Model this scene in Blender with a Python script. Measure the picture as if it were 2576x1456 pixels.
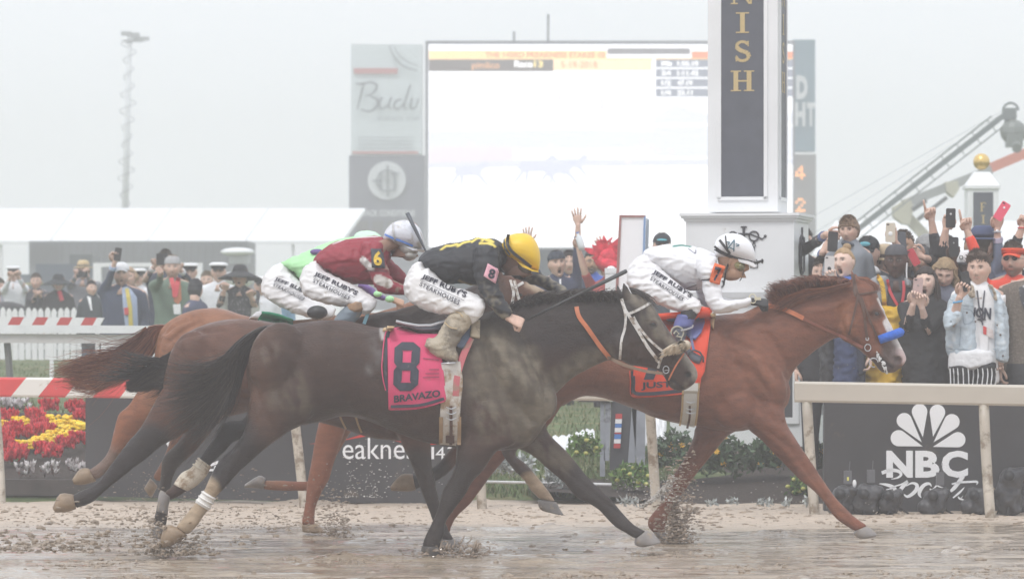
import bpy, bmesh, math, random
import numpy as np
from mathutils import Vector, Matrix
from mathutils.bvhtree import BVHTree
from mathutils import noise as mnoise

for _o in list(bpy.data.objects): bpy.data.objects.remove(_o)
random.seed(7); np.random.seed(7)
RNG = np.random.RandomState(11)
scene = bpy.context.scene
COL = scene.collection

# ------------------------------------------------------------------ camera
CAM_Y, CAM_H, FOC, HOR = -25.0, 1.326, 10750.0, 820.0
cam_data = bpy.data.cameras.new('camera')
cam = bpy.data.objects.new('camera', cam_data); COL.objects.link(cam)
cam.location = (0, CAM_Y, CAM_H); cam.rotation_euler = (math.radians(90), 0, 0)
cam_data.sensor_width = 36.0; cam_data.lens = 36.0*FOC/2576.0
cam_data.shift_y = (HOR-728.0)/2576.0
cam_data.clip_start = 0.5; cam_data.clip_end = 5000
cam_data.dof.use_dof = True; cam_data.dof.focus_distance = 25.8; cam_data.dof.aperture_fstop = 6.3
scene.camera = cam
# ------------------------------------------------------------------ sky and sun (overcast)
world = bpy.data.worlds.new('World'); scene.world = world; world.use_nodes = True
nt = world.node_tree; nt.nodes.clear()
wo = nt.nodes.new('ShaderNodeOutputWorld'); bg = nt.nodes.new('ShaderNodeBackground')
sky = nt.nodes.new('ShaderNodeTexSky'); sky.sky_type = 'NISHITA'; sky.sun_disc = False
SUN_EL, SUN_AZ = 58.0, 205.0
sky.sun_elevation = math.radians(SUN_EL); sky.sun_rotation = math.radians(SUN_AZ)
hs = nt.nodes.new('ShaderNodeHueSaturation'); hs.inputs['Saturation'].default_value = 0.25
mixw = nt.nodes.new('ShaderNodeMixRGB'); mixw.inputs[0].default_value = 0.88
mixw.inputs[2].default_value = (10.9, 11.35, 12.3, 1)
nt.links.new(sky.outputs[0], hs.inputs['Color']); nt.links.new(hs.outputs[0], mixw.inputs[1])
nt.links.new(mixw.outputs[0], bg.inputs[0]); bg.inputs[1].default_value = 0.1
nt.links.new(bg.outputs[0], wo.inputs[0])
sun_data = bpy.data.lights.new('sun', 'SUN'); sun = bpy.data.objects.new('sun', sun_data); COL.objects.link(sun)
sun_data.energy = 1.5; sun_data.angle = math.radians(14); sun_data.color = (1.0, 0.97, 0.93)
_el, _az = math.radians(SUN_EL), math.radians(SUN_AZ)
_dir = Vector((math.sin(_az)*math.cos(_el), math.cos(_az)*math.cos(_el), math.sin(_el)))
sun.rotation_euler = _dir.to_track_quat('Z', 'Y').to_euler(); sun.location = (0, -10, 30)
scene.view_settings.view_transform = 'Standard'; scene.view_settings.look = 'None'
scene.view_settings.exposure = 0.14; scene.view_settings.gamma = 1.0
scene.view_settings.use_curve_mapping = False
scene.render.engine = 'CYCLES'
cy = scene.cycles
cy.max_bounces = 10; cy.diffuse_bounces = 3; cy.glossy_bounces = 3; cy.transmission_bounces = 4
cy.volume_bounces = 4; cy.transparent_max_bounces = 8; cy.use_denoising = True
cy.caustics_reflective = False; cy.caustics_refractive = False

# ------------------------------------------------------------------ projection helpers (reference pixels, 2576 wide -> metres)
def P(x, y, Y=0.0):
    Z = Y-CAM_Y
    return Vector(((x-1288.0)*Z/FOC, Y, CAM_H-(y-HOR)*Z/FOC))
def S(Y=0.0): return FOC/(Y-CAM_Y)          # pixels per metre at depth Y
VIEWS = {'V1':(800,1050,3.22),'V2':(500,1400,2.6375),'V3':(1300,1400,2.6375),'V4':(1600,950,2.912),
 'V5':(2000,950,3.236),'V6':(2150,1350,2.638),'V7':(2550,900,2.911),'W1':(150,700,2.08),'W2':(1250,700,2.08),
 'W3':(1950,700,2.426),'W4':(2750,700,2.08),'B1':(0,1250,1.921),'B2':(1100,1250,1.921),'B3':(2250,1250,1.921),
 'S1':(1200,100,1.82),'S2':(0,850,2.648),'S3':(2350,0,1.618),'S4':(2800,300,2.08),'D':(0,0,0.72504),'N1':(3040,1560,3.64)}
def U(v, x, y):
    a, b, s = VIEWS[v]; return ((a+x/s)*0.72502, (b+y/s)*0.72502)
def UL(v, pts): return [U(v, *p) for p in pts]
def SEC(v, rows, yc=0.0):
    """rows: (ax,ay,bx,by,w[,yc]) in a view -> sections in reference pixels"""
    out = []
    for r in rows:
        a = U(v, r[0], r[1]); b = U(v, r[2], r[3])
        out.append((a[0], a[1], b[0], b[1], r[4], r[5] if len(r) > 5 else yc))
    return out

# ------------------------------------------------------------------ object helpers
def link(name, me, mat=None, parent=None, smooth=True):
    o = bpy.data.objects.new(name, me); COL.objects.link(o)
    if mat is not None and not me.materials: me.materials.append(mat)
    if smooth and len(me.polygons): me.polygons.foreach_set('use_smooth', [True]*len(me.polygons))
    if parent is not None:
        o.parent = parent; o.matrix_parent_inverse = Matrix.Translation(-parent.location)
    return o
def thing(name, label, cat, loc=(0,0,0), group=None):
    o = bpy.data.objects.new(name, None); COL.objects.link(o); o.location = loc
    o.empty_display_size = .1
    o['label'] = label; o['category'] = cat
    if group: o['group'] = group
    return o
def tag(o, label, cat, group=None):
    o['label'] = label; o['category'] = cat
    if group: o['group'] = group
    return o
def kind(o, k, label=None):
    o['kind'] = k
    if label: o['label'] = label
    return o
class MB:
    """mesh buffer"""
    def __init__(s): s.v = []; s.f = []; s.m = []; s.cur = 0
    def add(s, vs, fs):
        n = len(s.v); s.v.extend([tuple(p) for p in vs]); s.f.extend([tuple(i+n for i in f) for f in fs]); s.m.extend([s.cur]*len(fs)); return s
    def box(s, c, d, rz=0, M=None):
        hx, hy, hz = d[0]/2, d[1]/2, d[2]/2
        vs = [Vector((sx*hx, sy*hy, sz*hz)) for sx in (-1,1) for sy in (-1,1) for sz in (-1,1)]
        R = M if M is not None else Matrix.Rotation(rz, 3, 'Z')
        vs = [R @ p + Vector(c) for p in vs]
        return s.add(vs, [(0,1,3,2),(4,6,7,5),(0,4,5,1),(2,3,7,6),(0,2,6,4),(1,5,7,3)])
    def bar(s, a, b, w, h, up=(0,0,1)):
        a, b = Vector(a), Vector(b); d = (b-a); L = d.length; d.normalize(); u = Vector(up)
        x = d.cross(u)
        if x.length < 1e-4: x = d.cross(Vector((0,1,0)))
        x.normalize(); z = x.cross(d)
        vs = []
        for t in (a, b):
            for sx, sz in ((-1,-1),(1,-1),(1,1),(-1,1)): vs.append(t + x*sx*w/2 + z*sz*h/2)
        return s.add(vs, [(3,2,1,0),(4,5,6,7),(0,1,5,4),(1,2,6,5),(2,3,7,6),(3,0,4,7)])
    def tube(s, pts, r, n=8, cap=True):
        pts = [Vector(p) for p in pts]
        rs = r if hasattr(r, '__len__') else [r]*len(pts)
        vs = []; fs = []; prev = None
        for i, p in enumerate(pts):
            d = (pts[min(i+1, len(pts)-1)]-pts[max(i-1, 0)])
            if d.length < 1e-9: d = Vector((0,0,1))
            d.normalize()
            if prev is None:
                x = d.cross(Vector((0.13,1,.21)));
                if x.length < .05: x = d.cross(Vector((1,0,0)))
            else: x = prev - d*prev.dot(d)
            x.normalize(); prev = x; z = d.cross(x)
            for k in range(n):
                a = 2*math.pi*k/n; vs.append(p + (x*math.cos(a)+z*math.sin(a))*rs[i])
        for i in range(len(pts)-1):
            for k in range(n):
                fs.append((i*n+k, i*n+(k+1)%n, (i+1)*n+(k+1)%n, (i+1)*n+k))
        if cap:
            fs.append(tuple(range(n))[::-1]); fs.append(tuple((len(pts)-1)*n+k for k in range(n)))
        return s.add(vs, fs)
    def ell(s, c, r, n=12, m=8, R=None):
        vs = []; fs = []
        for j in range(m+1):
            ph = math.pi*j/m
            for k in range(n):
                a = 2*math.pi*k/n
                p = Vector((r[0]*math.sin(ph)*math.cos(a), r[1]*math.sin(ph)*math.sin(a), r[2]*math.cos(ph)))
                if R is not None: p = R @ p
                vs.append(p+Vector(c))
        for j in range(m):
            for k in range(n):
                fs.append((j*n+k, (j+1)*n+k, (j+1)*n+(k+1)%n, j*n+(k+1)%n))
        return s.add(vs, fs)
    def poly(s, pts, depth, n=None):
        """extruded polygon: pts 3D loop, depth vector"""
        d = Vector(depth); k = len(pts)
        vs = [Vector(p) for p in pts] + [Vector(p)+d for p in pts]
        fs = [tuple(range(k)), tuple(range(2*k-1, k-1, -1))] + [((i+1)%k, i, k+i, k+(i+1)%k) for i in range(k)]
        return s.add(vs, fs)
    def mesh(s, name):
        me = bpy.data.meshes.new(name); me.from_pydata(s.v, [], s.f); me.update()
        return me
    def build(s, name, mat, parent=None, smooth=False):
        me = s.mesh(name)
        if isinstance(mat, (list, tuple)):
            for m_ in mat: me.materials.append(m_)
            me.polygons.foreach_set('material_index', s.m)
        return link(name, me, None if isinstance(mat, (list, tuple)) else mat, parent, smooth)

def crom(rows, sub):
    """catmull-rom over numeric rows"""
    A = np.array(rows, float); n = len(A); out = []
    for i in range(n-1):
        p0 = A[max(i-1, 0)]; p1 = A[i]; p2 = A[i+1]; p3 = A[min(i+2, n-1)]
        for k in range(sub):
            t = k/sub
            out.append(0.5*((2*p1)+(-p0+p2)*t+(2*p0-5*p1+4*p2-p3)*t*t+(-p0+3*p1-3*p2+p3)*t**3))
    out.append(A[-1]); return np.array(out)

def loft(mb, secs, Y, sub=4, m=20, pw=1.0, dome=0.3):
    """secs (ax,ay,bx,by,halfwidth,ycentre) in pixels; closed lofted solid"""
    R = crom([tuple(s[:6]) for s in secs], sub)
    rings = []
    for r in R:
        yc = Y+r[5]; a = P(r[0], r[1], yc); b = P(r[2], r[3], yc)
        c = (a+b)/2; u = (a-b)/2; w = max(r[4], .002)
        ring = []
        for k in range(m):
            t = 2*math.pi*k/m; ct, st = math.cos(t), math.sin(t)
            if pw != 1.0:
                ct = math.copysign(abs(ct)**pw, ct); st = math.copysign(abs(st)**pw, st)
            ring.append(c+u*ct+Vector((0, 1, 0))*w*st)
        rings.append((c, ring, u.length))
    vs = []; fs = []
    for c, ring, _ in rings: vs.extend(ring)
    n = len(rings)
    for i in range(n-1):
        for k in range(m):
            fs.append((i*m+k, i*m+(k+1)%m, (i+1)*m+(k+1)%m, (i+1)*m+k))
    d0 = (rings[0][0]-rings[1][0]).normalized() if n > 1 else Vector((0,0,1))
    d1 = (rings[-1][0]-rings[-2][0]).normalized()
    vs.append(rings[0][0]+d0*rings[0][2]*dome); vs.append(rings[-1][0]+d1*rings[-1][2]*dome)
    for k in range(m):
        fs.append((n*m, (k+1)%m, k)); fs.append((n*m+1, (n-1)*m+k, (n-1)*m+(k+1)%m))
    mb.add(vs, fs); return mb

def remesh(mb, name, voxel=0.012, smooth=6, factor=0.5):
    me = mb.mesh(name+'_raw'); bm = bmesh.new(); bm.from_mesh(me)
    bmesh.ops.recalc_face_normals(bm, faces=bm.faces); bm.to_mesh(me); bm.free()
    o = bpy.data.objects.new('tmp', me); COL.objects.link(o)
    r = o.modifiers.new('r', 'REMESH'); r.mode = 'VOXEL'; r.voxel_size = voxel; r.adaptivity = 0
    if smooth:
        s_ = o.modifiers.new('s', 'SMOOTH'); s_.iterations = smooth; s_.factor = factor
    dg = bpy.context.evaluated_depsgraph_get(); dg.update()
    out = bpy.data.meshes.new_from_object(o.evaluated_get(dg)); out.name = name
    bpy.data.objects.remove(o); bpy.data.meshes.remove(me)
    return out

def vco(me):
    a = np.empty(len(me.vertices)*3, np.float32); me.vertices.foreach_get('co', a); return a.reshape(-1, 3)
def vno(me):
    a = np.empty(len(me.vertices)*3, np.float32); me.vertices.foreach_get('normal', a); return a.reshape(-1, 3)
def setco(me, c): me.vertices.foreach_set('co', c.astype(np.float32).ravel()); me.update()
def topx(c):
    Z = c[:, 1]-CAM_Y
    return 1288+c[:, 0]*FOC/Z, HOR-(c[:, 2]-CAM_H)*FOC/Z
def dist_poly(px, py, pts):
    d = np.full(px.shape, 1e9)
    if len(pts) == 1: return np.hypot(px-pts[0][0], py-pts[0][1])
    for (x0, y0), (x1, y1) in zip(pts[:-1], pts[1:]):
        dx, dy = x1-x0, y1-y0; L = dx*dx+dy*dy+1e-9
        t = np.clip(((px-x0)*dx+(py-y0)*dy)/L, 0, 1)
        d = np.minimum(d, np.hypot(px-(x0+t*dx), py-(y0+t*dy)))
    return d
def inside(px, py, poly):
    r = np.zeros(px.shape, bool); n = len(poly)
    for i in range(n):
        x0, y0 = poly[i]; x1, y1 = poly[(i+1) % n]
        if y0 == y1: continue
        c = ((y0 > py) != (y1 > py)) & (px < (x1-x0)*(py-y0)/(y1-y0)+x0); r ^= c
    return r
def vnoise(c, scale, seed=0.0, octs=2):
    """cheap smooth value noise, vectorised"""
    out = np.zeros(len(c)); amp = 1.0; tot = 0
    for o_ in range(octs):
        q = c*scale*(2**o_)+seed*13.7+o_*5.1; i = np.floor(q).astype(np.int64); f = q-i; f = f*f*(3-2*f)
        def h(ix, iy, iz):
            n = (ix*374761393+iy*668265263+iz*2147483647//7) & 0x7fffffff
            n = (n ^ (n >> 13))*1274126177 & 0x7fffffff
            return ((n ^ (n >> 16)) & 0xffff)/65535.0
        r = 0
        for a in (0, 1):
            for b in (0, 1):
                for d in (0, 1):
                    w = (f[:, 0] if a else 1-f[:, 0])*(f[:, 1] if b else 1-f[:, 1])*(f[:, 2] if d else 1-f[:, 2])
                    r = r+w*h(i[:, 0]+a, i[:, 1]+b, i[:, 2]+d)
        out += amp*(r*2-1); tot += amp; amp *= .5
    return out/tot
def sculpt(me, strokes, Y, side=-1):
    """strokes: (pts px, radius px, depth m): relief along the normal on the near side"""
    c = vco(me).astype(float); n = vno(me); px, py = topx(c)
    amp = np.zeros(len(c))
    for pts, r, d in strokes: amp += d*np.exp(-(dist_poly(px, py, pts)/r)**2)
    m = np.clip(-n[:, 1]*2.2, 0, 1) if side < 0 else 1
    c += n*(amp*m)[:, None]; setco(me, c)
def setcol(me, rgb, name='col'):
    a = me.color_attributes.new(name, 'FLOAT_COLOR', 'POINT')
    arr = np.ones((len(me.vertices), 4), np.float32); arr[:, :3] = rgb; a.data.foreach_set('color', arr.ravel())
def blend(rgb, m, col):
    m = np.clip(m, 0, 1)[:, None]; rgb[:] = rgb*(1-m)+np.array(col)*m
def bvh_of(objs):
    vs = []; fs = []
    for o in objs:
        me = o.data if hasattr(o, 'data') else o
        n = len(vs); vs.extend([v.co.copy() for v in me.vertices]); fs.extend([tuple(i+n for i in p.vertices) for p in me.polygons])
    return BVHTree.FromPolygons(vs, fs)
def hit(bvh, x, y, Y, off=0.006, near=1.0):
    yy = Y-.2
    for _ in range(3):
        p = P(x, y, yy); r = bvh.ray_cast(Vector((p.x, Y-near, p.z)), Vector((0, 1, 0)), near+.6)
        if r[0] is None: return P(x, y, yy), False
        yy = r[0].y
    p = P(x, y, yy); p.y -= off
    return p, True
def strap(mb, bvh, pts, Y, w=0.02, off=0.006, th=0.004, sub=6, miss=None):
    """a flat strap laid on a surface along a pixel polyline"""
    pts2 = crom(pts, sub); ps = []
    for x, y in pts2:
        p, ok = hit(bvh, x, y, Y, off) if bvh else (P(x, y, Y), True)
        if not ok and miss is not None: p = P(x, y, miss)
        elif not ok and ps: p = P(x, y, ps[-1].y)
        ps.append(p)
    vs = []; fs = []
    for i, p in enumerate(ps):
        d = (ps[min(i+1, len(ps)-1)]-ps[max(i-1, 0)]); d.y = 0
        if d.length < 1e-6: d = Vector((1, 0, 0))
        d.normalize(); n = Vector((-d.z, 0, d.x))*w/2
        t = Vector((0, th, 0))
        vs += [p+n, p-n, p-n*.9-t, p+n*.9-t]
    for i in range(len(ps)-1):
        a = i*4; b = a+4
        for k in range(4): fs.append((a+k, a+(k+1)%4, b+(k+1)%4, b+k))
    k = (len(ps)-1)*4
    fs += [(3,2,1,0), (k,k+1,k+2,k+3)]
    mb.add(vs, fs); return ps
def patch(bvh, quad, Y, nx=16, ny=16, off=.008, wob=.0, inset=None):
    """cloth patch: quad = (top pts, bottom pts) polylines in px, laid over bvh"""
    def at(pl, t):
        k = t*(len(pl)-1); i = min(int(k), len(pl)-2); f = k-i
        return (pl[i][0]*(1-f)+pl[i+1][0]*f, pl[i][1]*(1-f)+pl[i+1][1]*f)
    top, bot = quad; vs = []; last = Y-.25
    for j in range(ny+1):
        for i in range(nx+1):
            a = at(top, i/nx); b = at(bot, i/nx); v = j/ny
            x = a[0]*(1-v)+b[0]*v; y = a[1]*(1-v)+b[1]*v
            p, ok = hit(bvh, x, y, Y, off)
            if not ok: p = P(x, y, last)
            else: last = p.y
            p.y -= wob*(math.sin(i*1.3+j*.5)+math.sin(i*.6-j*.9+1))*.5*(j/ny)
            vs.append(p)
    fs = [(j*(nx+1)+i, (j+1)*(nx+1)+i, (j+1)*(nx+1)+i+1, j*(nx+1)+i+1) for j in range(ny) for i in range(nx)]
    return vs, fs
def solid(me, t, off=0):
    o = bpy.data.objects.new('tmp', me); COL.objects.link(o)
    s_ = o.modifiers.new('s', 'SOLIDIFY'); s_.thickness = t; s_.offset = off
    dg = bpy.context.evaluated_depsgraph_get(); dg.update()
    out = bpy.data.meshes.new_from_object(o.evaluated_get(dg)); bpy.data.objects.remove(o); return out

# ------------------------------------------------------------------ text
def text_mesh(s, size=1.0, bold=0.0, ext=0.0, align='CENTER', shear=0.0, spacing=1.0):
    cu = bpy.data.curves.new('t', 'FONT'); cu.body = s; cu.size = size; cu.align_x = align; cu.offset = bold
    cu.extrude = ext; cu.resolution_u = 3; cu.shear = shear; cu.space_character = spacing
    o = bpy.data.objects.new('t', cu); COL.objects.link(o)
    dg = bpy.context.evaluated_depsgraph_get(); dg.update()
    me = bpy.data.meshes.new_from_object(o.evaluated_get(dg))
    vs = [v.co.copy() for v in me.vertices]; fs = [tuple(p.vertices) for p in me.polygons]
    bpy.data.objects.remove(o); bpy.data.curves.remove(cu); bpy.data.meshes.remove(me)
    return vs, fs
def fit_text(s, bold=0.02, **k):
    """text normalised to the box 0..1 x 0..1 (x right, y up)"""
    vs, fs = text_mesh(s, 1.0, bold, **k)
    xs = [v.x for v in vs]; ys = [v.y for v in vs]
    x0, x1, y0, y1 = min(xs), max(xs), min(ys), max(ys)
    return [((v.x-x0)/(x1-x0), (v.y-y0)/(y1-y0)) for v in vs], fs
def serif(ch):
    """slab-serif capitals as polygons in 0..1 x 0..1"""
    q = []
    def r(x0, y0, x1, y1): q.append([(x0,y0),(x1,y0),(x1,y1),(x0,y1)])
    sw, sh = .2, .06
    if ch == 'I':
        r(.4,0.0,.6,1); r(.22,0,.4,sh); r(.6,0,.78,sh); r(.22,1-sh,.4,1); r(.6,1-sh,.78,1)
    elif ch == 'H':
        for x in (.12, .68):
            r(x,0,x+sw,1); r(x-.12,0,x,sh); r(x+sw,0,x+sw+.12,sh); r(x-.12,1-sh,x,1); r(x+sw,1-sh,x+sw+.12,1)
        r(.32,.46,.68,.54)
    elif ch == 'N':
        r(.1,0,.19,1-sh); r(0,0,.1,sh); r(.19,0,.3,sh); r(0,1-sh,.22,1); r(.82,0.0,.9,1-sh); r(.7,1-sh,1,1)
        q.append([(.19,1-sh),(.36,1-sh),(.82,.1),(.82,0),(.76,0)])
    elif ch == 'F':
        r(.18,0,.38,1); r(.05,0,.18,sh); r(.38,0,.52,sh); r(.05,1-sh,.18,1); r(.38,1-sh*1.2,.86,1); r(.8,.78,.86,1-sh*1.2)
        r(.38,.48,.62,.55); r(.58,.4,.63,.48); r(.58,.55,.63,.63)
    elif ch == 'S':
        cen = []
        for i in range(13):
            a = math.radians(20+i*(250-20)/12); cen.append((.5+.27*math.cos(a), .745+.2*math.sin(a), 1.0 if 3 < i < 12 else .8))
        for i in range(13):
            a = math.radians(110-i*(280)/12+0); cen.append((.5+.3*math.cos(a), .27+.22*math.sin(a), 1.0))
        pts = [(x, y) for x, y, _ in cen[:12]]+[(x, y) for x, y, _ in cen[14:]]
        for i in range(len(pts)-1):
            (x0,y0),(x1,y1) = pts[i], pts[i+1]; dx, dy = x1-x0, y1-y0; L = math.hypot(dx, dy)+1e-9
            w = .05+.07*abs(dy*0+dx)/L*0.2+.06*(1 if 8 < i < 16 else .4); nx, ny = -dy/L*w, dx/L*w*.75
            q.append([(x0+nx,y0+ny),(x1+nx,y1+ny),(x1-nx,y1-ny),(x0-nx,y0-ny)])
        r(.74,.72,.8,.98); r(.18,.02,.24,.3)
    vs = []; fs = []
    for p in q:
        n = len(vs); vs += p; fs.append(tuple(range(n, n+len(p))))
    return vs, fs
def put_flat(mb, vf, O, X, Z, push=None):
    """place a 0..1 glyph on the parallelogram O + x X + y Z"""
    vs, fs = vf; O = Vector(O); X = Vector(X); Z = Vector(Z)
    mb.add([O+X*a+Z*b for a, b in vs], fs)
def put_px(mb, bvh, vf, quad, Y, off=.01, cuts=2):
    """lay a 0..1 glyph onto a surface through a px quad (bl, br, tr, tl)"""
    vs, fs = vf
    bm = bmesh.new(); bv = [bm.verts.new((a, b, 0)) for a, b in vs]
    for f in fs:
        try: bm.faces.new([bv[i] for i in f])
        except ValueError: pass
    bmesh.ops.triangulate(bm, faces=bm.faces)
    if cuts:
        L = [e for e in bm.edges if e.calc_length() > .12]
        bmesh.ops.subdivide_edges(bm, edges=L, cuts=cuts, use_grid_fill=True)
        bmesh.ops.triangulate(bm, faces=bm.faces)
    bl, br, tr, tl = quad; out = []; last = None
    bm.verts.index_update()
    for v in bm.verts:
        a, b = v.co.x, v.co.y
        x = (bl[0]*(1-a)+br[0]*a)*(1-b)+(tl[0]*(1-a)+tr[0]*a)*b
        y = (bl[1]*(1-a)+br[1]*a)*(1-b)+(tl[1]*(1-a)+tr[1]*a)*b
        p, ok = hit(bvh, x, y, Y, off)
        if not ok and last is not None: p = P(x, y, last)
        elif ok: last = p.y
        out.append(p)
    mb.add(out, [tuple(v.index for v in f.verts) for f in bm.faces]); bm.free()

# ------------------------------------------------------------------ materials
MATS = {}
def mat(name, col=(.5,.5,.5), rough=.6, spec=.5, metal=0.0, noise=0.0, nscale=8.0, bump=0.0, bscale=60.0, attr=False,
        emit=None, estr=1.0, coat=0.0, sheen=0.0, alpha=None, trans=0.0, dirt=None, dscale=3.0, dthr=.55, stretch=None, dgrow=.1, rvar=0):
    if name in MATS: return MATS[name]
    m = bpy.data.materials.new(name); m.use_nodes = True; nt = m.node_tree; N = nt.nodes; L = nt.links
    b = N['Principled BSDF']; b.inputs['Roughness'].default_value = rough
    b.inputs['Specular IOR Level'].default_value = spec; b.inputs['Metallic'].default_value = metal
    b.inputs['Coat Weight'].default_value = coat; b.inputs['Coat Roughness'].default_value = .25
    b.inputs['Sheen Weight'].default_value = sheen; b.inputs['Transmission Weight'].default_value = trans
    c = (*col, 1)
    tc = N.new('ShaderNodeTexCoord'); src = tc.outputs['Object']
    if stretch:
        mp = N.new('ShaderNodeMapping'); mp.inputs['Scale'].default_value = stretch; L.new(src, mp.inputs[0]); src = mp.outputs[0]
    if attr:
        a = N.new('ShaderNodeAttribute'); a.attribute_name = 'col'; out = a.outputs['Color']
    else:
        r = N.new('ShaderNodeRGB'); r.outputs[0].default_value = c; out = r.outputs[0]
    if noise:
        n = N.new('ShaderNodeTexNoise'); n.inputs['Scale'].default_value = nscale; n.inputs['Detail'].default_value = 6
        L.new(src, n.inputs['Vector'])
        mr = N.new('ShaderNodeMapRange'); mr.inputs[1].default_value = .3; mr.inputs[2].default_value = .7
        mr.inputs[3].default_value = 1-noise; mr.inputs[4].default_value = 1+noise; L.new(n.outputs[0], mr.inputs[0])
        mu = N.new('ShaderNodeVectorMath'); mu.operation = 'SCALE'; L.new(out, mu.inputs[0]); L.new(mr.outputs[0], mu.inputs['Scale']); out = mu.outputs[0]
    if dirt:
        n = N.new('ShaderNodeTexNoise'); n.inputs['Scale'].default_value = dscale; n.inputs['Detail'].default_value = 9; n.inputs['Roughness'].default_value = .65
        L.new(src, n.inputs['Vector'])
        mr = N.new('ShaderNodeMapRange'); mr.inputs[1].default_value = dthr; mr.inputs[2].default_value = dthr+dgrow; L.new(n.outputs[0], mr.inputs[0])
        mx = N.new('ShaderNodeMixRGB'); mx.inputs[2].default_value = (*dirt, 1); L.new(mr.outputs[0], mx.inputs[0]); L.new(out, mx.inputs[1]); out = mx.outputs[0]
    L.new(out, b.inputs['Base Color'])
    if rvar:
        n = N.new('ShaderNodeTexNoise'); n.inputs['Scale'].default_value = 5; n.inputs['Detail'].default_value = 5; L.new(src, n.inputs['Vector'])
        mr = N.new('ShaderNodeMapRange'); mr.inputs[1].default_value = .35; mr.inputs[2].default_value = .65; mr.inputs[3].default_value = rough-rvar; mr.inputs[4].default_value = rough+rvar
        L.new(n.outputs[0], mr.inputs[0]); L.new(mr.outputs[0], b.inputs['Roughness'])
    if bump:
        n = N.new('ShaderNodeTexNoise'); n.inputs['Scale'].default_value = bscale; n.inputs['Detail'].default_value = 5
        L.new(src, n.inputs['Vector'])
        bp = N.new('ShaderNodeBump'); bp.inputs['Strength'].default_value = bump; bp.inputs['Distance'].default_value = .01
        L.new(n.outputs[0], bp.inputs['Height']); L.new(bp.outputs[0], b.inputs['Normal'])
    if emit is not None:
        b.inputs['Emission Color'].default_value = (*emit, 1); b.inputs['Emission Strength'].default_value = estr
    if alpha is not None: b.inputs['Alpha'].default_value = alpha
    MATS[name] = m; return m
# ================================================================== SETTING
M_paint = mat('white_paint', (.80,.81,.82), .45, noise=.04, nscale=3, dirt=(.5,.47,.42), dscale=6, dthr=.66)
M_panel = mat('navy_panel', (.085,.092,.115), .45, noise=.1)
M_gold = mat('gold_letter', (.55,.42,.2), .45)
M_goldball = mat('gold_ball', (.75,.52,.18), .3, metal=.7)
M_black = mat('black_plastic', (.02,.02,.022), .45)
M_dark = mat('dark_grey', (.06,.062,.07), .6)
M_steel = mat('steel', (.55,.56,.58), .3, metal=.8)
M_white = mat('plain_white', (.82,.82,.83), .5)
M_print = mat('white_print', (.85,.86,.88), .5, dirt=(.45,.36,.27), dscale=9, dthr=.68)

haze = MB().box((0, 200, 12), (900, 600, 27)).build('haze', None)
hm = bpy.data.materials.new('haze_air'); hm.use_nodes = True
for n_ in list(hm.node_tree.nodes):
    if n_.type == 'BSDF_PRINCIPLED': hm.node_tree.nodes.remove(n_)
pv = hm.node_tree.nodes.new('ShaderNodeVolumePrincipled')
pv.inputs['Color'].default_value = (.992,.994,1.0,1); pv.inputs['Density'].default_value = .0040
pv.inputs['Anisotropy'].default_value = 0.0
hm.node_tree.links.new(pv.outputs[0], [n for n in hm.node_tree.nodes if n.type == 'OUTPUT_MATERIAL'][0].inputs['Volume'])
haze.data.materials.append(hm); kind(haze, 'stuff', 'pale fog hanging over the whole race track')

# --- terrain behind the rail
def gz(x, y):
    pts = [(-60,-.02),(7.0,-.02),(7.4,.06),(8.0,.19),(11,.5),(18,.62),(35,.85),(60,.95),(900,1.0)]
    for (a, b), (c, d) in zip(pts[:-1], pts[1:]):
        if y <= c: return b+(d-b)*(y-a)/(c-a)
    return 1.0
def sheet(name, xs, ys, zf, m, k='structure'):
    vs = [(x, y, zf(x, y)) for y in ys for x in xs]; nx = len(xs)
    fs = [(j*nx+i, j*nx+i+1, (j+1)*nx+i+1, (j+1)*nx+i) for j in range(len(ys)-1) for i in range(nx-1)]
    me = bpy.data.meshes.new(name); me.from_pydata(vs, [], fs); o = link(name, me, m); kind(o, k); return o
M_turf = mat('turf', (.085,.12,.04), .9, noise=.35, nscale=9, dirt=(.17,.16,.07), dscale=2.2, dthr=.5, bump=.6, bscale=40)
xs = [-300,-120,-50,-25,-15,-10,-7,-5,-4,-3,-2,-1,0,1,2,3,4,5,7,10,15,25,50,120,300]
ys = [7.0,7.2,7.4,7.7,8,9,10,11,14,18,25,35,45,60,90,130,180,234,350,490]
ground = sheet('ground', [-440]+xs+[440], ys, lambda x, y: gz(x, y), M_turf)
# --- wet dirt track with ruts
def rut(x, y):
    h = 0.006*mnoise.noise(Vector((x*.9, y*2.5, 0)))+0.003*mnoise.noise(Vector((x*3, y*11, 3)))
    h += 0.003*abs(mnoise.noise(Vector((x*8, y*24, 7))))
    if y < 3.3: h += .012*mnoise.noise(Vector((x*.8, y*6.5, 21)))+.004*mnoise.noise(Vector((x*2.6, y*10, 25)))
    c = mnoise.noise(Vector((x*2.1, y*2.6, 11)))
    if c > .34: h += (c-.34)*.11*(0.4+abs(mnoise.noise(Vector((x*14, y*14, 2)))))
    if y > 3.0:
        t = min(1, (y-3.0)/1.0); h = h*(1-.2*t)+t*(.012+.012*mnoise.noise(Vector((x*3, y*3, 5))))
    return h
fx = list(np.arange(-4.6, 4.61, .035)); fx = [-440,-300,-60,-20,-9,-6]+fx+[6,9,20,60,300,440]
fy = [-95,-60,-24,-12,-7,-5,-4.2]+list(np.arange(-3.9, 7.4, .045))
mt = bpy.data.materials.new('wet_dirt'); mt.use_nodes = True; N = mt.node_tree.nodes; L = mt.node_tree.links; b = N['Principled BSDF']
tc = N.new('ShaderNodeTexCoord'); sep = N.new('ShaderNodeSeparateXYZ'); L.new(tc.outputs['Object'], sep.inputs[0])
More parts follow.
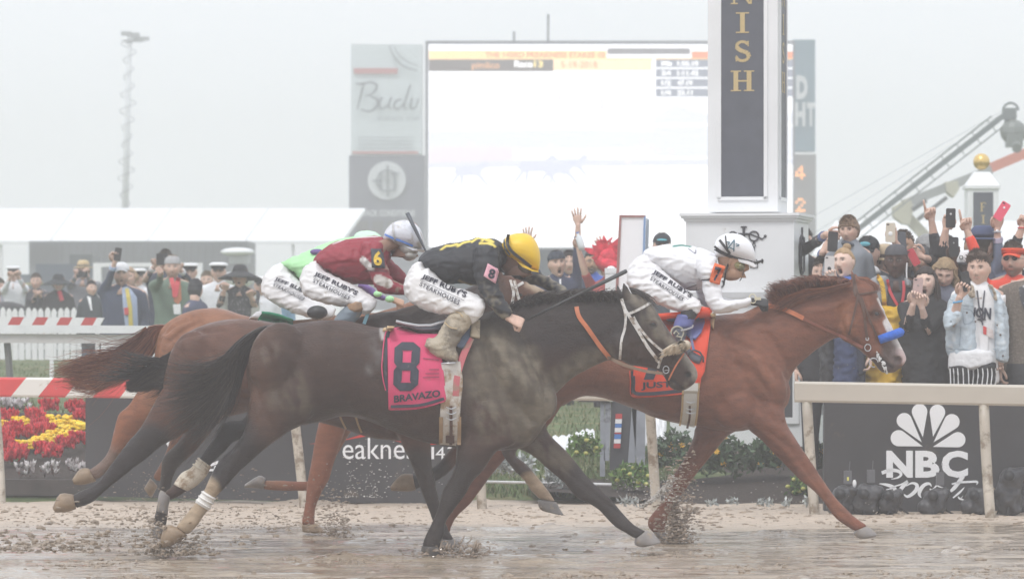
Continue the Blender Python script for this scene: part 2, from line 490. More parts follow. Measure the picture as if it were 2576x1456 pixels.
def mapn(sc, det=8, rough=.6, scale=1.0):
    mp = N.new('ShaderNodeMapping'); mp.inputs['Scale'].default_value = sc; L.new(tc.outputs['Object'], mp.inputs[0])
    n = N.new('ShaderNodeTexNoise'); n.inputs['Scale'].default_value = scale; n.inputs['Detail'].default_value = det
    n.inputs['Roughness'].default_value = rough; L.new(mp.outputs[0], n.inputs['Vector']); return n.outputs[0]
def mrng(src, a, b_, c=0., d=1.):
    m = N.new('ShaderNodeMapRange'); m.inputs[1].default_value = a; m.inputs[2].default_value = b_
    m.inputs[3].default_value = c; m.inputs[4].default_value = d; L.new(src, m.inputs[0]); return m.outputs[0]
def math_(op, a, b_):
    m = N.new('ShaderNodeMath'); m.operation = op
    for i, s_ in enumerate((a, b_)):
        if isinstance(s_, (int, float)): m.inputs[i].default_value = s_
        else: L.new(s_, m.inputs[i])
    return m.outputs[0]
edge = math_('ADD', sep.outputs['Y'], math_('MULTIPLY', mapn((.8,1,1), 4), 2.2))
dry = mrng(edge, 4.0, 4.9)                 # sandy strip beside the rail
wetn = mapn((1.1,2.6,1), 10, .62)
pud = mrng(wetn, .40, .47)
mix1 = N.new('ShaderNodeMixRGB'); mix1.inputs[1].default_value = (.37,.295,.215,1); mix1.inputs[2].default_value = (.325,.26,.19,1); L.new(pud, mix1.inputs[0])
mix2 = N.new('ShaderNodeMixRGB'); mix2.inputs[2].default_value = (.46,.37,.285,1); L.new(dry, mix2.inputs[0]); L.new(mix1.outputs[0], mix2.inputs[1])
gr = mrng(mapn((9,16,9), 8, .7), .3, .7, .72, 1.25)
sc_ = N.new('ShaderNodeVectorMath'); sc_.operation = 'SCALE'; L.new(mix2.outputs[0], sc_.inputs[0]); L.new(gr, sc_.inputs['Scale'])
L.new(sc_.outputs[0], b.inputs['Base Color'])
r1 = mrng(pud, 0, 1, .38, .07)
r2 = math_('ADD', math_('MULTIPLY', r1, math_('SUBTRACT', 1, dry)), math_('MULTIPLY', dry, .75)); L.new(r2, b.inputs['Roughness'])
b.inputs['Specular IOR Level'].default_value = .5; b.inputs['IOR'].default_value = 1.95
bp = N.new('ShaderNodeBump'); bp.inputs['Distance'].default_value = .012; bp.inputs['Strength'].default_value = .8
L.new(math_('ADD', math_('MULTIPLY', mapn((10,22,10), 8, .65), mrng(pud, 0, 1, 1.0, .10)), math_('ADD', math_('MULTIPLY', mapn((3.0,26,4), 4), .5), math_('MULTIPLY', mapn((1.3,5.5,2), 4, .6), 5.0))), bp.inputs['Height']); L.new(bp.outputs[0], b.inputs['Normal'])
track = sheet('track', fx, fy, lambda x, y: rut(x, y) if -4 < y < 7.4 and abs(x) < 4.7 else 0, mt)

# mud clods lying on the track
def lump_mesh(n, area, smin, smax, seed, flat=.5, zf=None):
    r = np.random.RandomState(seed); mb = MB()
    ico = [(0,0,1),(.9,0,.4),(.28,.85,.4),(-.72,.52,.4),(-.72,-.52,.4),(.28,-.85,.4),(.7,.5,-.3),(-.28,.85,-.3),(-.9,0,-.3),(-.28,-.85,-.3),(.72,-.52,-.3)]
    fs = [(0,1,2),(0,2,3),(0,3,4),(0,4,5),(0,5,1),(1,6,2),(2,7,3),(3,8,4),(4,9,5),(5,10,1),(6,7,2),(7,8,3),(8,9,4),(9,10,5),(10,6,1),(6,10,9,8,7)]
    for i in range(n):
        x, y, z = area(r) if callable(area) else (r.uniform(*area[0]), r.uniform(*area[1]), 0)
        if zf: z = zf(x, y)
        s = smin+(smax-smin)*r.rand()**3; sx = s*r.uniform(.7, 2.0)
        mb.add([(x+p[0]*sx*r.uniform(.7,1.3), y+p[1]*s*r.uniform(.7,1.3), z+p[2]*s*flat*r.uniform(.6,1.4)) for p in ico], fs)
    return mb
M_mud = mat('wet_mud', (.27,.21,.155), .4, noise=.3, nscale=30, bump=.5)
M_sand = mat('damp_sand', (.30,.235,.175), .7, noise=.3, nscale=30)
def clod_area(r):
    c = [(-2.3,-1.3),(-1.9,-2.6),(.4,-2.3),(-1.0,-.9),(1.3,-1.6),(2.6,-2.0),(0.9,-.3),(2.0,-2.6),(-.2,-2.9),(3.2,.2),(-2.9,.9)]
    if r.rand() < .62:
        a = c[r.randint(len(c))]; return (a[0]+r.normal()*.16, a[1]+r.normal()*.22, 0)
    return (r.uniform(-4.4, 4.4), r.uniform(-3.6, 3.4), 0)
kind(lump_mesh(1700, clod_area, .004, .026, 3, .6, rut).build('mud_clods', M_mud), 'stuff', 'small wet mud clods churned up on the track')
kind(lump_mesh(2600, lambda r: (r.uniform(-4.5, 4.5), 3.2+3.0*r.rand(), 0), .003, .022, 4, .6, rut).build('sand_crumbs', M_sand), 'stuff', 'crumbs of sandy dirt along the foot of the rail')

# --- inner rail, striped on the left, plain beige on the right
RAIL = [(-700,945,8.4),(-60,948,6.9),(400,952,6.3),(1200,955,5.75),(1980,958.5,4.95),(2640,969,4.4),(3300,984,3.6)]
def rail_pt(x):
    for a, b_ in zip(RAIL[:-1], RAIL[1:]):
        if x <= b_[0]:
            t = (x-a[0])/(b_[0]-a[0]); return tuple(a[i]+(b_[i]-a[i])*t for i in range(3))
    return RAIL[-1]
M_red = mat('red_paint', (.62,.06,.06), .45, noise=.08, dirt=(.42,.25,.2), dscale=14, dthr=.62)
M_rwhite = mat('rail_white', (.72,.7,.66), .45, dirt=(.42,.35,.27), dscale=12, dthr=.6)
M_beige = mat('rail_beige', (.51,.465,.40), .4, noise=.07, nscale=4, dirt=(.25,.19,.14), dscale=22, dthr=.68, stretch=(.6,1,1))
PROF = [(0,0),(-.012,-.004),(-.022,-.016),(-.022,-.13),(-.012,-.145),(.05,-.145),(.06,-.13),(.06,-.01),(.05,0)]   # y,z profile
def rail_seg(mb, xa, xb, sh=0.0, prof=PROF):
    """from px xa to xb, sheared by sh px at the bottom"""
    vs = []
    for x in (xa, xb):
        for (dy, dz) in prof:
            px = x-sh*(-dz/.145); q = rail_pt(px); p = P(px, q[1], q[2]); vs.append((p.x, p.y+dy, p.z+dz))
    n = len(prof); fs = [tuple(range(n))[::-1], tuple(range(n, 2*n))]+[(i, (i+1)%n, n+(i+1)%n, n+i) for i in range(n)]
    mb.add(vs, fs)
rr = thing('track_rail', 'inner track rail striped red and white at left and beige at right, on slanting posts', 'rail', P(0, 948, 6.8))
x0 = 67-68.5*8; i = 0
red_mb, wh_mb = MB(), MB()
while x0 < 1140:
    seg = red_mb if i % 2 == 1 else wh_mb
    m_ = MB(); rail_seg(m_, x0, x0+68.5, 40)
    m_.build('painted_band', M_red if i % 2 == 1 else M_rwhite, rr); x0 += 68.5; i += 1
for xa, xb in ((x0, 1975),(1975, 1996),(1998.5, 2640),(2643, 3300)):
    if xa == 1975: continue
    m_ = MB(); k = 8
    for j in range(k): rail_seg(m_, xa+(xb-xa)*j/k, xa+(xb-xa)*(j+1)/k, 0)
    m_.build('beige_rail_section', M_beige, rr)
M_post = mat('post_beige', (.47,.42,.35), .5, noise=.12, nscale=7, dirt=(.22,.17,.12), dscale=9, dthr=.52)
for (xt, xb, yb) in ((-14, 3, 1272),(735, 766, 1280),(1196, 1213, 1284),(1634, 1652, 1288),(2030, 2050, 1298),(2475,2492,1306)):
    q = rail_pt(xt); top = P(xt, q[1]+50, q[2]+.02); bot = P(xb, yb, 14254/(yb-820)-25)
    m_ = MB(); pts = [top+(bot-top)*t+Vector((0, .05*math.sin(t*3.1), 0)) for t in (0,.15,.3,.5,.75,1)]
    pts.append(pts[-1]+Vector((0,0,-.25))); m_.tube(pts, .036, 14); m_.build('rail_post', M_post, rr, True)

# --- white rail behind, striped rail and picket fence of the turf course
t = thing('turf_rail', 'long white box rail of the turf course behind the left end of the track', 'rail', P(100, 820, 13))
m_ = MB()
m_.bar(P(-500,814,13)+Vector((0,0,-.035)), P(900,822,13)+Vector((0,0,-.035)), .10, .07); m_.build('upper_board', mat('rail_clean', (.78,.79,.80), .5, noise=.05), t)
m_ = MB(); m_.bar(P(-500,838,13)+Vector((0,.012,-.035)), P(900,846,13)+Vector((0,.012,-.035)), .06, .08); m_.build('shaded_lower_half', mat('rail_shade', (.58,.56,.55), .5, noise=.05), t)  # greyer colour stands in for shade on the lower half of the white rail
for x in (18, 470, 800):
    m_ = MB(); a = P(x, 862, 13.05); m_.bar(a, a+Vector((.05, .1, -.75)), .04, .05); m_.build('post', mat('post_dark', (.2,.2,.2), .6), t)
t = thing('turf_rail', 'far red and white striped rail in front of the picket fence', 'rail', P(100, 800, 19))
x0 = 24-30.5*10; i = 0
while x0 < 250:
    m_ = MB(); vs = []
    for x in (x0, min(x0+30.5, 256)):
        for (yy, sh) in ((797+x*.008, 7), (819+x*.008, -7)):
            for d in (0, .05): vs.append(P(x+sh*.9, yy, 19)+Vector((0, d, 0)))
    m_.add(vs, [(0,2,6,4),(1,5,7,3),(0,4,5,1),(2,3,7,6),(0,1,3,2),(4,6,7,5)])
    m_.build('painted_band', mat('red_far', (.55,.07,.07), .5) if i % 2 == 0 else M_white, t); x0 += 30.5; i += 1
m_ = MB()
for x in (-40, 130, 245): a = P(x, 815, 19.1); m_.bar(a, a+Vector((0,0,-.8)), .04, .04)
m_.build('post', M_white, t)
t = thing('picket_fence', 'low white picket fence with pointed tops behind the turf rail', 'fence', P(200, 905, 35))
mp_ = None; nP = 0
for i in range(-6, 44):
    x = 6+i*16.2
    a = P(x, 905, 35); w = .078; h = P(x, 783, 35).z-a.z; tip = .055
    if mp_ is None:
        m_ = MB(); m_.poly([(-w/2,0,0),(w/2,0,0),(w/2,0,h),(w/4,0,h+tip*.7),(0,0,h+tip),(-w/4,0,h+tip*.7),(-w/2,0,h)], (0,.02,0))
        mp_ = m_.mesh('picket'); mp_.materials.append(M_white)
    o = bpy.data.objects.new('picket', mp_); COL.objects.link(o); o.parent = t; o.matrix_parent_inverse = Matrix.Translation(-t.location)
    o.location = a+Vector((0,0,RNG.uniform(-.01,.01))); o.rotation_euler = (0, RNG.uniform(-.012,.012), 0)
for zz in (.18, .55):
    m_ = MB(); m_.bar(P(-100,905,35)+Vector((0,.04,zz)), P(720,905,35)+Vector((0,.04,zz)), .03, .07); m_.build('cross_rail', M_white, t)

# --- advertising boards
def board(name, label, x0, x1, yt, Y0, Y1, ybl, ybr, th=.12):
    t = thing(name, label, 'sign board', P((x0+x1)/2, (ybl+ybr)/2, (Y0+Y1)/2))
    vs = []
    for (x, Y, yb) in ((x0, Y0, ybl), (x1, Y1, ybr)):
        b0 = P(x, yb, Y); tp = P(x, yt, Y)
        for d in (0, th): vs += [b0+Vector((0,d,0)), Vector((b0.x, Y+d, tp.z))]
    m_ = MB(); m_.add(vs, [(0,1,5,4),(2,6,7,3),(0,2,3,1),(4,5,7,6),(1,3,7,5),(0,4,6,2)])
    m_.build('panel', mat('board_black', (.045,.044,.048), .5, noise=.15, nscale=2, dirt=(.12,.095,.07), dscale=5, dthr=.64), t)
    return t
def on_board(Y0, Y1, x0, x1, off=.006):
    def f(x, y):
        Y = Y0+(Y1-Y0)*(x-x0)/(x1-x0)-off; return P(x, y, Y)
    return f
bd = board('sign_board', 'long black sign board with red swoosh and white lettering under the striped rail', 215, 1172, 990, 7.1, 6.6, 1247, 1271)
F = on_board(7.1, 6.6, 215, 1172)
def ptext(mb, F, s, x0, x1, yb, yt, bold=.015, slope=0, **k):
    vs, fs = fit_text(s, bold, **k); mb.add([F(x0+(x1-x0)*a, yb+(yt-yb)*c+slope*a) for a, c in vs], fs)
def ppoly(mb, F, pts):
    ps = [F(*p) for p in pts]; mb.add(ps, [tuple(range(len(ps)))])
m_ = MB()
a = U('B2', 12, 657); b_ = U('B2', 722, 515); ptext(m_, F, 'Preakness', a[0], b_[0], a[1], b_[1], .0); m_.build('lettering', M_print, bd); m_ = MB()
for ch, xa, xb in (('1',762,780),('4',790,852),('3',868,925)): m_ = MB(); a = U('B2', xa, 657); b_ = U('B2', xb, 575); ptext(m_, F, ch, a[0], b_[0], a[1], b_[1], .0); m_.build('lettering', M_print, bd)
m_ = MB()
top = UL('B2', [(-60,555),(60,545),(210,520),(290,495),(400,485),(520,490),(570,500),(700,520),(800,545)])
bot = UL('B2', [(800,560),(700,560),(640,560),(560,545),(500,530),(420,505),(330,505),(210,526),(60,555)])
ppoly(m_, F, top+bot); m_.build('swoosh', mat('red_print', (.6,.04,.03), .5), bd)
m_ = MB()
ppoly(m_, F, UL('B1', [(1100,540),(1160,480),(1200,462),(1195,500),(1160,570),(1135,605)]))
m_.build('emblem', M_print, bd); m_ = MB(); ppoly(m_, F, UL('B1', [(1205,470),(1230,450),(1255,430),(1250,470),(1215,520),(1205,560),(1195,540)]))
m_.build('emblem', M_print, bd)
for p in ([(1370,705),(1455,665),(1450,690),(1385,712)], [(1372,722),(1425,722),(1430,700),(1440,700),(1436,737),(1372,737)]):
    m_ = MB(); ppoly(m_, F, UL('B1', p)); m_.build('emblem', M_print, bd)
bn = board('sign_board', 'black sign board with white peacock feather logo at right under the beige rail', 2073, 2660, 985, 5.55, 5.05, 1287, 1308)
F = on_board(5.55, 5.05, 2073, 2660)
def feather(ax, ay, cx, cy, r):
    d = math.hypot(cx-ax, cy-ay); base = math.atan2(cy-ay, cx-ax); al = math.acos(min(.99, r/d)); pts = [(ax, ay)]
    a0 = base+math.pi+al; 
    for i in range(17):
        a_ = a0+(2*math.pi-2*al)*i/16; pts.append((cx+r*math.cos(a_), cy+r*math.sin(a_)))
    return pts
for k, q in enumerate(((1828,572,1668,517,54),(1822,545,1705,400,51),(1829,512,1807,340,52),(1897,508,1926,345,52),(1900,545,2022,408,52),(1895,575,2062,527,51))):
    m_ = MB(); ppoly(m_, F, UL('B3', feather(*q))); m_.build('feather', M_print, bn)
m_ = MB()
for s_, xa, xb in (('N',1585,1762),('B',1778,1940),('C',1952,2130)):
    a = U('B3', xa, 780); b_ = U('B3', xb, 600); ptext(m_, F, s_, a[0], b_[0], a[1], b_[1], .045)
m_.build('lettering', M_print, bn)
def brush(mb, F, v, rows):
    """rows (x,y,width) in a view: a painted stroke"""
    R = crom(rows, 5); vs = []
    for i, r in enumerate(R):
        d = R[min(i+1, len(R)-1)][:2]-R[max(i-1, 0)][:2]; d = d/(np.hypot(*d)+1e-9)*r[2]/2
        for s_ in (1, -1): vs.append(F(*U(v, r[0]-d[1]*s_, r[1]+d[0]*s_)))
    mb.add(vs, [(2*i, 2*i+1, 2*i+3, 2*i+2) for i in range(len(R)-1)])
m_ = MB()
for st in ([(70,290,45),(180,255,48),(280,268,42),(315,310,34),(270,350,24),(190,368,6)], [(38,425,8),(120,437,34),(195,460,46),(238,500,44),(195,565,38),(145,588,12)],
 [(125,500,8),(180,490,20),(230,462,20),(320,432,20),(400,395,36)], [(395,398,42),(330,470,50),(255,570,44),(215,650,32),(217,716,6)],
 [(380,455,12),(450,418,25),(512,440,44),(508,500,50),(450,560,44),(390,588,32),(345,553,12)], [(570,605,6),(545,560,38),(560,500,50),(610,440,44),(670,425,32),(700,462,8)],
 [(675,492,18),(712,500,20),(770,440,20),(792,410,22)], [(785,412,18),(778,452,20),(850,478,6)], [(850,480,5),(805,508,12),(772,526,8)], [(1100,330,52),(1040,410,50),(985,480,48),(935,525,30)],
 [(955,430,18),(1050,410,25),(1180,402,28),(1275,402,28),(1268,440,6)], [(1115,470,5),(1060,530,28),(970,605,18)], [(1035,585,8),(1050,610,25),(1090,625,20),(1125,628,4)], [(1072,608,8),(1095,580,6)]):
    brush(m_, F, 'N1', st)
m_.build('script_lettering', M_print, bn)
m_ = MB(); r_ = np.random.RandomState(5)
for k in range(60):
    x, y = r_.uniform(2240, 2420), 830+r_.rand()**.6*190; x = 2250+(x-2240)*(.3+.7*(y-800)/220)
    c0 = F(*U('B3', x, y)); rr_ = r_.uniform(.003, .014)
    ps = [c0+Vector((rr_*math.cos(a_)*r_.uniform(.6,1.2), -.002, rr_*1.5*math.sin(a_)*r_.uniform(.6,1.2))) for a_ in np.linspace(0, 6.28, 8)[:-1]]
    m_.add(ps, [tuple(range(7))])
m_.build('mud_splashes', mat('dry_mud', (.36,.28,.2), .8), bn)

# --- finish tower (turned a little so that its right side shows)
TW = thing('finish_tower', 'tall white finish tower with gold letters on a dark panel, on a square base', 'tower', P(1880, 1120, 9))
Rz = Matrix.Rotation(math.radians(-11.5), 3, 'Z')
TC = P(1881, 900, 9.45)
def tbox(mb, w, zlo, zhi, dx=0, dy=0, d=None):
    mb.box(Vector((TC.x, TC.y, (zlo+zhi)/2))+Rz @ Vector((dx, dy, 0)), (w, d or w, zhi-zlo), M=Rz)
def zpx(y): return P(0, y, 9).z
m_ = MB(); tbox(m_, .565, zpx(532), zpx(-420)); m_.build('column', M_paint, TW)
m_ = MB(); tbox(m_, .87, zpx(740), zpx(556)); m_.build('upper_base', M_paint, TW)
m_ = MB()
tbox(m_, .90, zpx(556), zpx(549)); tbox(m_, .94, zpx(549), zpx(543)); tbox(m_, .965, zpx(543), zpx(536)); m_.build('cornice', M_paint, TW)
m_ = MB(); tbox(m_, 1.09, zpx(1121), zpx(760)); m_.build('lower_base', M_paint, TW)
m_ = MB(); tbox(m_, 1.15, zpx(760), zpx(748)); tbox(m_, .93, zpx(748), zpx(735)); m_.build('ledge', mat('grey_ledge', (.5,.5,.5), .6, noise=.1), TW)
m_ = MB(); tbox(m_, 1.04, zpx(1300), zpx(1121)); m_.build('footing', mat('brick_footing', (.22,.18,.16), .8, noise=.3, nscale=20), TW)
def tface(side, hw):
    """frame of a face: side 0 front, 1 right; returns function (u, z)->point"""
    def f(u, z, off=.004):
        p = Vector((u, -hw-off, 0)) if side == 0 else Vector((hw+off, u, 0))
        p = Rz @ p; return Vector((TC.x+p.x, TC.y+p.y, z))
    return f
for side in (0, 1):
    f = tface(side, .2825); hw = .172 if side == 0 else .17
    m_ = MB(); m_.add([f(-hw, zpx(493)), f(hw, zpx(493)), f(hw, zpx(-400)), f(-hw, zpx(-400))], [(0,1,2,3)]); m_.build('dark_panel', M_panel, TW)
    for u0, u1, z0, z1 in ((-hw-.03,-hw,zpx(500),zpx(-400)),(hw,hw+.03,zpx(500),zpx(-400)),(-hw-.03,hw+.03,zpx(502),zpx(493.5))):
        m_ = MB(); a = [f(u0,z0,0),f(u1,z0,0),f(u1,z1,0),f(u0,z1,0)]; m_.poly(a, f(0,0,.014)-f(0,0,0)); m_.build('panel_frame', M_paint, TW)
    lw = .20
    for ch, yt, yb in (('F',-196,-141),('I',-118,-66),('N',-45,7),('I',28,80),('S',99,153),('H',175,227)):
        m_ = MB(); w_ = lw*(.95 if ch != 'S' else .85); vs, fs = serif(ch)
        m_.add([f(-w_/2+w_*a, zpx(yb)+(zpx(yt)-zpx(yb))*c, .008) for a, c in vs], fs); m_.build('letter', M_gold, TW)
    # window on the lower base
    f2 = tface(side, .545)
    for (u0, u1) in ((.18,.44),) if side == 0 else ((-.40,.36),):
        m_ = MB(); m_.add([f2(u0, zpx(1048)), f2(u1, zpx(1048)), f2(u1, zpx(800)), f2(u0, zpx(800))], [(0,1,2,3)]); m_.build('window_pane', M_dark, TW)
        for (a0, a1, z0, z1) in ((u0-.05,u0,zpx(1064),zpx(790)),(u1,u1+.05,zpx(1064),zpx(790)),(u0,u1,zpx(1064),zpx(1048)),(u0,u1,zpx(800),zpx(790))):
            m_ = MB(); a = [f2(a0,z0,0),f2(a1,z0,0),f2(a1,z1,0),f2(a0,z1,0)]; m_.poly(a, f2(0,0,.018)-f2(0,0,0)); m_.build('window_frame', M_paint, TW)
# monograms in ironwork
M_iron = mat('logo_ink', (.03,.03,.04), .5)
f = tface(0, .435)
def wpt(x, y):
    a, b_ = U('W3', x, y); p = P(a, b_, 9); 
    # slide along the view ray onto the turned face
    n = Rz @ Vector((0,-1,0)); q0 = f(0, 1, .006); o = Vector((0, CAM_Y, CAM_H)); d = p-o; tt = (q0-o).dot(n)/d.dot(n); return o+d*tt
m_ = MB(); m2 = MB()
def ring(c, r, a0=0, a1=360, n=18): return [(c[0]+r*math.cos(math.radians(a0+(a1-a0)*i/n)), c[1]+r*math.sin(math.radians(a0+(a1-a0)*i/n))) for i in range(n+1)]
for pl, w_ in ((ring((1438,292),38,150,380),.012),(ring((1615,290),40),.014),([(1530,215),(1530,300)],.022),([(1505,213),(1556,213)],.014),([(1482,272),(1580,272)],.018),
   ([(1590,275),(1690,315)],.012),([(1680,320),(1712,290)],.008),(ring((1710,290),9),.007),([(1616,330),(1600,375),(1630,375),(1616,330)],.009),([(1616,375),(1616,480)],.012),
   ([(1585,550),(1585,480),(1615,470),(1645,500),(1645,552),(1583,552)],.010),([(1560,535),(1690,492)],.010),([(1684,480),(1688,515)],.01),(ring((1330,690),30,-60,200),.012),
   ([(1420,330),(1400,420),(1420,520),(1480,560),(1560,560)],.012)):
    m_.tube([wpt(*q) for q in pl], w_/2, 6); m2.tube([wpt(*q)+Vector((0,.004,0)) for q in pl], w_/2+.005, 6)
m_.build('monogram', M_iron, TW)
f = tface(1, .435); m_ = MB()
for pl in ([(-.05,-.2),(-.05,.2)],[(.12,-.16),(.12,.16)],[(-.15,.1),(-.1,.17),(0,.2),(.12,.15)],[(-.15,-.1),(-.1,-.17),(0,-.2),(.12,-.15)],[(-.16,-.1),(-.17,0),(-.16,.1)],[(-.05,.2),(.03,0),(.12,.18)],[(0,.28),(0,.2)]):
    m_.tube([f(u, zpx(640)+v*.8, .006) for u, v in pl], .009, 6)
m_.build('side_monogram', M_iron, TW)

# --- big screen far behind
YS = 150.0
def scr(x, y, d=0.0): return P(x, y, YS-d)
def rect(mb, x0, y0, x1, y1, d=0.0): mb.add([scr(x0,y1,d), scr(x1,y1,d), scr(x1,y0,d), scr(x0,y0,d)], [(0,1,2,3)])
BS = thing('video_screen', 'huge lit outdoor video screen with side panels, pale in the fog', 'screen', P(1500, 760, YS))
def slab(x0, y0, x1, y1, th, m, name, d=0.0):
    a = scr(x0, y1, d); c = scr(x1, y0, d); m_ = MB(); m_.box(((a.x+c.x)/2, a.y+th/2+.02, (a.z+c.z)/2), (c.x-a.x, th, c.z-a.z)); return m_.build(name, m, BS)
M_grey = mat('screen_grey', (.13,.13,.17), .7)
slab(1070,103,2000,780,1.2,M_grey,'screen_housing')
slab(878,391,1068,780,1.0,mat('screen_side', (.10,.10,.15), .7),'side_panel')
slab(883,112,1062,388,1.0,mat('can_panel', (.6,.66,.69), .6),'beer_panel')
slab(1996,100,2051,381,1.0,mat('blue_panel', (.08,.17,.24), .6),'blue_panel'); slab(1996,388,2053,700,1.0,mat('odds_panel', (.16,.15,.16), .6),'odds_panel')
def em(name, c, s=1.0): return mat(name, (0,0,0), .6, spec=0, emit=c, estr=s)
m_ = MB(); rect(m_, 1078, 112, 1994, 622, .05); m_.build('lit_face', em('scr_white', (1.0,1.0,1.03), 1.5), BS)
for nm, q, c in (('banner',(1079,128,1526,150),(1.5,1.05,.5)),('title_bar',(1079,150,1392,180),(.16,.12,.12)),('banner_lower',(1392,150,1640,178),(1.4,1.1,.7)),
   ('dark_bar',(1528,122,1736,137),(.25,.22,.25)),('red_bar',(1740,130,1994,147),(1.2,.35,.15)),('yellow_line',(1526,147,1994,150),(1.3,.8,.3))):
    m_ = MB(); rect(m_, *q, .10); m_.build(nm, em('e_'+nm, c), BS)
for y in (150,174.5,199,223.5):
    m_ = MB(); rect(m_, 1650, y, 1994, y+20, .15); m_.build('time_row', em('e_row', (.30,.32,.42)), BS)
FS = lambda x, y: scr(x, y, .2)
def stext(s, x0, x1, yb, yt, c, nm, bold=.02, name='lettering', m=None):
    m_ = MB(); ptext(m_, FS, s, x0, x1, yb, yt, bold); m_.build(name, m or em(nm, c), BS)
stext('THE 143RD PREAKNESS STAKES GI', 1220, 1522, 146, 131, (.95,.42,.18), 'e_t1', .05)
stext('pimlico', 1187, 1257, 178, 156, (1.1,.55,.25), 'e_t2'); stext('Race', 1294, 1340, 170, 153, (1.6,1.6,1.6), 'e_t3', .04); stext('13', 1343, 1366, 170, 153, (1.5,1.2,.4), 'e_t4', .04)
stext('5-19-2018', 1411, 1503, 172, 155, (1.0,.4,.15), 'e_t5')
for s_, tt, y in (('Mile','1:36.10',150),('3/4','1:11.42',174.5),('1/2','47.19',199),('1/4','23.11',223.5)):
    stext(s_, 1664, 1688 if s_ != 'Mile' else 1690, y+16, y+4, (1.7,1.7,1.7), 'e_t6', .04); stext(tt, 1704, 1704+len(tt)*7.6, y+16, y+4, (1.7,1.7,1.7), 'e_t6', .04)
# pale picture of the race on the screen
r_ = np.random.RandomState(8)
def blob(pts, c, nm, d=.12):
    m_ = MB(); ps = [scr(x, y, d) for x, y in pts]; m_.add(ps, [tuple(range(len(ps)))]); m_.build('picture_patch', em(nm, c), BS)
blob([(1080,312),(1994,312),(1994,318),(1080,318)], (1.5,1.5,1.5), 'e_p0', .13)
blob([(1080,330),(1380,326),(1640,330),(1640,372),(1400,376),(1080,372)], (1.05,1.08,1.2), 'e_p1')
blob([(1080,378),(1090,372),(1290,372),(1292,402),(1080,408)], (1.15,1.0,1.12), 'e_p2', .14)
blob([(1080,404),(1994,398),(1994,414),(1080,424)], (.98,1.0,1.15), 'e_p3', .11)
blob([(1640,300),(1700,262),(1790,290),(1994,280),(1994,395),(1640,395)], (1.05,1.07,1.18), 'e_p4', .11)
for (cx, cy, s_) in ((1175,440,1.0),(1340,430,1.1),(1400,435,1.0),(1430,420,.9)):
    blob([(cx-34*s_,cy-6),(cx-28*s_,cy-20*s_),(cx,cy-22*s_),(cx+26*s_,cy-22*s_),(cx+44*s_,cy-38*s_),(cx+58*s_,cy-28*s_),(cx+50*s_,cy-20*s_),(cx+34*s_,cy-4*s_),(cx+58*s_,cy+30*s_),(cx+53*s_,cy+31*s_),(cx+24*s_,cy+2),(cx-8*s_,cy+3),(cx-12*s_,cy+30*s_),(cx-17*s_,cy+30*s_),(cx-18*s_,cy+2),(cx-40*s_,cy+28*s_),(cx-44*s_,cy+26*s_),(cx-28*s_,cy)], (.9,.93,1.12), 'e_p5', .16)
for k in range(46):
    x = r_.uniform(1150, 1990); y = r_.uniform(230, 300) if k % 2 else r_.uniform(330, 395); w_ = r_.uniform(5, 16)
    blob([(x,y),(x+w_,y-3),(x+w_*1.2,y+w_),(x+2,y+w_*1.3)], (1.02+.15*r_.rand(),1.04+.05*r_.rand(),1.18), 'e_q%d' % (k % 6), .17)
# side panel print
mk = mat('print_slate', (.12,.14,.17), .6); mr_ = mat('print_red', (.45,.12,.12), .6); mw = mat('print_pale', (.6,.62,.65), .6)
m_ = MB()
for st in ([(62,345,8),(95,352,14),(112,345,12),(100,400,14),(82,470,12),(72,512,6)], [(112,350,10),(160,338,14),(196,362,16),(170,408,12),(125,426,6)], [(150,426,8),(198,448,18),(196,492,18),(150,522,12),(92,510,8)],
  [(228,432,12),(210,480,14),(228,508,10),(268,480,8)], [(288,430,12),(270,490,14),(288,506,6)], [(356,446,8),(318,458,14),(304,494,12),(330,508,10),(368,470,6)], [(408,355,12),(380,440,14),(366,500,10),(388,504,5)], [(418,440,12),(410,500,12),(440,500,8),(458,440,10)]):
    brush(m_, FS, 'S1', st)
m_.build('script_lettering', mk, BS)
m_ = MB()
for st in ([(275,105,8),(300,170,10),(360,235,12),(450,265,10)], [(300,105,5),(330,160,7),(390,210,8),(455,235,6)]): brush(m_, FS, 'S1', st)
m_.build('can_art', mat('print_fog', (.22,.25,.28), .6), BS)
m_ = MB(); ptext(m_, FS, 'KING OF', 950, 1056, 304, 294, .0); m_.build('lettering', mat('print_fog', (.22,.25,.28), .6), BS)
m_ = MB(); rect(m_, 890, 172, 1000, 186, .1); rect(m_, 886, 381, 1052, 387, .1); m_.build('red_band', mr_, BS)
m_ = MB()
for k in range(4): rect(m_, 900, 345+k*9, 1040, 347+k*9, .1)
m_.build('fine_print', mat('print_fog', (.22,.25,.28), .6), BS)
m_ = MB(); q = ring((973,454), 48, 0, 360, 36)[:-1]; m_.add([scr(x, y, .1) for x, y in q], [tuple(range(36))[::-1]]); m_.build('round_badge', mw, BS)
m_ = MB()
for pl in (ring((975,455),26,40,320),[(958,480),(958,432),(975,462),(992,432),(992,480)],[(985,436),(1004,436)],[(994,436),(994,474)],[(975,415),(975,495)],[(938,455),(960,455)]): m_.tube([scr(x, y, .2) for x, y in pl], .035, 5)
m_.build('monogram', mk, BS)
m_ = MB(); ptext(m_, FS, 'TRACK CONDITIONS', 903, 1044, 544, 528, .03); m_.build('lettering', mw, BS)
m_ = MB()
for k in range(4): rect(m_, 898+k*38, 556, 926+k*38, 600, .1)
m_.build('dim_display', mat('dim_disp', (.06,.05,.055), .6), BS)
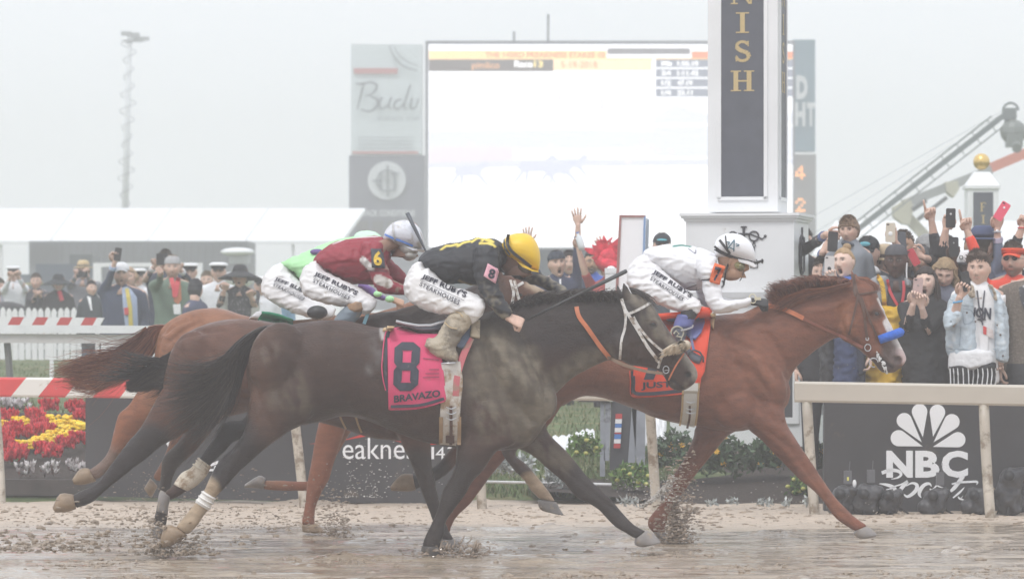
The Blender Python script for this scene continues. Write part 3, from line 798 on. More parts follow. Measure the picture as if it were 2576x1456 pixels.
m_ = MB(); ptext(m_, FS, 'D', 2003, 2032, 250, 190, .06); m_.build('lettering', mw, BS); m_ = MB(); ptext(m_, FS, 'H', 2000, 2026, 318, 258, .05); m_.build('lettering', mw, BS); m_ = MB(); ptext(m_, FS, 'T', 2030, 2050, 318, 258, .05); m_.build('lettering', mw, BS)
m_ = MB()
for ch, y in (('4',434),('2',516)):
    vs, fs = fit_text(ch, .0)
    pat = {'4':['..#.','.##.','#.#.','####','..#.'],'2':['.##.','#..#','..#.','.#..','####']}[ch]
    for j, row in enumerate(pat):
        for i, c_ in enumerate(row):
            if c_ == '#': m_.ell(scr(2004+i*6.4, y-14+j*7, .2), (.05,.05,.05), 6, 4)
m_.build('led_digits', em('led', (2.2,.9,.25)), BS)
m_ = MB()
for x, y0 in ((1379,36),(1293,80)): m_.tube([scr(x, y0), scr(x, 104)], .05, 6)
m_.build('antenna', M_grey, BS)
# far tents, container, trucks, mast
def far_box(name, label, cat, x0, y0, x1, y1, Y, th, m, extra=None):
    a = P(x0, y1, Y); c = P(x1, y0, Y); t = thing(name, label, cat, ((a.x+c.x)/2, Y, a.z))
    MB().box(((a.x+c.x)/2, Y+th/2, (a.z+c.z)/2), (c.x-a.x, th, c.z-a.z)).build('shell', m, t); return t
M_tent = mat('tent_fabric', (.86,.87,.88), .6)
YT = 118.0
def tent(label, x0, x1, y_r, y_e, n):
    t = thing('marquee', label, 'tent', P((x0+x1)/2, 760, YT)); w = (x1-x0)/n
    for k in range(n):
        xa = x0+k*w; a = P(xa+2, y_e, YT); b_ = P(xa+w, y_e, YT); c = P(xa+w+60, y_r, YT+9); d = P(xa+62, y_r, YT+9)
        MB().poly([a, b_, c, d], (0, 0, -.12)).build('roof_panel', M_tent, t)
    for k in range(n*2+1): a = P(x0+w*k/2, y_e, YT+.2); MB().tube([a, a+Vector((0,0,-2.6))], .05, 6).build('tent_pole', M_tent, t)
    return t
tent('wide white marquee with sloping roof behind the grey container at left', -120, 860, 524, 606, 4)
tent('white marquee roof seen above the crowd at the far right', 2040, 2760, 556, 640, 3)
t = far_box('grey_container', 'long dark grey container building beyond the crowd at left', 'container', 73, 606, 624, 772, 112, 4, mat('cont_grey', (.10,.11,.13), .7))
for k in range(26):
    a = P(158+k*18, 610, 112-.05); MB().box((a.x, a.y, a.z-.95), (.06, .06, 1.9)).build('corrugation_rib', mat('cont_rib', (.07,.075,.09), .7), t)
for k in range(9):
    a = P(112, 615+k*6, 112-.05); MB().box((a.x, a.y, a.z), (.9, .05, .04)).build('louvre', mat('cont_rib', (.07,.075,.09), .7), t)
t = thing('parked_truck', 'dark blue box truck parked in front of the grey container', 'truck', P(150, 745, 72))
for (x0_, y0_, x1_, y1_, nm, c) in ((90,664,250,740,'box_body',(.06,.08,.12)),(175,640,232,664,'roof_rack',(.08,.09,.1)),(40,690,90,740,'cab',(.1,.12,.15)),(60,712,250,716,'yellow_stripe',(.45,.4,.15))):
    a = P(x0_, y1_, 72); c_ = P(x1_, y0_, 72); d_ = .0 if nm != 'yellow_stripe' else -.03
    MB().box(((a.x+c_.x)/2, 73+d_, (a.z+c_.z)/2), (c_.x-a.x, 2, c_.z-a.z)).build(nm, mat('trk_'+nm, c, .5), t)
t = thing('portal', 'white portal frame standing behind the two men with raised phones', 'portal', P(370, 760, 66))
for (x0_, y0_, x1_, y1_) in ((234,661,254,790),(488,661,508,790),(254,661,488,671)):
    a = P(x0_, y1_, 66); c_ = P(x1_, y0_, 66); MB().box(((a.x+c_.x)/2, 66.1, (a.z+c_.z)/2), (c_.x-a.x, .2, c_.z-a.z)).build('frame_bar', M_white, t)
t = thing('satellite_dish', 'pale satellite dish on a mast beside the end of the container', 'satellite dish', P(600, 740, 80))
m_ = MB(); c0 = P(598, 634, 80); m_.ell(c0, (.42,.42,.11), 20, 10); m_.build('dish', M_tent, t, True)
m_ = MB(); m_.box(c0+Vector((.05,0,-.2)), (.5,.4,.16)); m_.tube([c0+Vector((0,0,-.2)), c0+Vector((0,0,-1.4))], .05); m_.build('mount', mat('mount_grey', (.4,.42,.42), .6), t)
for k, (x, y, r_x, lb) in enumerate(((540,695,42,'white dome umbrella behind the officer in white'),(600,690,40,'white dome umbrella behind the woman in the wide black hat'))):
    t = thing('white_umbrella', lb, 'umbrella', P(x, 800, 48)); c0 = P(x, y+12, 48)
    m_ = MB(); m_.ell(c0, (r_x/S(48), .35, 22/S(48)), 16, 8); m_.build('canopy', M_tent, t, True); m_ = MB(); m_.tube([c0, c0+Vector((0,0,-.8))], .02); m_.build('pole', M_steel, t)
t = thing('light_mast', 'tall thin floodlight mast with a cable coiled round it, faint in the fog', 'mast', P(322, 700, 100))
m_ = MB(); YM = 165; m_.tube([P(312, 640, YM), P(326, 90, YM)], [.17,.11], 10); m_.build('pole', mat('mast_white', (.7,.72,.75), .6), t, True)
m_ = MB(); pts = []
for k in range(160):
    q = P(312+14*k/160, 640-550*k/160, YM); a_ = k/160*2*math.pi*13; rad = .17+.12*(.5+.5*math.sin(k*.13)); pts.append(q+Vector((rad*1.3*math.cos(a_), rad*math.sin(a_), 0)))
m_.tube(pts, .022, 5); m_.build('coiled_cable', mat('cable_grey', (.35,.36,.38), .6), t)
m_ = MB()
for x, y, w_, h_ in ((318,85,26,10),(340,90,22,14),(355,98,40,10),(335,104,50,5)): m_.box(P(x, y, YM), (w_/S(YM), .3, h_/S(YM)))
m_.build('floodlights', mat('flood_grey', (.3,.31,.33), .6), t)
# camera crane and boom lift
t = thing('camera_crane', 'long dark camera crane arm rising over the crowd at right', 'crane', P(2150, 640, YC := 70))
KC = (70+25)/67; A_, B_ = P(*U('S4', 330, 1060), YC), P(*U('S4', 1440, 195), YC); dv = (B_-A_)
A2 = A_-dv*.25
m_ = MB(); m_.bar(A2, B_, .12, .13, up=(0,1,0)); m_.build('boom', mat('crane_grey', (.14,.16,.17), .6), t)
up = Vector((-dv.z, 0, dv.x)).normalized()
m_ = MB()
m_.tube([A_+up*.155, A_+up*.155+dv*.93], .020, 6); m_.tube([A2-up*.185, B_-up*.185], .016, 6)
m_.tube([A_+up*.9-dv*.2, A_+dv*.99+up*.1], .004, 4); m_.tube([A_+up*.55-dv*.2, A_+dv*.99+up*.05], .004, 4)
for k in range(9):
    q = A_+dv*(.1+.1*k); m_.bar(q, q+up*.155, .02, .02); m_.bar(q, q-up*.185, .02, .02)
m_.build('truss_rods', mat('crane_rod', (.2,.22,.22), .5), t)
m_ = MB(); c0 = P(*U('S4', 1470, 175), YC); m_.tube([c0+Vector((.17*math.cos(a_), 0, .17*math.sin(a_))) for a_ in np.linspace(0, 5.6, 16)], .028, 6)
m_.box(c0+Vector((-.02,0,-.07)), (.28,.18,.25)); m_.box(P(*U('S4', 1445, 260), YC), (.12,.1,.56)); m_.build('crane_head', mat('crane_grey', (.06,.075,.08), .6), t)
m_ = MB(); c0 = P(*U('S4', 1490, 330), YC); m_.ell(c0, (.30,.25,.28), 12, 8); m_.box(c0+Vector((0,-.1,-.2)), (.35,.4,.28)); m_.tube([c0+Vector((.02,-.3,-.3)), c0+Vector((.02,-.5,-.38))], .11, 10); m_.build('film_camera', mat('cam_grey', (.16,.18,.17), .5), t)
t = thing('boom_lift', 'cream and orange articulated boom lift faint behind the crowd at right', 'boom lift', P(2330, 640, 80))
mc = mat('cream_paint', (.48,.46,.36), .6); mo = mat('orange_paint', (.6,.17,.1), .6)
m_ = MB(); m_.bar(P(*U('S4',1310,595),80), P(*U('S4',1700,430),80), .24, .22, up=(0,1,0)); m_.build('upper_boom', mo, t)
m_ = MB(); m_.bar(P(*U('S4',700,850),80), P(*U('S4',1330,600),80), .22, .24, up=(0,1,0)); m_.build('middle_boom', mat('boom_grey', (.3,.31,.31), .6), t)
m_ = MB(); m_.poly([P(*U('S4',x,y),79.7) for x, y in ((625,870),(740,800),(770,870),(745,1000),(690,990),(630,940))], (0,.6,0)); m_.build('joint_plate', mc, t); m_ = MB(); m_.poly([P(*U('S4',x,y),79.7) for x, y in ((1000,690),(1090,680),(1100,740),(1060,800),(1010,760))], (0,.6,0)); m_.build('joint_plate', mc, t)
m_ = MB(); m_.bar(P(*U('S4',720,940),80), P(*U('S4',900,1130),80), .26, .26, up=(0,1,0)); m_.bar(P(*U('S4',880,1100),80), P(*U('S4',1150,1300),80), .24, .24, up=(0,1,0)); m_.build('lower_boom', mc, t)
m_ = MB(); m_.tube([P(*U('S4',760,890),79.6), P(*U('S4',860,820),79.6)], .06, 8); m_.tube([P(*U('S4',800,960),79.6), P(*U('S4',1010,800),79.6)], .05, 8); m_.build('ram', M_dark, t)
# small finish post
t = thing('finish_post', 'small white post with a gold ball on top and a dark panel behind the crowd', 'post', P(2469, 700, 28))
def q28(x, y): return P(x, y, 28)
cx = q28(2469, 0).x; s28 = 1/S(28)
m_ = MB(); m_.box((cx, 28, (q28(0,476).z+q28(0,900).z)/2), (78*s28, 78*s28, q28(0,476).z-q28(0,900).z)); m_.build('shaft', M_paint, t)
m_ = MB(); m_.box((cx, 28, q28(0,472).z), (87*s28, 87*s28, 8*s28))
w0, w1 = 42*s28, 19*s28; zb, zt = q28(0,468).z, q28(0,433).z
m_.add([(cx+sx*w, 28+sy*w, z) for w, z in ((w0,zb),(w1,zt)) for sx, sy in ((-1,-1),(1,-1),(1,1),(-1,1))], [(0,1,5,4),(1,2,6,5),(2,3,7,6),(3,0,4,7),(4,5,6,7)]); m_.build('cap', M_paint, t)
m_ = MB(); m_.ell((cx, 28, q28(0,407).z), (21*s28,)*3, 24, 16); m_.build('gold_ball', M_goldball, t, True)
y28 = 28-39*s28-.004; m_ = MB(); m_.add([(cx-25*s28, y28, q28(0,900).z), (cx+25*s28, y28, q28(0,900).z), (cx+25*s28, y28, q28(0,485).z), (cx-25*s28, y28, q28(0,485).z)], [(0,1,2,3)]); m_.build('dark_panel', M_panel, t)
for ch, yt, yb in (('F',511,533),('I',542,563),('N',570,592)):
    m_ = MB(); put_flat(m_, serif(ch), (cx-9*s28, y28-.006, q28(0,yb).z), (18*s28,0,0), (0,0,(yb-yt)*s28)); m_.build('letter', M_gold, t)

# --- sighting stand, white post, pipe, tarpaulin behind the rail
t = thing('sighting_board', 'tall narrow white panel in a red and blue frame on a grey striped stand', 'panel', P(1575, 1190, 7.6))
Yp = 7.6
def pb(nm, m, *qs, th=.03, d=0.0, v='W3'):
    for q in qs: m_ = MB(); m_.poly([P(*U(v, *p), Yp-d) for p in q], (0, th, 0)); m_.build(nm, m, t)
pb('white_panel', mat('panel_white', (.88,.88,.9), .5), [(500,132),(470,790),(672,790),(686,132)], th=.02)  # panel is a plain white board
pb('red_frame_edge', mat('worn_red', (.33,.16,.15), .6, noise=.2), [(483,114),(500,130),(472,790),(448,790)], d=.01)
pb('top_frame_edge', mat('worn_red', (.33,.16,.15), .6), [(483,112),(706,114),(690,131),(500,131)], d=.012)
pb('blue_frame_edge', mat('pale_blue', (.2,.32,.55), .6), [(688,131),(706,116),(690,790),(672,790)], d=.01)
pb('rear_panel', mat('grey_blue', (.45,.5,.55), .6), [(708,138),(735,150),(715,790),(690,790)], d=-.05)
mg = mat('grey_boards', (.3,.32,.36), .7, noise=.15, dirt=(.1,.1,.11), dscale=6, dthr=.6)
pb('stand_board', mg, [(1888,280),(1916,280),(1920,772),(1886,772)], [(1922,276),(1960,276),(1948,668),(1912,668)], v='B2')
pb('stand_board', mg, [(2095,300),(2190,300),(2185,705),(2132,705)], [(2100,300),(2130,300),(2122,680),(2072,680)], v='B2', d=.02)
pb('dark_board', M_dark, [(1962,276),(2098,276),(2075,730),(1950,730)], v='B2')
cols = [(355,388,'r'),(390,420,'w'),(422,446,'b'),(448,478,'w'),(480,489,'r'),(491,522,'b'),(524,552,'w'),(554,584,'r')]
for a, b_, c in cols:
    pb('colour_band', {'r':mat('band_red',(.5,.06,.06),.5),'w':M_white,'b':mat('band_blue',(.08,.22,.55),.5)}[c], [(2036-a*.06+20,a),(1992-a*.06+20,a),(1992-b_*.06+20,b_),(2036-b_*.06+20,b_)], v='B2', d=.03, th=.01)
pb('sloping_cap', mat('cap_grey', (.4,.42,.44), .5), [(1235,1262),(1310,1224),(1420,1244),(1540,1272),(1530,1290),(1400,1262),(1320,1245),(1250,1280)], v='V4', d=.05, th=.3)
pb('dark_underside', M_black, [(1180,1245),(1240,1270),(1500,1292),(1500,1300),(1190,1290)], v='V4', d=.03, th=.3)
t = thing('white_post', 'short white capped fence post left of the tall framed panel', 'post', P(1537, 900, 8.2))
m_ = MB(); a = P(1537, 960, 8.2); c_ = P(1537, 690, 8.2); w_ = 31/S(8.2); m_.box((a.x, 8.2, (a.z+c_.z)/2), (w_*.94, w_*.94, c_.z-a.z)); m_.build('post_shaft', M_paint, t)
m_ = MB(); zt = P(0, 672, 8.2).z; m_.box((a.x, 8.2, (zt+c_.z)/2), (w_, w_, (zt-c_.z)*.7)); m_.ell((a.x, 8.2, c_.z+.012), (w_*.5, w_*.5, (zt-c_.z)*.98), 12, 8); m_.build('post_cap', M_paint, t)
m_ = MB(); a, b_ = P(*U('B2', 1040, 806), 7.2), P(*U('B2', 1962, 826), 6.9); m_.tube([a, b_], .011, 10)
tag(m_.build('white_pipe', M_white, None, True), 'thin white pipe lying across the grass behind the rail', 'pipe')
def tarp(pts, Y, label):
    m_ = MB(); n = 18; vs = []
    for j in range(6):
        for i in range(n+1):
            k = i/n*(len(pts)-1); a = min(int(k), len(pts)-2); f_ = k-a
            x = pts[a][0]*(1-f_)+pts[a+1][0]*f_; yt = pts[a][1]*(1-f_)+pts[a+1][1]*f_; yb = pts[a][2]*(1-f_)+pts[a+1][2]*f_
            y = yt+(yb-yt)*j/5; p = P(*U('B2', x, y), Y+.5-j*.1); vs.append(p+Vector((0, .04*math.sin(i*1.7+j), .012*math.sin(i*2.3+j*1.1))))
    m_.add(vs, [(j*(n+1)+i, (j+1)*(n+1)+i, (j+1)*(n+1)+i+1, j*(n+1)+i+1) for j in range(5) for i in range(n)])
    tag(m_.build('white_tarpaulin', mat('tarp', (.8,.81,.83), .45, bump=.3, bscale=20), None, True), label, 'tarpaulin')
tarp([(1570,505,600),(1640,500,600),(1700,495,600),(1760,470,580),(1800,455,570),(1850,465,520)], 9.2, 'crumpled white tarpaulin on the grass left of the striped stand')
tarp([(2180,450,570),(2190,380,570),(2260,370,570),(2330,400,570)], 9.0, 'crumpled white sheet on the ground right of the striped stand')

# --- flower beds, mulch, grass, plants
M_mulch = mat('mulch', (.045,.034,.028), .95, noise=.5, nscale=40, bump=1, bscale=60)
def bed(name, pts, Yb, label):
    vs = []; n = len(pts)
    for (x, yb, yt) in pts:
        for j in range(7):
            y = yb+(yt-yb)*j/6; Y = Yb[0]+(Yb[1]-Yb[0])*j/6; vs.append(P(x, y, Y))
    fs = [(i*7+j, (i+1)*7+j, (i+1)*7+j+1, i*7+j+1) for i in range(n-1) for j in range(6)]
    me = bpy.data.meshes.new(name); me.from_pydata(vs, [], fs); o = link(name, me, M_mulch); kind(o, 'structure'); return o
bed('flower_bed', [(-400,1203,1030),(-60,1205,1035),(120,1207,1038),(260,1210,1040)], (7.5, 9.8), '')
bed('mulch_bed', [(1330,1232,1190),(1420,1238,1180),(1700,1265,1170),(2080,1268,1140),(2150,1268,1150)], (6.6, 8.6), '')
m_ = MB(); m_.bar(P(-400,1222,7.3), P(225,1226,7.3), .12, .12); tag(m_.build('timber_edging', mat('dark_timber', (.07,.06,.055), .7, noise=.3), None), 'dark timber edging along the front of the flower bed', 'edging')

def leafy(mb, c, r, n, ls, R, cols, colv, flat=.0, up=.3):
    """leaf quads filling an ellipsoid; colours appended per vertex"""
    for _ in range(n):
        d = R.normal(size=3); d /= np.linalg.norm(d)+1e-9; k = R.rand()**.45
        if d[2] < -.3: d[2] *= -1
        p = Vector((c[0]+d[0]*r[0]*k, c[1]+d[1]*r[1]*k, c[2]+d[2]*r[2]*k))
        a = Vector(R.normal(size=3)); a.z += up; a.normalize(); b_ = a.cross(Vector(R.normal(size=3))).normalized()
        l = ls*R.uniform(.6, 1.4); w = l*.42
        mb.add([p, p+a*l*.5+b_*w*.5, p+a*l, p+a*l*.5-b_*w*.5], [(0,1,2,3)])
        cc = np.array(cols[R.randint(len(cols))])*R.uniform(.7, 1.3); colv += [cc]*4
def attr_build(mb, colv, name, m, parent=None):
    me = mb.mesh(name); setcol(me, np.array(colv)); return link(name, me, m, parent, False)
M_leaf = mat('leaf_attr', attr=True, rough=.55); M_petal = mat('petal_attr', attr=True, rough=.6)
GREENS = [(.06,.12,.03),(.05,.09,.03),(.09,.14,.04)]
def plant(name, label, cat, x, yb, w, h, Y, R, leaves=90, fol=GREENS, ls=.035, flowers=None, group=None):
    """w,h in px; flowers = (kind, n, colours)"""
    c0 = P(x, yb, Y); s = 1/S(Y); t = thing(name, label, cat, c0, group)
    m_ = MB(); cv = []; rx, rz = w*s/2, h*s*.55
    leafy(m_, (c0.x, c0.y, c0.z+rz*.8), (rx*.95, rx*.8, rz), leaves, ls, R, fol, cv); attr_build(m_, cv, 'foliage', M_leaf, t)
    if flowers:
        k, n, cols = flowers; m_ = MB(); cv = []
        for _ in range(n):
            a = R.uniform(0, 6.28); rr_ = R.rand()**.5*rx; p = Vector((c0.x+rr_*math.cos(a), c0.y-abs(rr_*math.sin(a))*.8, c0.z+rz*R.uniform(.7, 1.75)))
            col = np.array(cols[R.randint(len(cols))])
            if k == 'ball':
                n0 = len(m_.v); m_.ell(p, (.021,.019,.015), 7, 5); cv += [col*R.uniform(.8,1.1)]*(len(m_.v)-n0)
            elif k == 'plume':
                for _q in range(7):
                    d = Vector((R.normal()*.35, R.normal()*.35, 1)).normalized(); l = R.uniform(.025,.055); n0 = len(m_.v)
                    m_.tube([p, p+d*l*.5, p+d*l], [.006,.008,.001], 4); cv += [col*R.uniform(.6,1.2)]*(len(m_.v)-n0)
            elif k == 'star':
                for q in range(8):
                    a_ = q/8*6.28+R.rand()*.3; d = Vector((math.cos(a_), -.35, math.sin(a_)*.9)); e = d.cross(Vector((0,1,0))).normalized()*.005; n0 = len(m_.v)
                    m_.add([p, p+d*.012+e, p+d*.028, p+d*.012-e], [(0,1,2,3)]); cv += [col*R.uniform(.8,1.1)]*(len(m_.v)-n0)
                n0 = len(m_.v); m_.ell(p+Vector((0,-.004,0)), (.006,.004,.006), 6, 4); cv += [col*.7]*(len(m_.v)-n0)
        attr_build(m_, cv, 'blossoms', M_petal, t)
    return t
R1 = np.random.RandomState(21)
REDC = [(.66,.03,.05),(.55,.02,.04),(.72,.07,.09)]; YEL = [(.9,.60,.02),(.85,.52,.01),(.95,.68,.06)]; WHT = [(.7,.68,.68),(.6,.55,.56)]
ORD = ['leftmost','second','third','fourth','fifth','sixth','seventh','eighth','ninth','tenth','eleventh','twelfth']
def rowlabels(pts, rows, fmt):
    """one label per plant: its row (by height in the bed) and its place in that row"""
    out = {}; ys_ = sorted(range(len(pts)), key=lambda i: pts[i][1]); k = math.ceil(len(pts)/len(rows))
    for r, nm in enumerate(rows):
        grp = sorted(ys_[r*k:(r+1)*k], key=lambda i: pts[i][0])
        for q, i in enumerate(grp): out[i] = fmt % (ORD[q]+('' if q == 0 else ' from the left'), nm)
    return out
def bedY(y): return 7.6+(1200-y)/165*2.2
red = [(325,330),(505,340),(60,400),(235,395),(95,480),(35,545),(260,460),(200,510),(305,490),(70,510),(120,630),(290,620),(440,580),(520,550),(20,670),(540,400),(30,600),(110,665),(350,640)]
yel = [(20,440),(120,415),(205,400),(285,395),(350,405),(400,435),(335,450),(460,405),(505,440),(548,455),(440,470),(390,495),(345,505),(305,530),(370,545),(430,520),(480,500),(235,560),(185,575),(255,545),(30,590),(92,570),(155,430)]
wh = [(30,330),(155,335),(165,760),(335,755),(500,740),(90,325),(560,760)]
LB = rowlabels(red, ('back','middle','front'), 'red plumed celosia plant, %s in the %s row of the flower bed')
for i, (zx, zy) in enumerate(red):
    x, y = U('B1', zx, zy); plant('celosia_plant', LB[i], 'flower', x, y+18, 50, 40, bedY(y+18), R1, 40, flowers=('plume', 48, REDC), group='red celosia plants in the flower bed')
LB = rowlabels(yel, ('back','middle','front'), 'yellow marigold plant, %s in the %s row of yellow blooms')
for i, (zx, zy) in enumerate(yel):
    x, y = U('B1', zx, zy); plant('marigold_plant', LB[i], 'flower', x, y+15, 34, 30, bedY(y+15), R1, 30, flowers=('ball', 34, YEL), group='yellow marigold plants in the flower bed')
LB = rowlabels(wh, ('back','front'), 'white begonia plant, %s along the %s edge of the flower bed')
for i, (zx, zy) in enumerate(wh):
    x, y = U('B1', zx, zy); front = zy > 600
    plant('begonia_plant', LB[i], 'flower', x, y+14, 46, 38, bedY(y+14), R1, 60, fol=[(.08,.05,.04),(.12,.06,.05)], flowers=('plume', 14, WHT), group='white begonias at the front of the flower bed' if front else 'white begonias at the back of the flower bed')
SILV = [(.42,.45,.44),(.5,.53,.52),(.35,.38,.37)]
for lb, (x, y, w, h, n) in zip(('leftmost, right of the black sign board','behind the tan hind hoof','largest, over the white pipe','lowest, in front of the white pipe'), ((1262,1205,70,62,220),(1310,1215,80,66,240),(1400,1238,70,66,240),(1440,1240,70,44,160))):
    plant('dusty_miller', 'bushy silver dusty miller, '+lb, 'plant', x, y, w, h, 6.9, R1, n, SILV, .05, group='silver bushes behind the crossing legs')
MM = ((845,1100),(1035,1078),(1290,1100),(1520,1100),(1715,1080),(40,1080),(130,1085),(1370,1105))
LB = rowlabels(MM, ('edge',), 'small silver dusty miller, %s along the mulch %s')
for i, (zx, zy) in enumerate(MM):
    x, y = U('V6', zx, zy); plant('dusty_miller', LB[i], 'plant', x, y, 34, 24, 6.0, R1, 45, SILV, .035, group='small silver plants along the mulch edge')
for (x, y, w, h, n, lb) in ((1470,1172,90,84,620,'green lantana bush left of the striped stand'),(1590,1252,116,88,700,'green lantana bush in front of the striped stand'),(2015,1262,70,64,360,'small green bush at the foot of the right post')):
    plant('lantana_bush', lb, 'bush', x, y, w, h, 7.0, R1, n, [(.10,.20,.04),(.07,.15,.03),(.15,.24,.06)], .045, flowers=('ball', 8, [(.5,.5,.15)]))
for (x, y, w, h, n, nf, lb) in ((1700,1205,120,120,760,4,'tall coreopsis with few yellow flowers behind the middle post'),(1800,1235,180,150,1200,9,'broad coreopsis clump with yellow star flowers between the forelegs'),(1925,1215,140,115,800,4,'coreopsis clump behind the stretched foreleg'),(2060,1200,60,90,300,2,'coreopsis at the left edge of the black sign board'),(1650,1190,50,70,120,1,'coreopsis low against the grey stand')):
    plant('coreopsis_plant', lb, 'plant', x, y, w, h, 7.6, R1, n, [(.05,.10,.04),(.04,.08,.04),(.07,.12,.06)], .055, flowers=('star', nf, [(.85,.5,.04)]))
def grass(area, n, hgt, seed, label):
    R = np.random.RandomState(seed); m_ = MB(); cv = []
    for _ in range(n):
        x, y = area(R); z = gz(x, y); a = R.uniform(0, 6.28); h = hgt*R.uniform(.5, 1.3); w = .004*R.uniform(.8, 2)
        lean = Vector((R.normal()*.35, R.normal()*.35, 1))*h; e = Vector((math.cos(a), math.sin(a), 0))*w; p = Vector((x, y, z))
        m_.add([p-e, p+e, p+lean*.6+e*.6, p+lean, p+lean*.6-e*.6], [(0,1,2,3,4)])
        cv += [np.array([(.10,.15,.045),(.13,.17,.06),(.19,.18,.09),(.075,.12,.04)][R.randint(4)])*R.uniform(.8,1.25)]*5
    kind(attr_build(m_, cv, 'grass', M_leaf), 'stuff', label)
grass(lambda R: (R.uniform(-.9, 1.4), R.uniform(7.25, 9.2)), 5200, .05, 31, 'short tufty grass between the sign board and the bushes')
grass(lambda R: (R.uniform(-8, 5), 10.2+R.rand()**1.6*22), 24000, .05, 32, 'infield turf beyond the flower bed')
# ================================================================== HORSES
M_coat = mat('horse_coat', attr=True, rough=.46, rvar=.14, spec=.22, noise=.2, nscale=14, bump=.5, bscale=70, stretch=(1,1,2.2), dirt=(.16,.13,.10), dscale=26, dthr=.66)
M_hoof = mat('hoof', (.22,.20,.19), .45, noise=.25, nscale=14, dirt=(.3,.24,.18), dscale=18, dthr=.55)
M_hoofd = mat('hoof_dark', (.05,.042,.036), .5, noise=.2, dirt=(.14,.11,.08), dscale=14, dthr=.55)
M_hoof2 = mat('hoof_tan', (.27,.19,.12), .5, noise=.25, nscale=14, dirt=(.2,.14,.09), dscale=14, dthr=.55)
M_wrap = mat('leg_wrap', (.62,.55,.45), .8, noise=.12, nscale=10, dirt=(.33,.24,.16), dscale=12, dthr=.52, bump=.5, bscale=90)
M_eye = mat('eye_dark', (.01,.008,.008), .12, spec=.8)
M_strapw = mat('white_strap', (.62,.6,.58), .5, dirt=(.28,.22,.17), dscale=26, dthr=.5)
M_leather = mat('brown_leather', (.09,.04,.025), .45, noise=.2)
M_rein = mat('orange_rein', (.52,.16,.07), .55, noise=.15, nscale=20)
M_reinm = mat('muddy_rein', (.22,.15,.10), .5, noise=.2, nscale=20)
M_fleece = mat('fleece', (.62,.52,.4), .95, noise=.25, nscale=40, bump=1, bscale=50)

def horse(label, Y, torso, neck, head, ears, legs, lumps=(), voxel=.011, extra=None):
    t = thing('race_horse', label, 'horse', (P((torso[0][0]+torso[-1][0])/2, 820, Y).x, Y, 0))
    mb = MB(); loft(mb, torso, Y, 4, 28, .92); loft(mb, neck, Y, 4, 20); loft(mb, head, Y, 4, 20, .85)
    for e in ears: loft(mb, e, Y, 3, 10)
    for lg in legs: loft(mb, lg['s'], Y, 3, 14, 1.0, .2)
    for (x, y, rx, rz, yc, ry, an) in lumps:
        c = P(x, y, Y+yc); s_ = 1/S(Y)
        mb.ell(c, (rx*s_, ry, rz*s_), 16, 10, Matrix.Rotation(math.radians(an), 3, 'Y'))
    me = remesh(mb, 'body', voxel, 7, .55); c = vco(me).astype(float); c += vno(me)*(vnoise(c, 7, 3, 2)*.0035+vnoise(c*np.array([1,1,.5]), 24, 5, 2)*.0014)[:, None]; setco(me, c)
    return t, me
def hooves(t, Y, legs, m):
    for lg in legs:
        if 'h' in lg:
            mb = MB(); loft(mb, lg['h'], Y, 3, 14, .9, .12); mm = lg.get('m', m)
            link('hoof', mb.mesh('hoof'), mm, t)
def coat(me, base, Y, dark=None, paints=(), mottle=.18, mseed=1.0, light=None):
    c = vco(me).astype(float); px, py = topx(c); rgb = np.tile(np.array(base, float), (len(c), 1))
    n = vnoise(c, 3.2, mseed, 3); rgb *= (1+mottle*n)[:, None]
    if light is not None: blend(rgb, np.clip((vnoise(c, 2.3, mseed+3, 2)-.15)*2.2, 0, .6), light)
    for (pts, r, col, soft, strength, side) in paints:
        if isinstance(r, str): d = np.where(inside(px, py, pts), 0, dist_poly(px, py, list(pts)+[pts[0]])); m = np.clip(1-d/soft, 0, 1)
        else: m = np.clip((r+soft-dist_poly(px, py, pts))/soft, 0, 1)
        if side == 'near': m = m*(c[:, 1] < Y+.02)
        elif side == 'far': m = m*(c[:, 1] > Y+.02)
        if strength < 0:      # broken, streaky
            st = np.clip((vnoise(c@np.array([[1.3,0,.5],[0,1,0],[.7,0,-.45]]), 17, mseed+7, 3)+.38)*1.5, 0, 1); m = m*st*(-strength)
        else: m = m*strength
        blend(rgb, m, col)
    setcol(me, np.clip(rgb, 0, 1)); return me
def hair(t, name, guides, n, Y, m, seed, spread=.03, wid=.0035, ystd=.03, yc=0.0, seg=10, wob=.012, lenvar=.35, cols=None):
    """strands blended between pixel guide polylines"""
    R = np.random.RandomState(seed); mb = MB(); cv = []
    G = [crom(g, 4) for g in guides]; G = [g[np.linspace(0, len(g)-1, seg+1).astype(int)] for g in G]
    s_ = S(Y)
    for _ in range(n):
        k = R.rand()*(len(G)-1); i = int(k); f = k-i; g = G[i]*(1-f)+G[min(i+1, len(G)-1)]*f
        L = 1-lenvar*R.rand()**1.5; ph = R.rand(3)*6.28; amp = wob*R.uniform(.3, 1.6); y0 = R.normal()*ystd; off = R.normal(size=2)*spread
        pts = []
        for j in range(seg+1):
            tt = j/seg*L; q = tt*seg; a = min(int(q), seg-1); w = q-a; x = g[a][0]*(1-w)+g[min(a+1, seg)][0]*w; yy = g[a][1]*(1-w)+g[min(a+1, seg)][1]*w
            e = tt**1.3; dd = off*e*s_+np.array([math.sin(ph[0]+tt*7), math.sin(ph[1]+tt*8)])*amp*s_*e
            pts.append(P(x+dd[0], yy+dd[1], Y+yc+y0*(.4+e)+.01*math.sin(ph[2]+tt*5)))
        rs = [wid*(1-.75*j/seg) for j in range(seg+1)]; n0 = len(mb.v); mb.tube(pts, rs, 3, False)
        c = np.array(cols[R.randint(len(cols))])*R.uniform(.75, 1.25); cv += [c]*(len(mb.v)-n0)
    return attr_build(mb, cv, name, m, t)
M_hair = mat('hair_attr', attr=True, rough=.45, spec=.4)
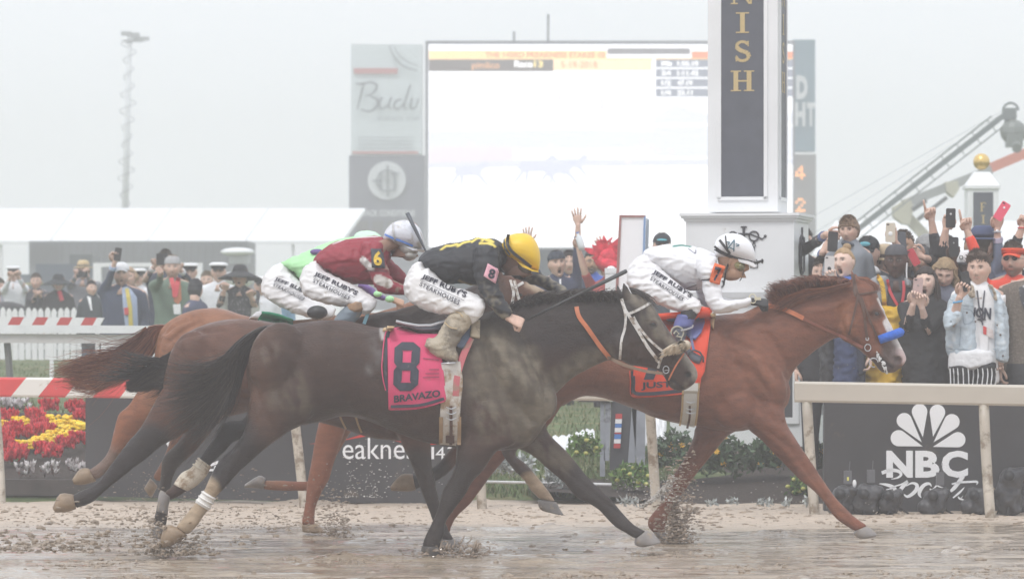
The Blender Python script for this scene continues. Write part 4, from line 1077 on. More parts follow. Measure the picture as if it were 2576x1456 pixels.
BLK = [(.018,.015,.015),(.03,.024,.022),(.05,.038,.032)]; CHES = [(.16,.05,.025),(.11,.035,.02),(.22,.08,.04)]; DKCH = [(.07,.025,.016),(.04,.018,.014),(.12,.045,.026)]

# ---------------------------------------------------------------- the near dark bay, number 8
Y8 = -.4
t8_torso = [(634,885,628,990,.10,0),(655,853,650,1040,.19,0),(720,820,730,1070,.245,0),(790,807,800,1062,.27,0),(870,806,870,1046,.27,0),(950,823,945,1066,.27,0),
 (1040,820,1040,1105,.28,0),(1130,803,1110,1120,.27,0),(1210,790,1170,1130,.24,0),(1290,785,1250,1134,.22,0),(1350,860,1330,1120,.19,0),(1380,960,1375,1060,.13,0)]
t8_neck = [(1220,785,1300,1080,.19,0),(1290,766,1389,1000,.155,0),(1384,752,1436,955,.12,0),(1450,748,1490,924,.10,0),(1520,748,1535,905,.092,0),(1562,748,1580,900,.085,0)]
t8_head = [(1562,742,1540,830,.07,0),(1603,738,1550,888,.095,0),(1638,762,1578,916,.10,0),(1664,803,1625,925,.092,0),(1692,842,1655,932,.072,0),(1712,872,1672,950,.06,0),(1735,903,1684,973,.06,0),(1752,926,1707,984,.056,0),(1757,945,1728,978,.045,0)]
ears8 = [[(1566,706,1564,708,.004,-.04),(1582,722,1563,730,.02,-.045),(1592,745,1560,755,.03,-.04)],[(1552,708,1550,710,.004,.05),(1562,728,1550,732,.02,.05),(1572,750,1556,750,.03,.04)]]
nh = dict(s=[(640,900,800,880,.11,-.12),(628,985,790,1010,.12,-.13)]+SEC('V2', [(948,60,1480,130,.11),(925,220,1300,270,.095),(825,390,1110,410,.075),(700,505,960,545,.055),(615,640,850,650,.046),(580,720,760,750,.05),(545,795,655,858,.038),(470,900,590,975,.033),(400,985,535,1045,.034),(345,1055,480,1125,.043),(290,1120,400,1200,.034)], -.14),
  h=SEC('V2', [(290,1125,395,1205,.045),(215,1108,320,1262,.056),(163,1180,235,1308,.06),(147,1270,178,1318,.05)], -.14), m=M_hoof2)
fh = dict(s=[(700,950,820,960,.1,.11),(640,1010,760,1070,.1,.13)]+SEC('V2', [(900,140,1000,330,.07),(800,148,880,330,.06),(700,185,800,370,.052),(630,300,750,430,.045),(565,400,680,500,.038),(505,495,608,568,.034),(430,590,560,655,.034),(345,640,475,745,.04),(275,735,395,795,.042),(215,785,300,860,.034),(180,800,240,890,.03)], .13),
  h=SEC('V2', [(150,790,245,850,.05),(128,860,225,930,.055),(120,980,215,1010,.05)], .13))
nf = dict(s=[(1185,960,1330,1010,.085,-.11),(1160,1060,1300,1110,.085,-.12)]+SEC('V3', [(745,420,1125,430,.085),(735,560,1010,590,.07),(690,680,900,705,.056),(615,800,850,800,.052),(592,900,790,890,.05),(560,1000,715,985,.04),(522,1088,650,1085,.036),(490,1150,640,1170,.037),(440,1260,610,1260,.046),(428,1320,600,1330,.044)], -.12),
  h=SEC('V3', [(430,1300,600,1310,.05),(428,1350,620,1360,.056),(455,1400,636,1402,.056),(500,1418,625,1412,.05)], -.12), m=M_hoofd)
lf = dict(s=[(1200,960,1340,960,.09,.06),(1250,1060,1372,1040,.09,.10)]+SEC('B2', [(1290,560,1540,470,.085),(1420,625,1640,580,.068),(1550,735,1745,700,.056),(1640,812,1820,790,.05),(1725,910,1900,865,.048),(1850,975,1975,940,.036),(1930,1052,2060,1040,.032),(1990,1110,2110,1090,.037),(2060,1152,2160,1120,.035),(2125,1190,2195,1135,.032)], .12),
  h=SEC('B2', [(2118,1190,2200,1132,.045),(2118,1225,2245,1160,.054),(2150,1240,2290,1205,.056),(2175,1242,2285,1216,.05)], .12), m=M_hoof)
legs8 = [nh, fh, nf, lf]
lumps8 = [(700,905,75,95,-.17,.12,12),(735,990,70,80,-.17,.10,-10),(1290,940,60,120,-.13,.11,-32),(1225,1040,65,70,-.15,.09,0),(1365,1010,38,50,-.06,.10,0),(1560,862,36,44,-.02,.095,0),(1360,960,30,60,.06,.1,0)]
H8, me = horse('near dark bay horse with pink number 8 cloth, mud on its chest and white bridle', Y8, t8_torso, t8_neck, t8_head, ears8, legs8, lumps8)
sculpt(me, [
 ([(1215,860),(1240,940),(1285,1010),(1340,1060)], 12, -.016), ([(1235,850),(1290,930),(1345,1000)], 16, .012),([(1180,880),(1200,960),(1220,1050)], 14, -.010),
 ([(1290,800),(1330,880),(1385,960)], 12, -.010),([(1340,780),(1420,830),(1500,860)], 14, -.008),([(1380,800),(1460,850)], 12, .007),
 ([(668,870),(690,930),(700,1000)], 12, -.010),([(700,840),(760,900),(800,980),(790,1040)], 16, -.012),([(640,960),(665,1040),(690,1080)], 10, -.008),
 ([(830,830),(860,920),(880,1020)], 14, -.008),([(900,880),(980,1020),(1080,1080),(1160,1100)], 12, -.006),
 ([(1578,760),(1600,800),(1612,850),(1600,905)], 6, -.006),([(1600,905),(1650,915),(1690,935)], 5, -.005),([(1655,880),(1700,930)], 6, .004),
 ([(1628,800),(1650,812)], 7, .008),([(1640,815)], 5, -.008),([(1650,830),(1690,900)], 5, .005),
 ([(1330,1085),(1420,1180),(1500,1246),(1570,1300)], 4, -.006),([(1350,1070),(1440,1160),(1500,1215)], 4, .004),([(1150,1170),(1125,1250),(1095,1320)], 4, -.006),([(1200,1060),(1170,1140)], 8, .006),(UL('V2',[(905,260),(770,470),(650,660)]), 4, -.007),(UL('V2',[(940,300),(860,470),(760,640)]), 6, .005),(UL('V2',[(640,660),(600,760)]), 5, .006),([(1718,978),(1700,962),(1688,955)], 2.6, -.008),([(1731,940)], 9, .004),([(1732,941)], 6.5, -.028)], Y8)
MUD = (.20,.172,.128); MUD2 = (.15,.127,.095)
coat(me, (.050,.027,.020), Y8, mottle=.25, mseed=2, light=(.078,.040,.027), paints=[
 ([(620,1000),(640,1100),(600,1200)], 40, (.10,.048,.03), 60, .5, None),([(640,850),(632,950)], 30, (.10,.05,.032), 50, .5, None),
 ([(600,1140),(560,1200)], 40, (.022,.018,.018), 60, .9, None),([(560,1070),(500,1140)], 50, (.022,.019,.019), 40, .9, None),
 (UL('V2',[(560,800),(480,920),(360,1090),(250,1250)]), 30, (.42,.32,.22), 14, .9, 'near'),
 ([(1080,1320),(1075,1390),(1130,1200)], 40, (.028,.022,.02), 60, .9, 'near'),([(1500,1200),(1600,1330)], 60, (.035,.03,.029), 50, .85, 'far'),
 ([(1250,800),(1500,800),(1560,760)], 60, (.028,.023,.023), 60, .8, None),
 ([(1235,880),(1290,960),(1350,1040)], 34, (.115,.095,.07), 70, .75, 'near'),([(1400,970),(1480,915)], 14, (.11,.093,.07), 40, .7, None),([(1245,870),(1290,950),(1340,1010),(1370,1080)], 22, MUD, 34, -.9, 'near'),([(1330,900),(1352,980),(1380,1040)], 12, MUD, 30, -.9, 'near'),
 ([(1220,900),(1225,960),(1260,1060)], 14, MUD2, 30, -.8, 'near'),([(1310,1050),(1340,1120),(1400,1160)], 22, MUD2, 34, -.7, None),
 ([(1400,960),(1450,925),(1520,895)], 12, MUD2, 26, -.9, None),([(1200,960),(1230,1080)], 18, MUD2, 30, -.7, 'near'),
 ([(1590,742),(1640,780),(1680,840),(1700,870)], 7, (.22,.19,.15), 16, -.9, None),([(1630,800),(1650,840)], 10, (.15,.13,.1), 16, -.8, 'near'),
 ([(1720,890),(1750,935),(1735,972)], 9, (.27,.24,.2), 12, -.9, None),([(1700,970),(1712,980)], 6, (.2,.17,.14), 8, -.9, None),
 ([(700,1000),(760,1010),(740,960)], 16, (.10,.075,.055), 30, -.9, 'near'),([(660,900),(680,880)], 8, (.14,.11,.09), 22, -.8, 'near'),
 ([(940,860),(955,900),(930,930)], 4, (.16,.15,.15), 16, -.8, 'near'),([(960,830),(964,850)], 3, (.5,.47,.45), 5, .8, 'near'),
 ([(1732,942)], 6, (.012,.01,.01), 3, 1, 'near'),([(1718,978),(1700,962),(1688,955)], 1.6, (.015,.012,.012), 2, .9, None),
 ([(1644,816)], 7, (.015,.012,.012), 5, .9, 'near')])
body8 = link('body', me, M_coat, H8); hooves(H8, Y8, legs8, M_hoof)
BV8 = bvh_of([body8])
def eye(t, bvh, x, y, Y, r=.017):
    p, ok = hit(bvh, x, y, Y, -.006); m_ = MB(); m_.ell(p, (r, r*.8, r*.8), 12, 8); m_.build('eye', M_eye, t, True)
    m_ = MB(); m_.tube([p+Vector((-r*1.15, -.004, .001)), p+Vector((-.3*r, -.012, r*.75)), p+Vector((r*.6, -.01, r*.55)), p+Vector((r*1.1, -.003, -.002))], .0035, 5); m_.build('eyelid', M_leather, t, True)
eye(H8, BV8, 1643, 815, Y8)
hair(H8, 'tail', [[(705,815),(655,826),(605,858),(570,900),(520,925),(460,922),(410,898)],[(704,818),(650,834),(605,872),(575,920),(530,962),(470,985),(395,990)],[(702,822),(648,842),(606,884),(580,935),(548,985),(490,1020),(420,1050)],[(700,826),(645,852),(608,900),(588,950),(560,1010),(515,1055),(455,1080)],[(696,832),(642,862),(612,915),(594,965),(570,1020),(540,1060),(478,1130)]],
     1500, Y8, M_hair, 3, .03, .0036, .03, 0, 10, .022, .75, BLK)
hair(H8, 'tail_wisps', [[(600,870),(540,905),(470,905),(400,880)],[(600,890),(530,960),(450,1000),(370,1010)],[(590,930),(520,1010),(450,1070),(395,1120)],[(590,960),(560,1050),(520,1110),(470,1175)]], 260, Y8, M_hair, 7, .05, .0022, .04, -.05, 10, .035, .7, [(.05,.04,.035),(.1,.08,.07),(.03,.025,.02)])
hair(H8, 'tail_root', [[(712,813),(660,824),(618,850),(590,885),(560,940)],[(704,830),(655,846),(620,880),(600,925),(585,985)]], 600, Y8, M_hair, 4, .012, .007, .03, 0, 8, .006, .2, BLK)
hair(H8, 'mane', [[(1265,792),(1275,776),(1290,768),(1300,772)],[(1340,772),(1345,750),(1360,742),(1380,750)],[(1420,760),(1425,742),(1445,738),(1465,748)],[(1490,760),(1495,743),(1510,738),(1530,748)],[(1550,762),(1552,745),(1560,740),(1575,748)]], 900, Y8, M_hair, 5, .02, .004, .05, -.01, 6, .012, .4, BLK)
hair(H8, 'forelock', [[(1583,724),(1600,728),(1622,742),(1640,764)],[(1590,738),(1606,742),(1628,756),(1648,778)]], 160, Y8, M_hair, 6, .012, .004, .02, 0, 6, .008, .4, BLK)
def wrap(t, Y, v, rows, yc, m=M_wrap, name='leg_wrap', bulge=.004, rings_=()):
    mb = MB(); loft(mb, SEC(v, rows, yc), Y, 4, 16, 1.0, .02)
    for r in rings_:
        for q in (SEC(v, [r], yc)[0],):
            a = P(q[0], q[1], Y+yc); b_ = P(q[2], q[3], Y+yc); c = (a+b_)/2; u = (a-b_)/2*1.05
            mb.tube([c+u*math.cos(k/14*6.2832)+Vector((0,1,0))*q[4]*1.1*math.sin(k/14*6.2832) for k in range(15)], .005, 5, False)
    link(name, mb.mesh(name), m, t)
wrap(H8, Y8, 'V2', [(540,793,655,863,.043),(500,850,622,920,.039),(468,898,595,978,.037)], -.14, mat('wrap_white', (.75,.73,.7), .7, dirt=(.35,.27,.2), dscale=15, dthr=.6), 'leg_wrap', rings_=[(532,806,645,872,.042),(505,845,628,915,.041),(482,880,602,955,.039)])
wrap(H8, Y8, 'V2', [(500,490,614,572,.040),(430,585,568,662,.038),(340,635,482,750,.044),(270,733,398,798,.046)], .13, rings_=[(495,500,607,578,.041),(480,520,590,600,.041),(452,555,575,630,.041)])
# saddle cloth
M_pink = mat('pink_cloth', (.64,.06,.16), .75, noise=.1, nscale=5, dirt=(.42,.16,.17), dscale=5, dthr=.6, bump=.3, bscale=30)
M_ink = mat('navy_print', (.025,.03,.05), .7, dirt=(.18,.14,.14), dscale=12, dthr=.64)
def v1(*p): return UL('V1', p)
cloth_q = (v1((1795,262),(1900,275),(2010,310),(2090,345),(2250,352),(2330,352)), v1((1778,1195),(1900,1190),(2050,1185),(2180,1165),(2330,1120),(2420,1095)))
def cloth(t, bvh, quad, Y, m, name, off=.010, th=.006, nx=20, ny=20, wob=.006):
    vs, fs = patch(bvh, quad, Y, nx, ny, off, wob); me = bpy.data.meshes.new(name); me.from_pydata(vs, [], fs); me = solid(me, th, 0); return link(name, me, m, t)
SC8 = thing('saddle_cloth', 'pink saddle cloth with a black number 8 and name lettering', 'saddle cloth', P(1050, 920, Y8-.28))
lft = v1((1795,262),(1745,330),(1715,450),(1700,600),(1690,700),(1705,850),(1730,950),(1765,1050),(1778,1195))
def leftshape(quad_top, quad_bot, left, k=8):
    return quad_top, quad_bot
cl8 = cloth(SC8, BV8, (v1((1752,300),(1900,270),(2010,310),(2090,345),(2250,352),(2330,352)), v1((1765,1192),(1900,1190),(2050,1185),(2180,1165),(2330,1120),(2420,1095))), Y8, M_pink, 'cloth', .012)
BC8 = bvh_of([cl8, body8])
m_ = MB()
for pl in (v1((1790,275),(1762,350),(1745,450),(1738,600),(1732,750),(1740,900),(1758,1000)), v1((1790,1160),(1900,1155),(2050,1150),(2180,1130),(2385,1070))): strap(m_, BC8, pl, Y8, .017, .006, .002, 8)
m_.build('border_stripe', M_ink, SC8)
m_ = MB(); strap(m_, BC8, v1((1776,1196),(1900,1192),(2050,1186),(2200,1160),(2385,1100)), Y8, .005, .007, .004, 8); strap(m_, BC8, v1((1790,262),(1735,330),(1712,450),(1698,600),(1690,720),(1705,860),(1735,980)), Y8, .006, .007, .004, 8); m_.build('edge_binding', M_pink, SC8)
def block8():
    o = [(.28,0),(.72,0),(1,.13),(1,.42),(.88,.5),(1,.58),(1,.88),(.72,1),(.28,1),(0,.88),(0,.58),(.12,.5),(0,.42),(0,.13)]
    q = []
    R_ = [(.28,0,.72,.17),(.28,.42,.72,.58),(.28,.83,.72,1)]
    for a in R_: q.append([(a[0],a[1]),(a[2],a[1]),(a[2],a[3]),(a[0],a[3])])
    for s_ in (0, 1):
        f = (lambda x: x) if s_ == 0 else (lambda x: 1-x)
        q.append([(f(.28),0),(f(.28),.17),(f(.33),.21),(f(.33),.42),(f(.28),.42),(f(.28),.58),(f(.33),.58),(f(.33),.8),(f(.28),.83),(f(.28),1),(f(0),.88),(f(0),.58),(f(.12),.5),(f(0),.42),(f(0),.13)])
    vs = []; fs = []
    for p in q: n = len(vs); vs += p; fs.append(tuple(range(n, n+len(p))))
    return vs, fs
m_ = MB(); put_px(m_, BC8, block8(), v1((1815,985),(2090,985),(2125,440),(1835,435)), Y8, .007, 3); m_.build('number', M_ink, SC8)
m_ = MB(); put_px(m_, BC8, fit_text('BRAVAZO', .035), v1((1825,1118),(2345,1050),(2340,968),(1825,1035)), Y8, .008, 1); m_.build('lettering', M_ink, SC8)
m_ = MB()
for k, (a, b_) in enumerate((((2150,620),(2330,640)),((2220,745),(2330,745)),((2180,790),(2330,790)),((2150,835),(2330,830)))): strap(m_, BC8, v1(a, b_), Y8, .006, .007, .001, 3)
m_.build('fine_print', mat('ink_faded', (.3,.05,.1), .8), SC8)
# girth and over-girth
G8 = thing('girth', 'mud stained white elastic girth strap buckled round the near dark bay', 'girth', P(1130, 1000, Y8-.28))
m_ = MB(); strap(m_, BC8, UL('W2',[(650,1160),(668,1300),(655,1430)])+UL('V3',[(690,120),(695,260),(690,380)]), Y8, .115, .016, .006, 6); m_.build('elastic_strap', mat('girth_white', (.55,.52,.48), .7, dirt=(.3,.2,.12), dscale=8, dthr=.5, noise=.1), G8)
m_ = MB()
for xo in (608, 775): strap(m_, BC8, UL('V3',[(xo,120),(xo,260),(xo-3,375)]), Y8, .022, .024, .006, 4)
m_.build('brown_edge', mat('girth_brown', (.34,.22,.12), .7, noise=.2), G8)
m_ = MB(); strap(m_, BC8, UL('V3',[(697,20),(700,200),(697,375)]), Y8, .018, .027, .004, 4); strap(m_, BC8, UL('V3',[(690,290),(690,360)]), Y8, .05, .026, .004, 3); m_.build('dark_strap', M_leather, G8)
m_ = MB()
for yb in (40, 88, 140): strap(m_, BC8, UL('V3',[(655,yb-12),(700,yb+6),(748,yb-12)]), Y8, .006, .031, .004, 4)
m_.build('buckle', M_steel, G8)
m_ = MB(); strap(m_, BC8, UL('W2',[(800,980),(740,1120),(700,1260),(690,1400)]), Y8, .04, .024, .004, 5); m_.build('pink_flap', mat('pink_muddy', (.5,.13,.15), .8, dirt=(.33,.22,.17), dscale=10, dthr=.5), G8)
# bridle
BR8 = thing('bridle', 'muddy white bridle with a shaggy sheepskin noseband on the dark bay head', 'bridle', P(1640, 850, Y8-.1))
def v5(*p): return UL('V5', p)
m_ = MB()
for pl, w_ in ((v5((505,280),(545,400),(590,470),(700,650),(800,820),(900,950)),.019),(v5((640,480),(700,590),(820,740),(970,870)),.014),(v5((535,470),(700,400),(842,318)),.015),
   (v5((510,290),(550,460),(545,600),(505,750),(488,960)),.015),(v5((890,960),(935,990),(965,900),(985,870)),.014),(v5((940,985),(915,1060)),.014)):
    strap(m_, BV8, pl, Y8, w_, .007, .005, 6, Y8)
m_.build('cheek_strap', M_strapw, BR8)
m_ = MB(); pts = [hit(BV8, x, y, Y8, .016)[0] for x, y in v5((985,880),(1060,850),(1140,830),(1190,810))]; pts.append(P(*v5((1230,800))[0], Y8)); m_.tube(pts, [.018,.027,.032,.034,.03], 12); m_.build('sheepskin_noseband', M_fleece, BR8, True)
m_ = MB(); R2 = np.random.RandomState(9)
for k in range(260):
    tt = R2.rand(); i = min(int(tt*4), 3); f = tt*4-i; p = pts[i]*(1-f)+pts[i+1]*f; a = R2.uniform(0, 6.28); d = Vector((math.cos(a)*.5, -abs(math.sin(a)), math.sin(a*1.7)*.8)).normalized(); b0 = p+d*.026
    m_.tube([b0, b0+d*.006+Vector((-.015,0,-.012))], [.003,.001], 3)
m_.build('fleece_tufts', M_fleece, BR8)
m_ = MB(); c0 = hit(BV8, *v5((1005,1075))[0], Y8, .01)[0]; m_.tube([c0+Vector((.017*math.cos(a), 0, .021*math.sin(a))) for a in np.linspace(0, 6.283, 17)], .003, 6); m_.tube([c0+Vector((-.012,-.002,-.005)), c0+Vector((.018,-.002,-.001))], .002, 5); m_.build('bit_ring', M_steel, BR8, True)
m_ = MB(); strap(m_, BV8, v5((1210,890),(1110,1040),(1025,1210)), Y8, .009, .008, .004, 5, Y8); m_.build('chin_strap', M_rein, BR8)
RN8 = thing('reins', 'orange and muddy brown rein across the dark bay neck', 'reins', P(1500, 850, Y8-.2))
def v4(*p): return UL('V4', p)
m_ = MB(); strap(m_, BV8, v4((1165,330),(1190,430),(1270,540),(1340,640),(1410,740),(1500,850)), Y8, .026, .012, .005, 6, Y8-.1); m_.build('rubber_grip', M_rein, RN8)
m_ = MB(); strap(m_, BV8, v4((1480,835),(1560,880),(1650,920),(1760,955),(1880,985),(1990,1000),(2060,1010)), Y8, .017, .014, .005, 6, Y8-.1); m_.build('leather_rein', M_reinm, RN8)

# ---------------------------------------------------------------- the chestnut, number 7
Y7 = 1.4
t7_torso = [(1250,900,1250,960,.1,0),(1270,850,1262,1010,.19,0),(1320,805,1330,1035,.24,0),(1390,795,1405,1025,.26,0),(1465,800,1475,996,.26,0),(1560,815,1565,1016,.27,0),(1660,812,1660,1054,.27,0),(1750,800,1756,1072,.26,0),(1820,790,1830,1085,.245,0),(1890,792,1885,1080,.215,0),(1938,850,1942,1060,.17,0),(1968,925,1970,1020,.11,0)]
t7_neck = [(1850,795,1950,1050,.2,0),(1900,772,1980,975,.17,0),(1950,748,2003,926,.14,0),(2010,724,2050,884,.115,0),(2070,716,2092,856,.1,0),(2125,710,2118,848,.088,0)]
t7_head = [(2125,706,2098,790,.07,0),(2162,700,2110,838,.095,0),(2196,716,2130,860,.105,0),(2212,752,2156,876,.10,0),(2229,792,2178,896,.08,0),(2246,825,2196,912,.066,0),(2261,858,2207,927,.058,0),(2275,885,2219,938,.058,0),(2282,903,2246,938,.046,0)]
def v7(*p): return UL('V7', p)
ears7 = [[U('V7',1172,92)+U('V7',1168,98)+(.004,-.05), U('V7',1230,170)+U('V7',1170,180)+(.02,-.05), U('V7',1290,250)+U('V7',1195,270)+(.032,-.04)],[U('V7',1215,130)+U('V7',1205,140)+(.004,.06), U('V7',1260,190)+U('V7',1200,200)+(.02,.06), U('V7',1300,240)+U('V7',1210,260)+(.03,.04)]]
lead = dict(s=[(1850,960,1975,990,.09,-.06),(1862,1030,1975,1040,.095,-.11)]+SEC('V6', [(1160,345,1540,330,.09),(1310,480,1620,460,.072),(1420,600,1710,600,.06),(1530,705,1800,730,.052),(1645,830,1880,845,.05),(1740,900,1915,900,.048),(1840,1000,1990,1000,.036),(1905,1095,2065,1080,.031),(1980,1180,2130,1150,.035),(2060,1240,2200,1200,.036),(2150,1300,2268,1245,.034)], -.12),
  h=SEC('V6', [(2150,1295,2272,1248,.046),(2142,1325,2320,1290,.055),(2180,1358,2352,1325,.057),(2200,1364,2345,1345,.05)], -.12))
plan = dict(s=[(1800,960,1900,960,.09,.05),(1790,1040,1910,1060,.095,.10)]+SEC('V6', [(700,330,1100,370,.09),(675,430,985,430,.08),(620,560,880,560,.065),(560,680,790,670,.055),(485,790,710,770,.052),(465,880,650,860,.05),(425,970,580,950,.04),(370,1050,520,1020,.035),(290,1140,480,1110,.036),(250,1205,440,1200,.046),(265,1270,420,1260,.044),(310,1310,420,1320,.04)], .12),
  h=SEC('V6', [(300,1300,425,1310,.048),(340,1350,430,1345,.05),(375,1390,425,1388,.045)], .12))
hn = dict(s=[(1265,930,1420,1010,.12,-.08),(1255,1040,1370,1085,.09,-.12)]+SEC('V3', [(1150,415,1290,440,.06),(1238,570,1395,555,.05),(1320,655,1475,650,.038),(1380,720,1535,718,.036),(1425,790,1605,812,.042),(1500,870,1660,895,.036)], -.12),
  h=SEC('V3', [(1495,880,1665,900,.048),(1500,940,1700,970,.055),(1530,975,1728,1012,.056),(1560,985,1722,1020,.05)], -.12))
hf = dict(s=[(1290,930,1400,1000,.12,.1),(1262,1050,1350,1090,.08,.12),(1205,1130,1275,1150,.06,.13),(1165,1200,1215,1225,.045,.13),(1140,1240,1185,1265,.04,.13),(1110,1290,1145,1305,.033,.13),(1090,1330,1130,1345,.04,.13)], h=[(1088,1335,1130,1345,.05,.13),(1085,1360,1140,1362,.055,.13)])
legs7 = [lead, plan, hn, hf]
lumps7 = [(1905,930,55,110,-.12,.1,-32),(1850,1020,60,60,-.15,.09,0),(1955,985,34,52,-.05,.1,0),(2135,820,30,42,-.02,.098,0),(1340,920,70,90,-.15,.12,0)]
H7, me = horse('bright chestnut horse leading the race with white blaze and blue noseband', Y7, t7_torso, t7_neck, t7_head, ears7, legs7, lumps7)
sculpt(me, [
 ([(1830,850),(1862,930),(1900,1000),(1950,1060)], 11, -.016),([(1850,840),(1900,900),(1945,980)], 15, .010),([(1810,1000),(1850,1060),(1900,1090)], 12, -.008),
 (v7((0,850),(150,900),(300,1000),(420,1200)), 9, -.012),(v7((0,1050),(200,1150),(350,1350)), 9, -.010),(v7((330,750),(420,880),(500,1000),(560,1130)), 9, -.012),(v7((100,640),(350,720),(500,820)), 12, .006),
 (v7((560,520),(800,520),(1000,470),(1150,380)), 12, .008),(v7((500,640),(800,700),(1050,760)), 12, -.006),(v7((1080,480),(1070,620),(1120,760),(1220,840)), 7, -.012),
 (v7((1250,360),(1290,520),(1330,700),(1340,800)), 8, -.006),(v7((1370,520),(1500,520)), 8, .010),(v7((1420,545)), 6, -.010),(v7((1400,640),(1540,860),(1600,960)), 6, .006),(v7((1330,620),(1480,880)), 6, -.007),
 (v7((1645,1010)), 15, .006),(v7((1648,1015)), 9, -.03),(v7((1590,1090),(1540,1060),(1480,1010),(1440,960)), 4, -.010),
 (UL('V6',[(1860,960),(2000,1100),(2130,1220)]), 3.5, -.006),(UL('V6',[(850,560),(640,830),(480,1030)]), 4, -.006),(UL('V6',[(560,800),(500,900)]), 6, .006),(UL('V6',[(1200,420),(1450,560),(1600,760)]), 7, -.008),(UL('V6',[(1350,380),(1560,540),(1720,760),(1850,930)]), 6, -.008),(UL('V6',[(1430,330),(1650,560),(1800,740)]), 7, .006),
 ([(1600,960),(1700,1020),(1790,1040)], 12, -.006)], Y7)
WHT_ = (.62,.58,.56)
coat(me, (.18,.068,.040), Y7, mottle=.16, mseed=5, light=(.25,.10,.058), paints=[
 ([(1400,1020),(1600,1060),(1800,1110)], 30, (.16,.065,.04), 60, .6, None),
 (UL('V3',[(1150,430),(1280,560),(1400,660)]), 30, (.06,.042,.036), 30, .95, 'near'),(UL('V3',[(1430,760),(1540,850),(1640,930)]), 30, (.42,.31,.21), 14, .95, 'near'),
 (v7((1450,400),(1500,500),(1570,640),(1640,780)), 2.5, WHT_, 3, 1, None),(v7((1540,640),(1590,740),(1640,850),(1680,930)), 9, WHT_, 4, 1, None),(v7((1620,940),(1680,960),(1725,1020)), 8, (.55,.45,.44), 6, .95, None),
 (v7((1590,1000),(1640,940),(1700,960),(1730,1030)), 7, (.52,.40,.39), 7, .8, None),
 (v7((1648,1015)), 9, (.06,.03,.03), 4, 1, 'near'),
 (v7((1560,900),(1560,1000),(1600,1100),(1520,1120)), 14, (.10,.075,.07), 14, .9, None),(v7((1440,1040),(1480,1120)), 14, (.07,.05,.048), 10, .9, None),
 (v7((1590,1090),(1540,1060),(1480,1010),(1440,960)), 3, (.02,.015,.015), 3, .9, None),
 (v7((1420,545)), 10, (.06,.03,.02), 14, .8, 'near'),(v7((1110,500),(1130,700)), 12, (.27,.11,.055), 20, .6, 'near'),
 (UL('V6',[(2200,1200),(2260,1250)]), 14, (.24,.075,.04), 16, .5, None)])
body7 = link('body', me, M_coat, H7); hooves(H7, Y7, legs7, M_hoof); BV7 = bvh_of([body7])
eye(H7, BV7, *v7((1430,545))[0], Y7, .018)
hair(H7, 'mane', [v7((400,520),(390,440),(360,430),(345,395)),v7((480,420),(440,340),(400,300),(330,270)),v7((620,330),(580,270),(520,250),(450,240)),v7((760,280),(740,230),(700,215),(620,215)),v7((900,260),(880,205),(840,190),(770,205)),v7((1050,260),(1030,225),(980,215),(930,215)),v7((1180,240),(1150,215),(1100,210),(1040,225))], 1100, Y7, M_hair, 11, .015, .0045, .03, -.03, 8, .012, .4, CHES)
hair(H7, 'mane_lock', [v7((1170,230),(900,300),(700,330),(520,420),(400,500)),v7((1170,250),(900,340),(720,370),(560,440),(420,520))], 420, Y7, M_hair, 12, .02, .005, .02, -.11, 8, .012, .5, CHES)
hair(H7, 'forelock', [v7((1230,180),(1330,190),(1400,250),(1470,290)),v7((1250,220),(1330,240),(1380,290),(1440,310))], 170, Y7, M_hair, 13, .012, .004, .02, 0, 6, .008, .4, CHES)
BR7 = thing('bridle', 'dark brown bridle with a bright blue padded noseband on the chestnut', 'bridle', P(2200, 850, Y7-.1))
m_ = MB()
for pl, w_ in ((v7((1195,150),(1215,260),(1245,360),(1300,520),(1320,700),(1335,790)),.016),(v7((1245,360),(1225,450),(1190,600),(1150,760)),.013),(v7((1215,360),(1330,340),(1440,325)),.013),(v7((1275,380),(1360,600),(1440,790)),.012),(v7((1200,150),(1210,340),(1240,370)),.016)): strap(m_, BV7, pl, Y7, w_, .007, .005, 6, Y7)
m_.build('cheek_strap', M_leather, BR7)
m_ = MB(); pts = [hit(BV7, x, y, Y7, .014)[0] for x, y in v7((1455,812),(1520,788),(1580,768),(1630,750))]; pts.append(P(*v7((1668,735))[0], Y7)); m_.tube([pts[0]-(pts[1]-pts[0])*.02]+pts+[pts[-1]+Vector((.01,0.02,.003))], [.020,.027,.028,.028,.029,.029,.021], 16); m_.build('blue_noseband', mat('blue_fleece', (.03,.13,.55), .9, noise=.15, nscale=30, bump=.6, bscale=70), BR7, True)
m_ = MB()
for cc, r_x, r_z in (((1340,890),.019,.021),((1335,800),.009,.009),((1400,1040),.027,.027)):
    c0 = hit(BV7, *v7(cc)[0], Y7, .01)[0]; m_.tube([c0+Vector((r_x*math.cos(a), 0, r_z*math.sin(a))) for a in np.linspace(0, 6.283 if r_z < .025 else 5.0, 17)], .0032, 6)
m_.build('bit_ring', M_steel, BR7, True)
m_ = MB(); R2 = np.random.RandomState(3)
for k in range(34):
    x = 1430+R2.rand()*110; y = 960+(x-1430)*1.6+R2.normal()*18; c0 = hit(BV7, *v7((x, y))[0], Y7, .008)[0]; m_.ell(c0, (R2.uniform(.003,.009), .005, R2.uniform(.003,.012)), 6, 4)
m_.build('foam', mat('foam', (.7,.7,.7), .3), BR7)
RN7 = thing('reins', 'orange rein running from the white jockey glove to the bit of the chestnut', 'reins', P(2050, 850, Y7-.2))
m_ = MB(); strap(m_, BV7, v7((290,460),(450,490),(560,530),(690,595)), Y7, .028, .014, .006, 6, Y7-.1); m_.build('rubber_grip', M_rein, RN7)
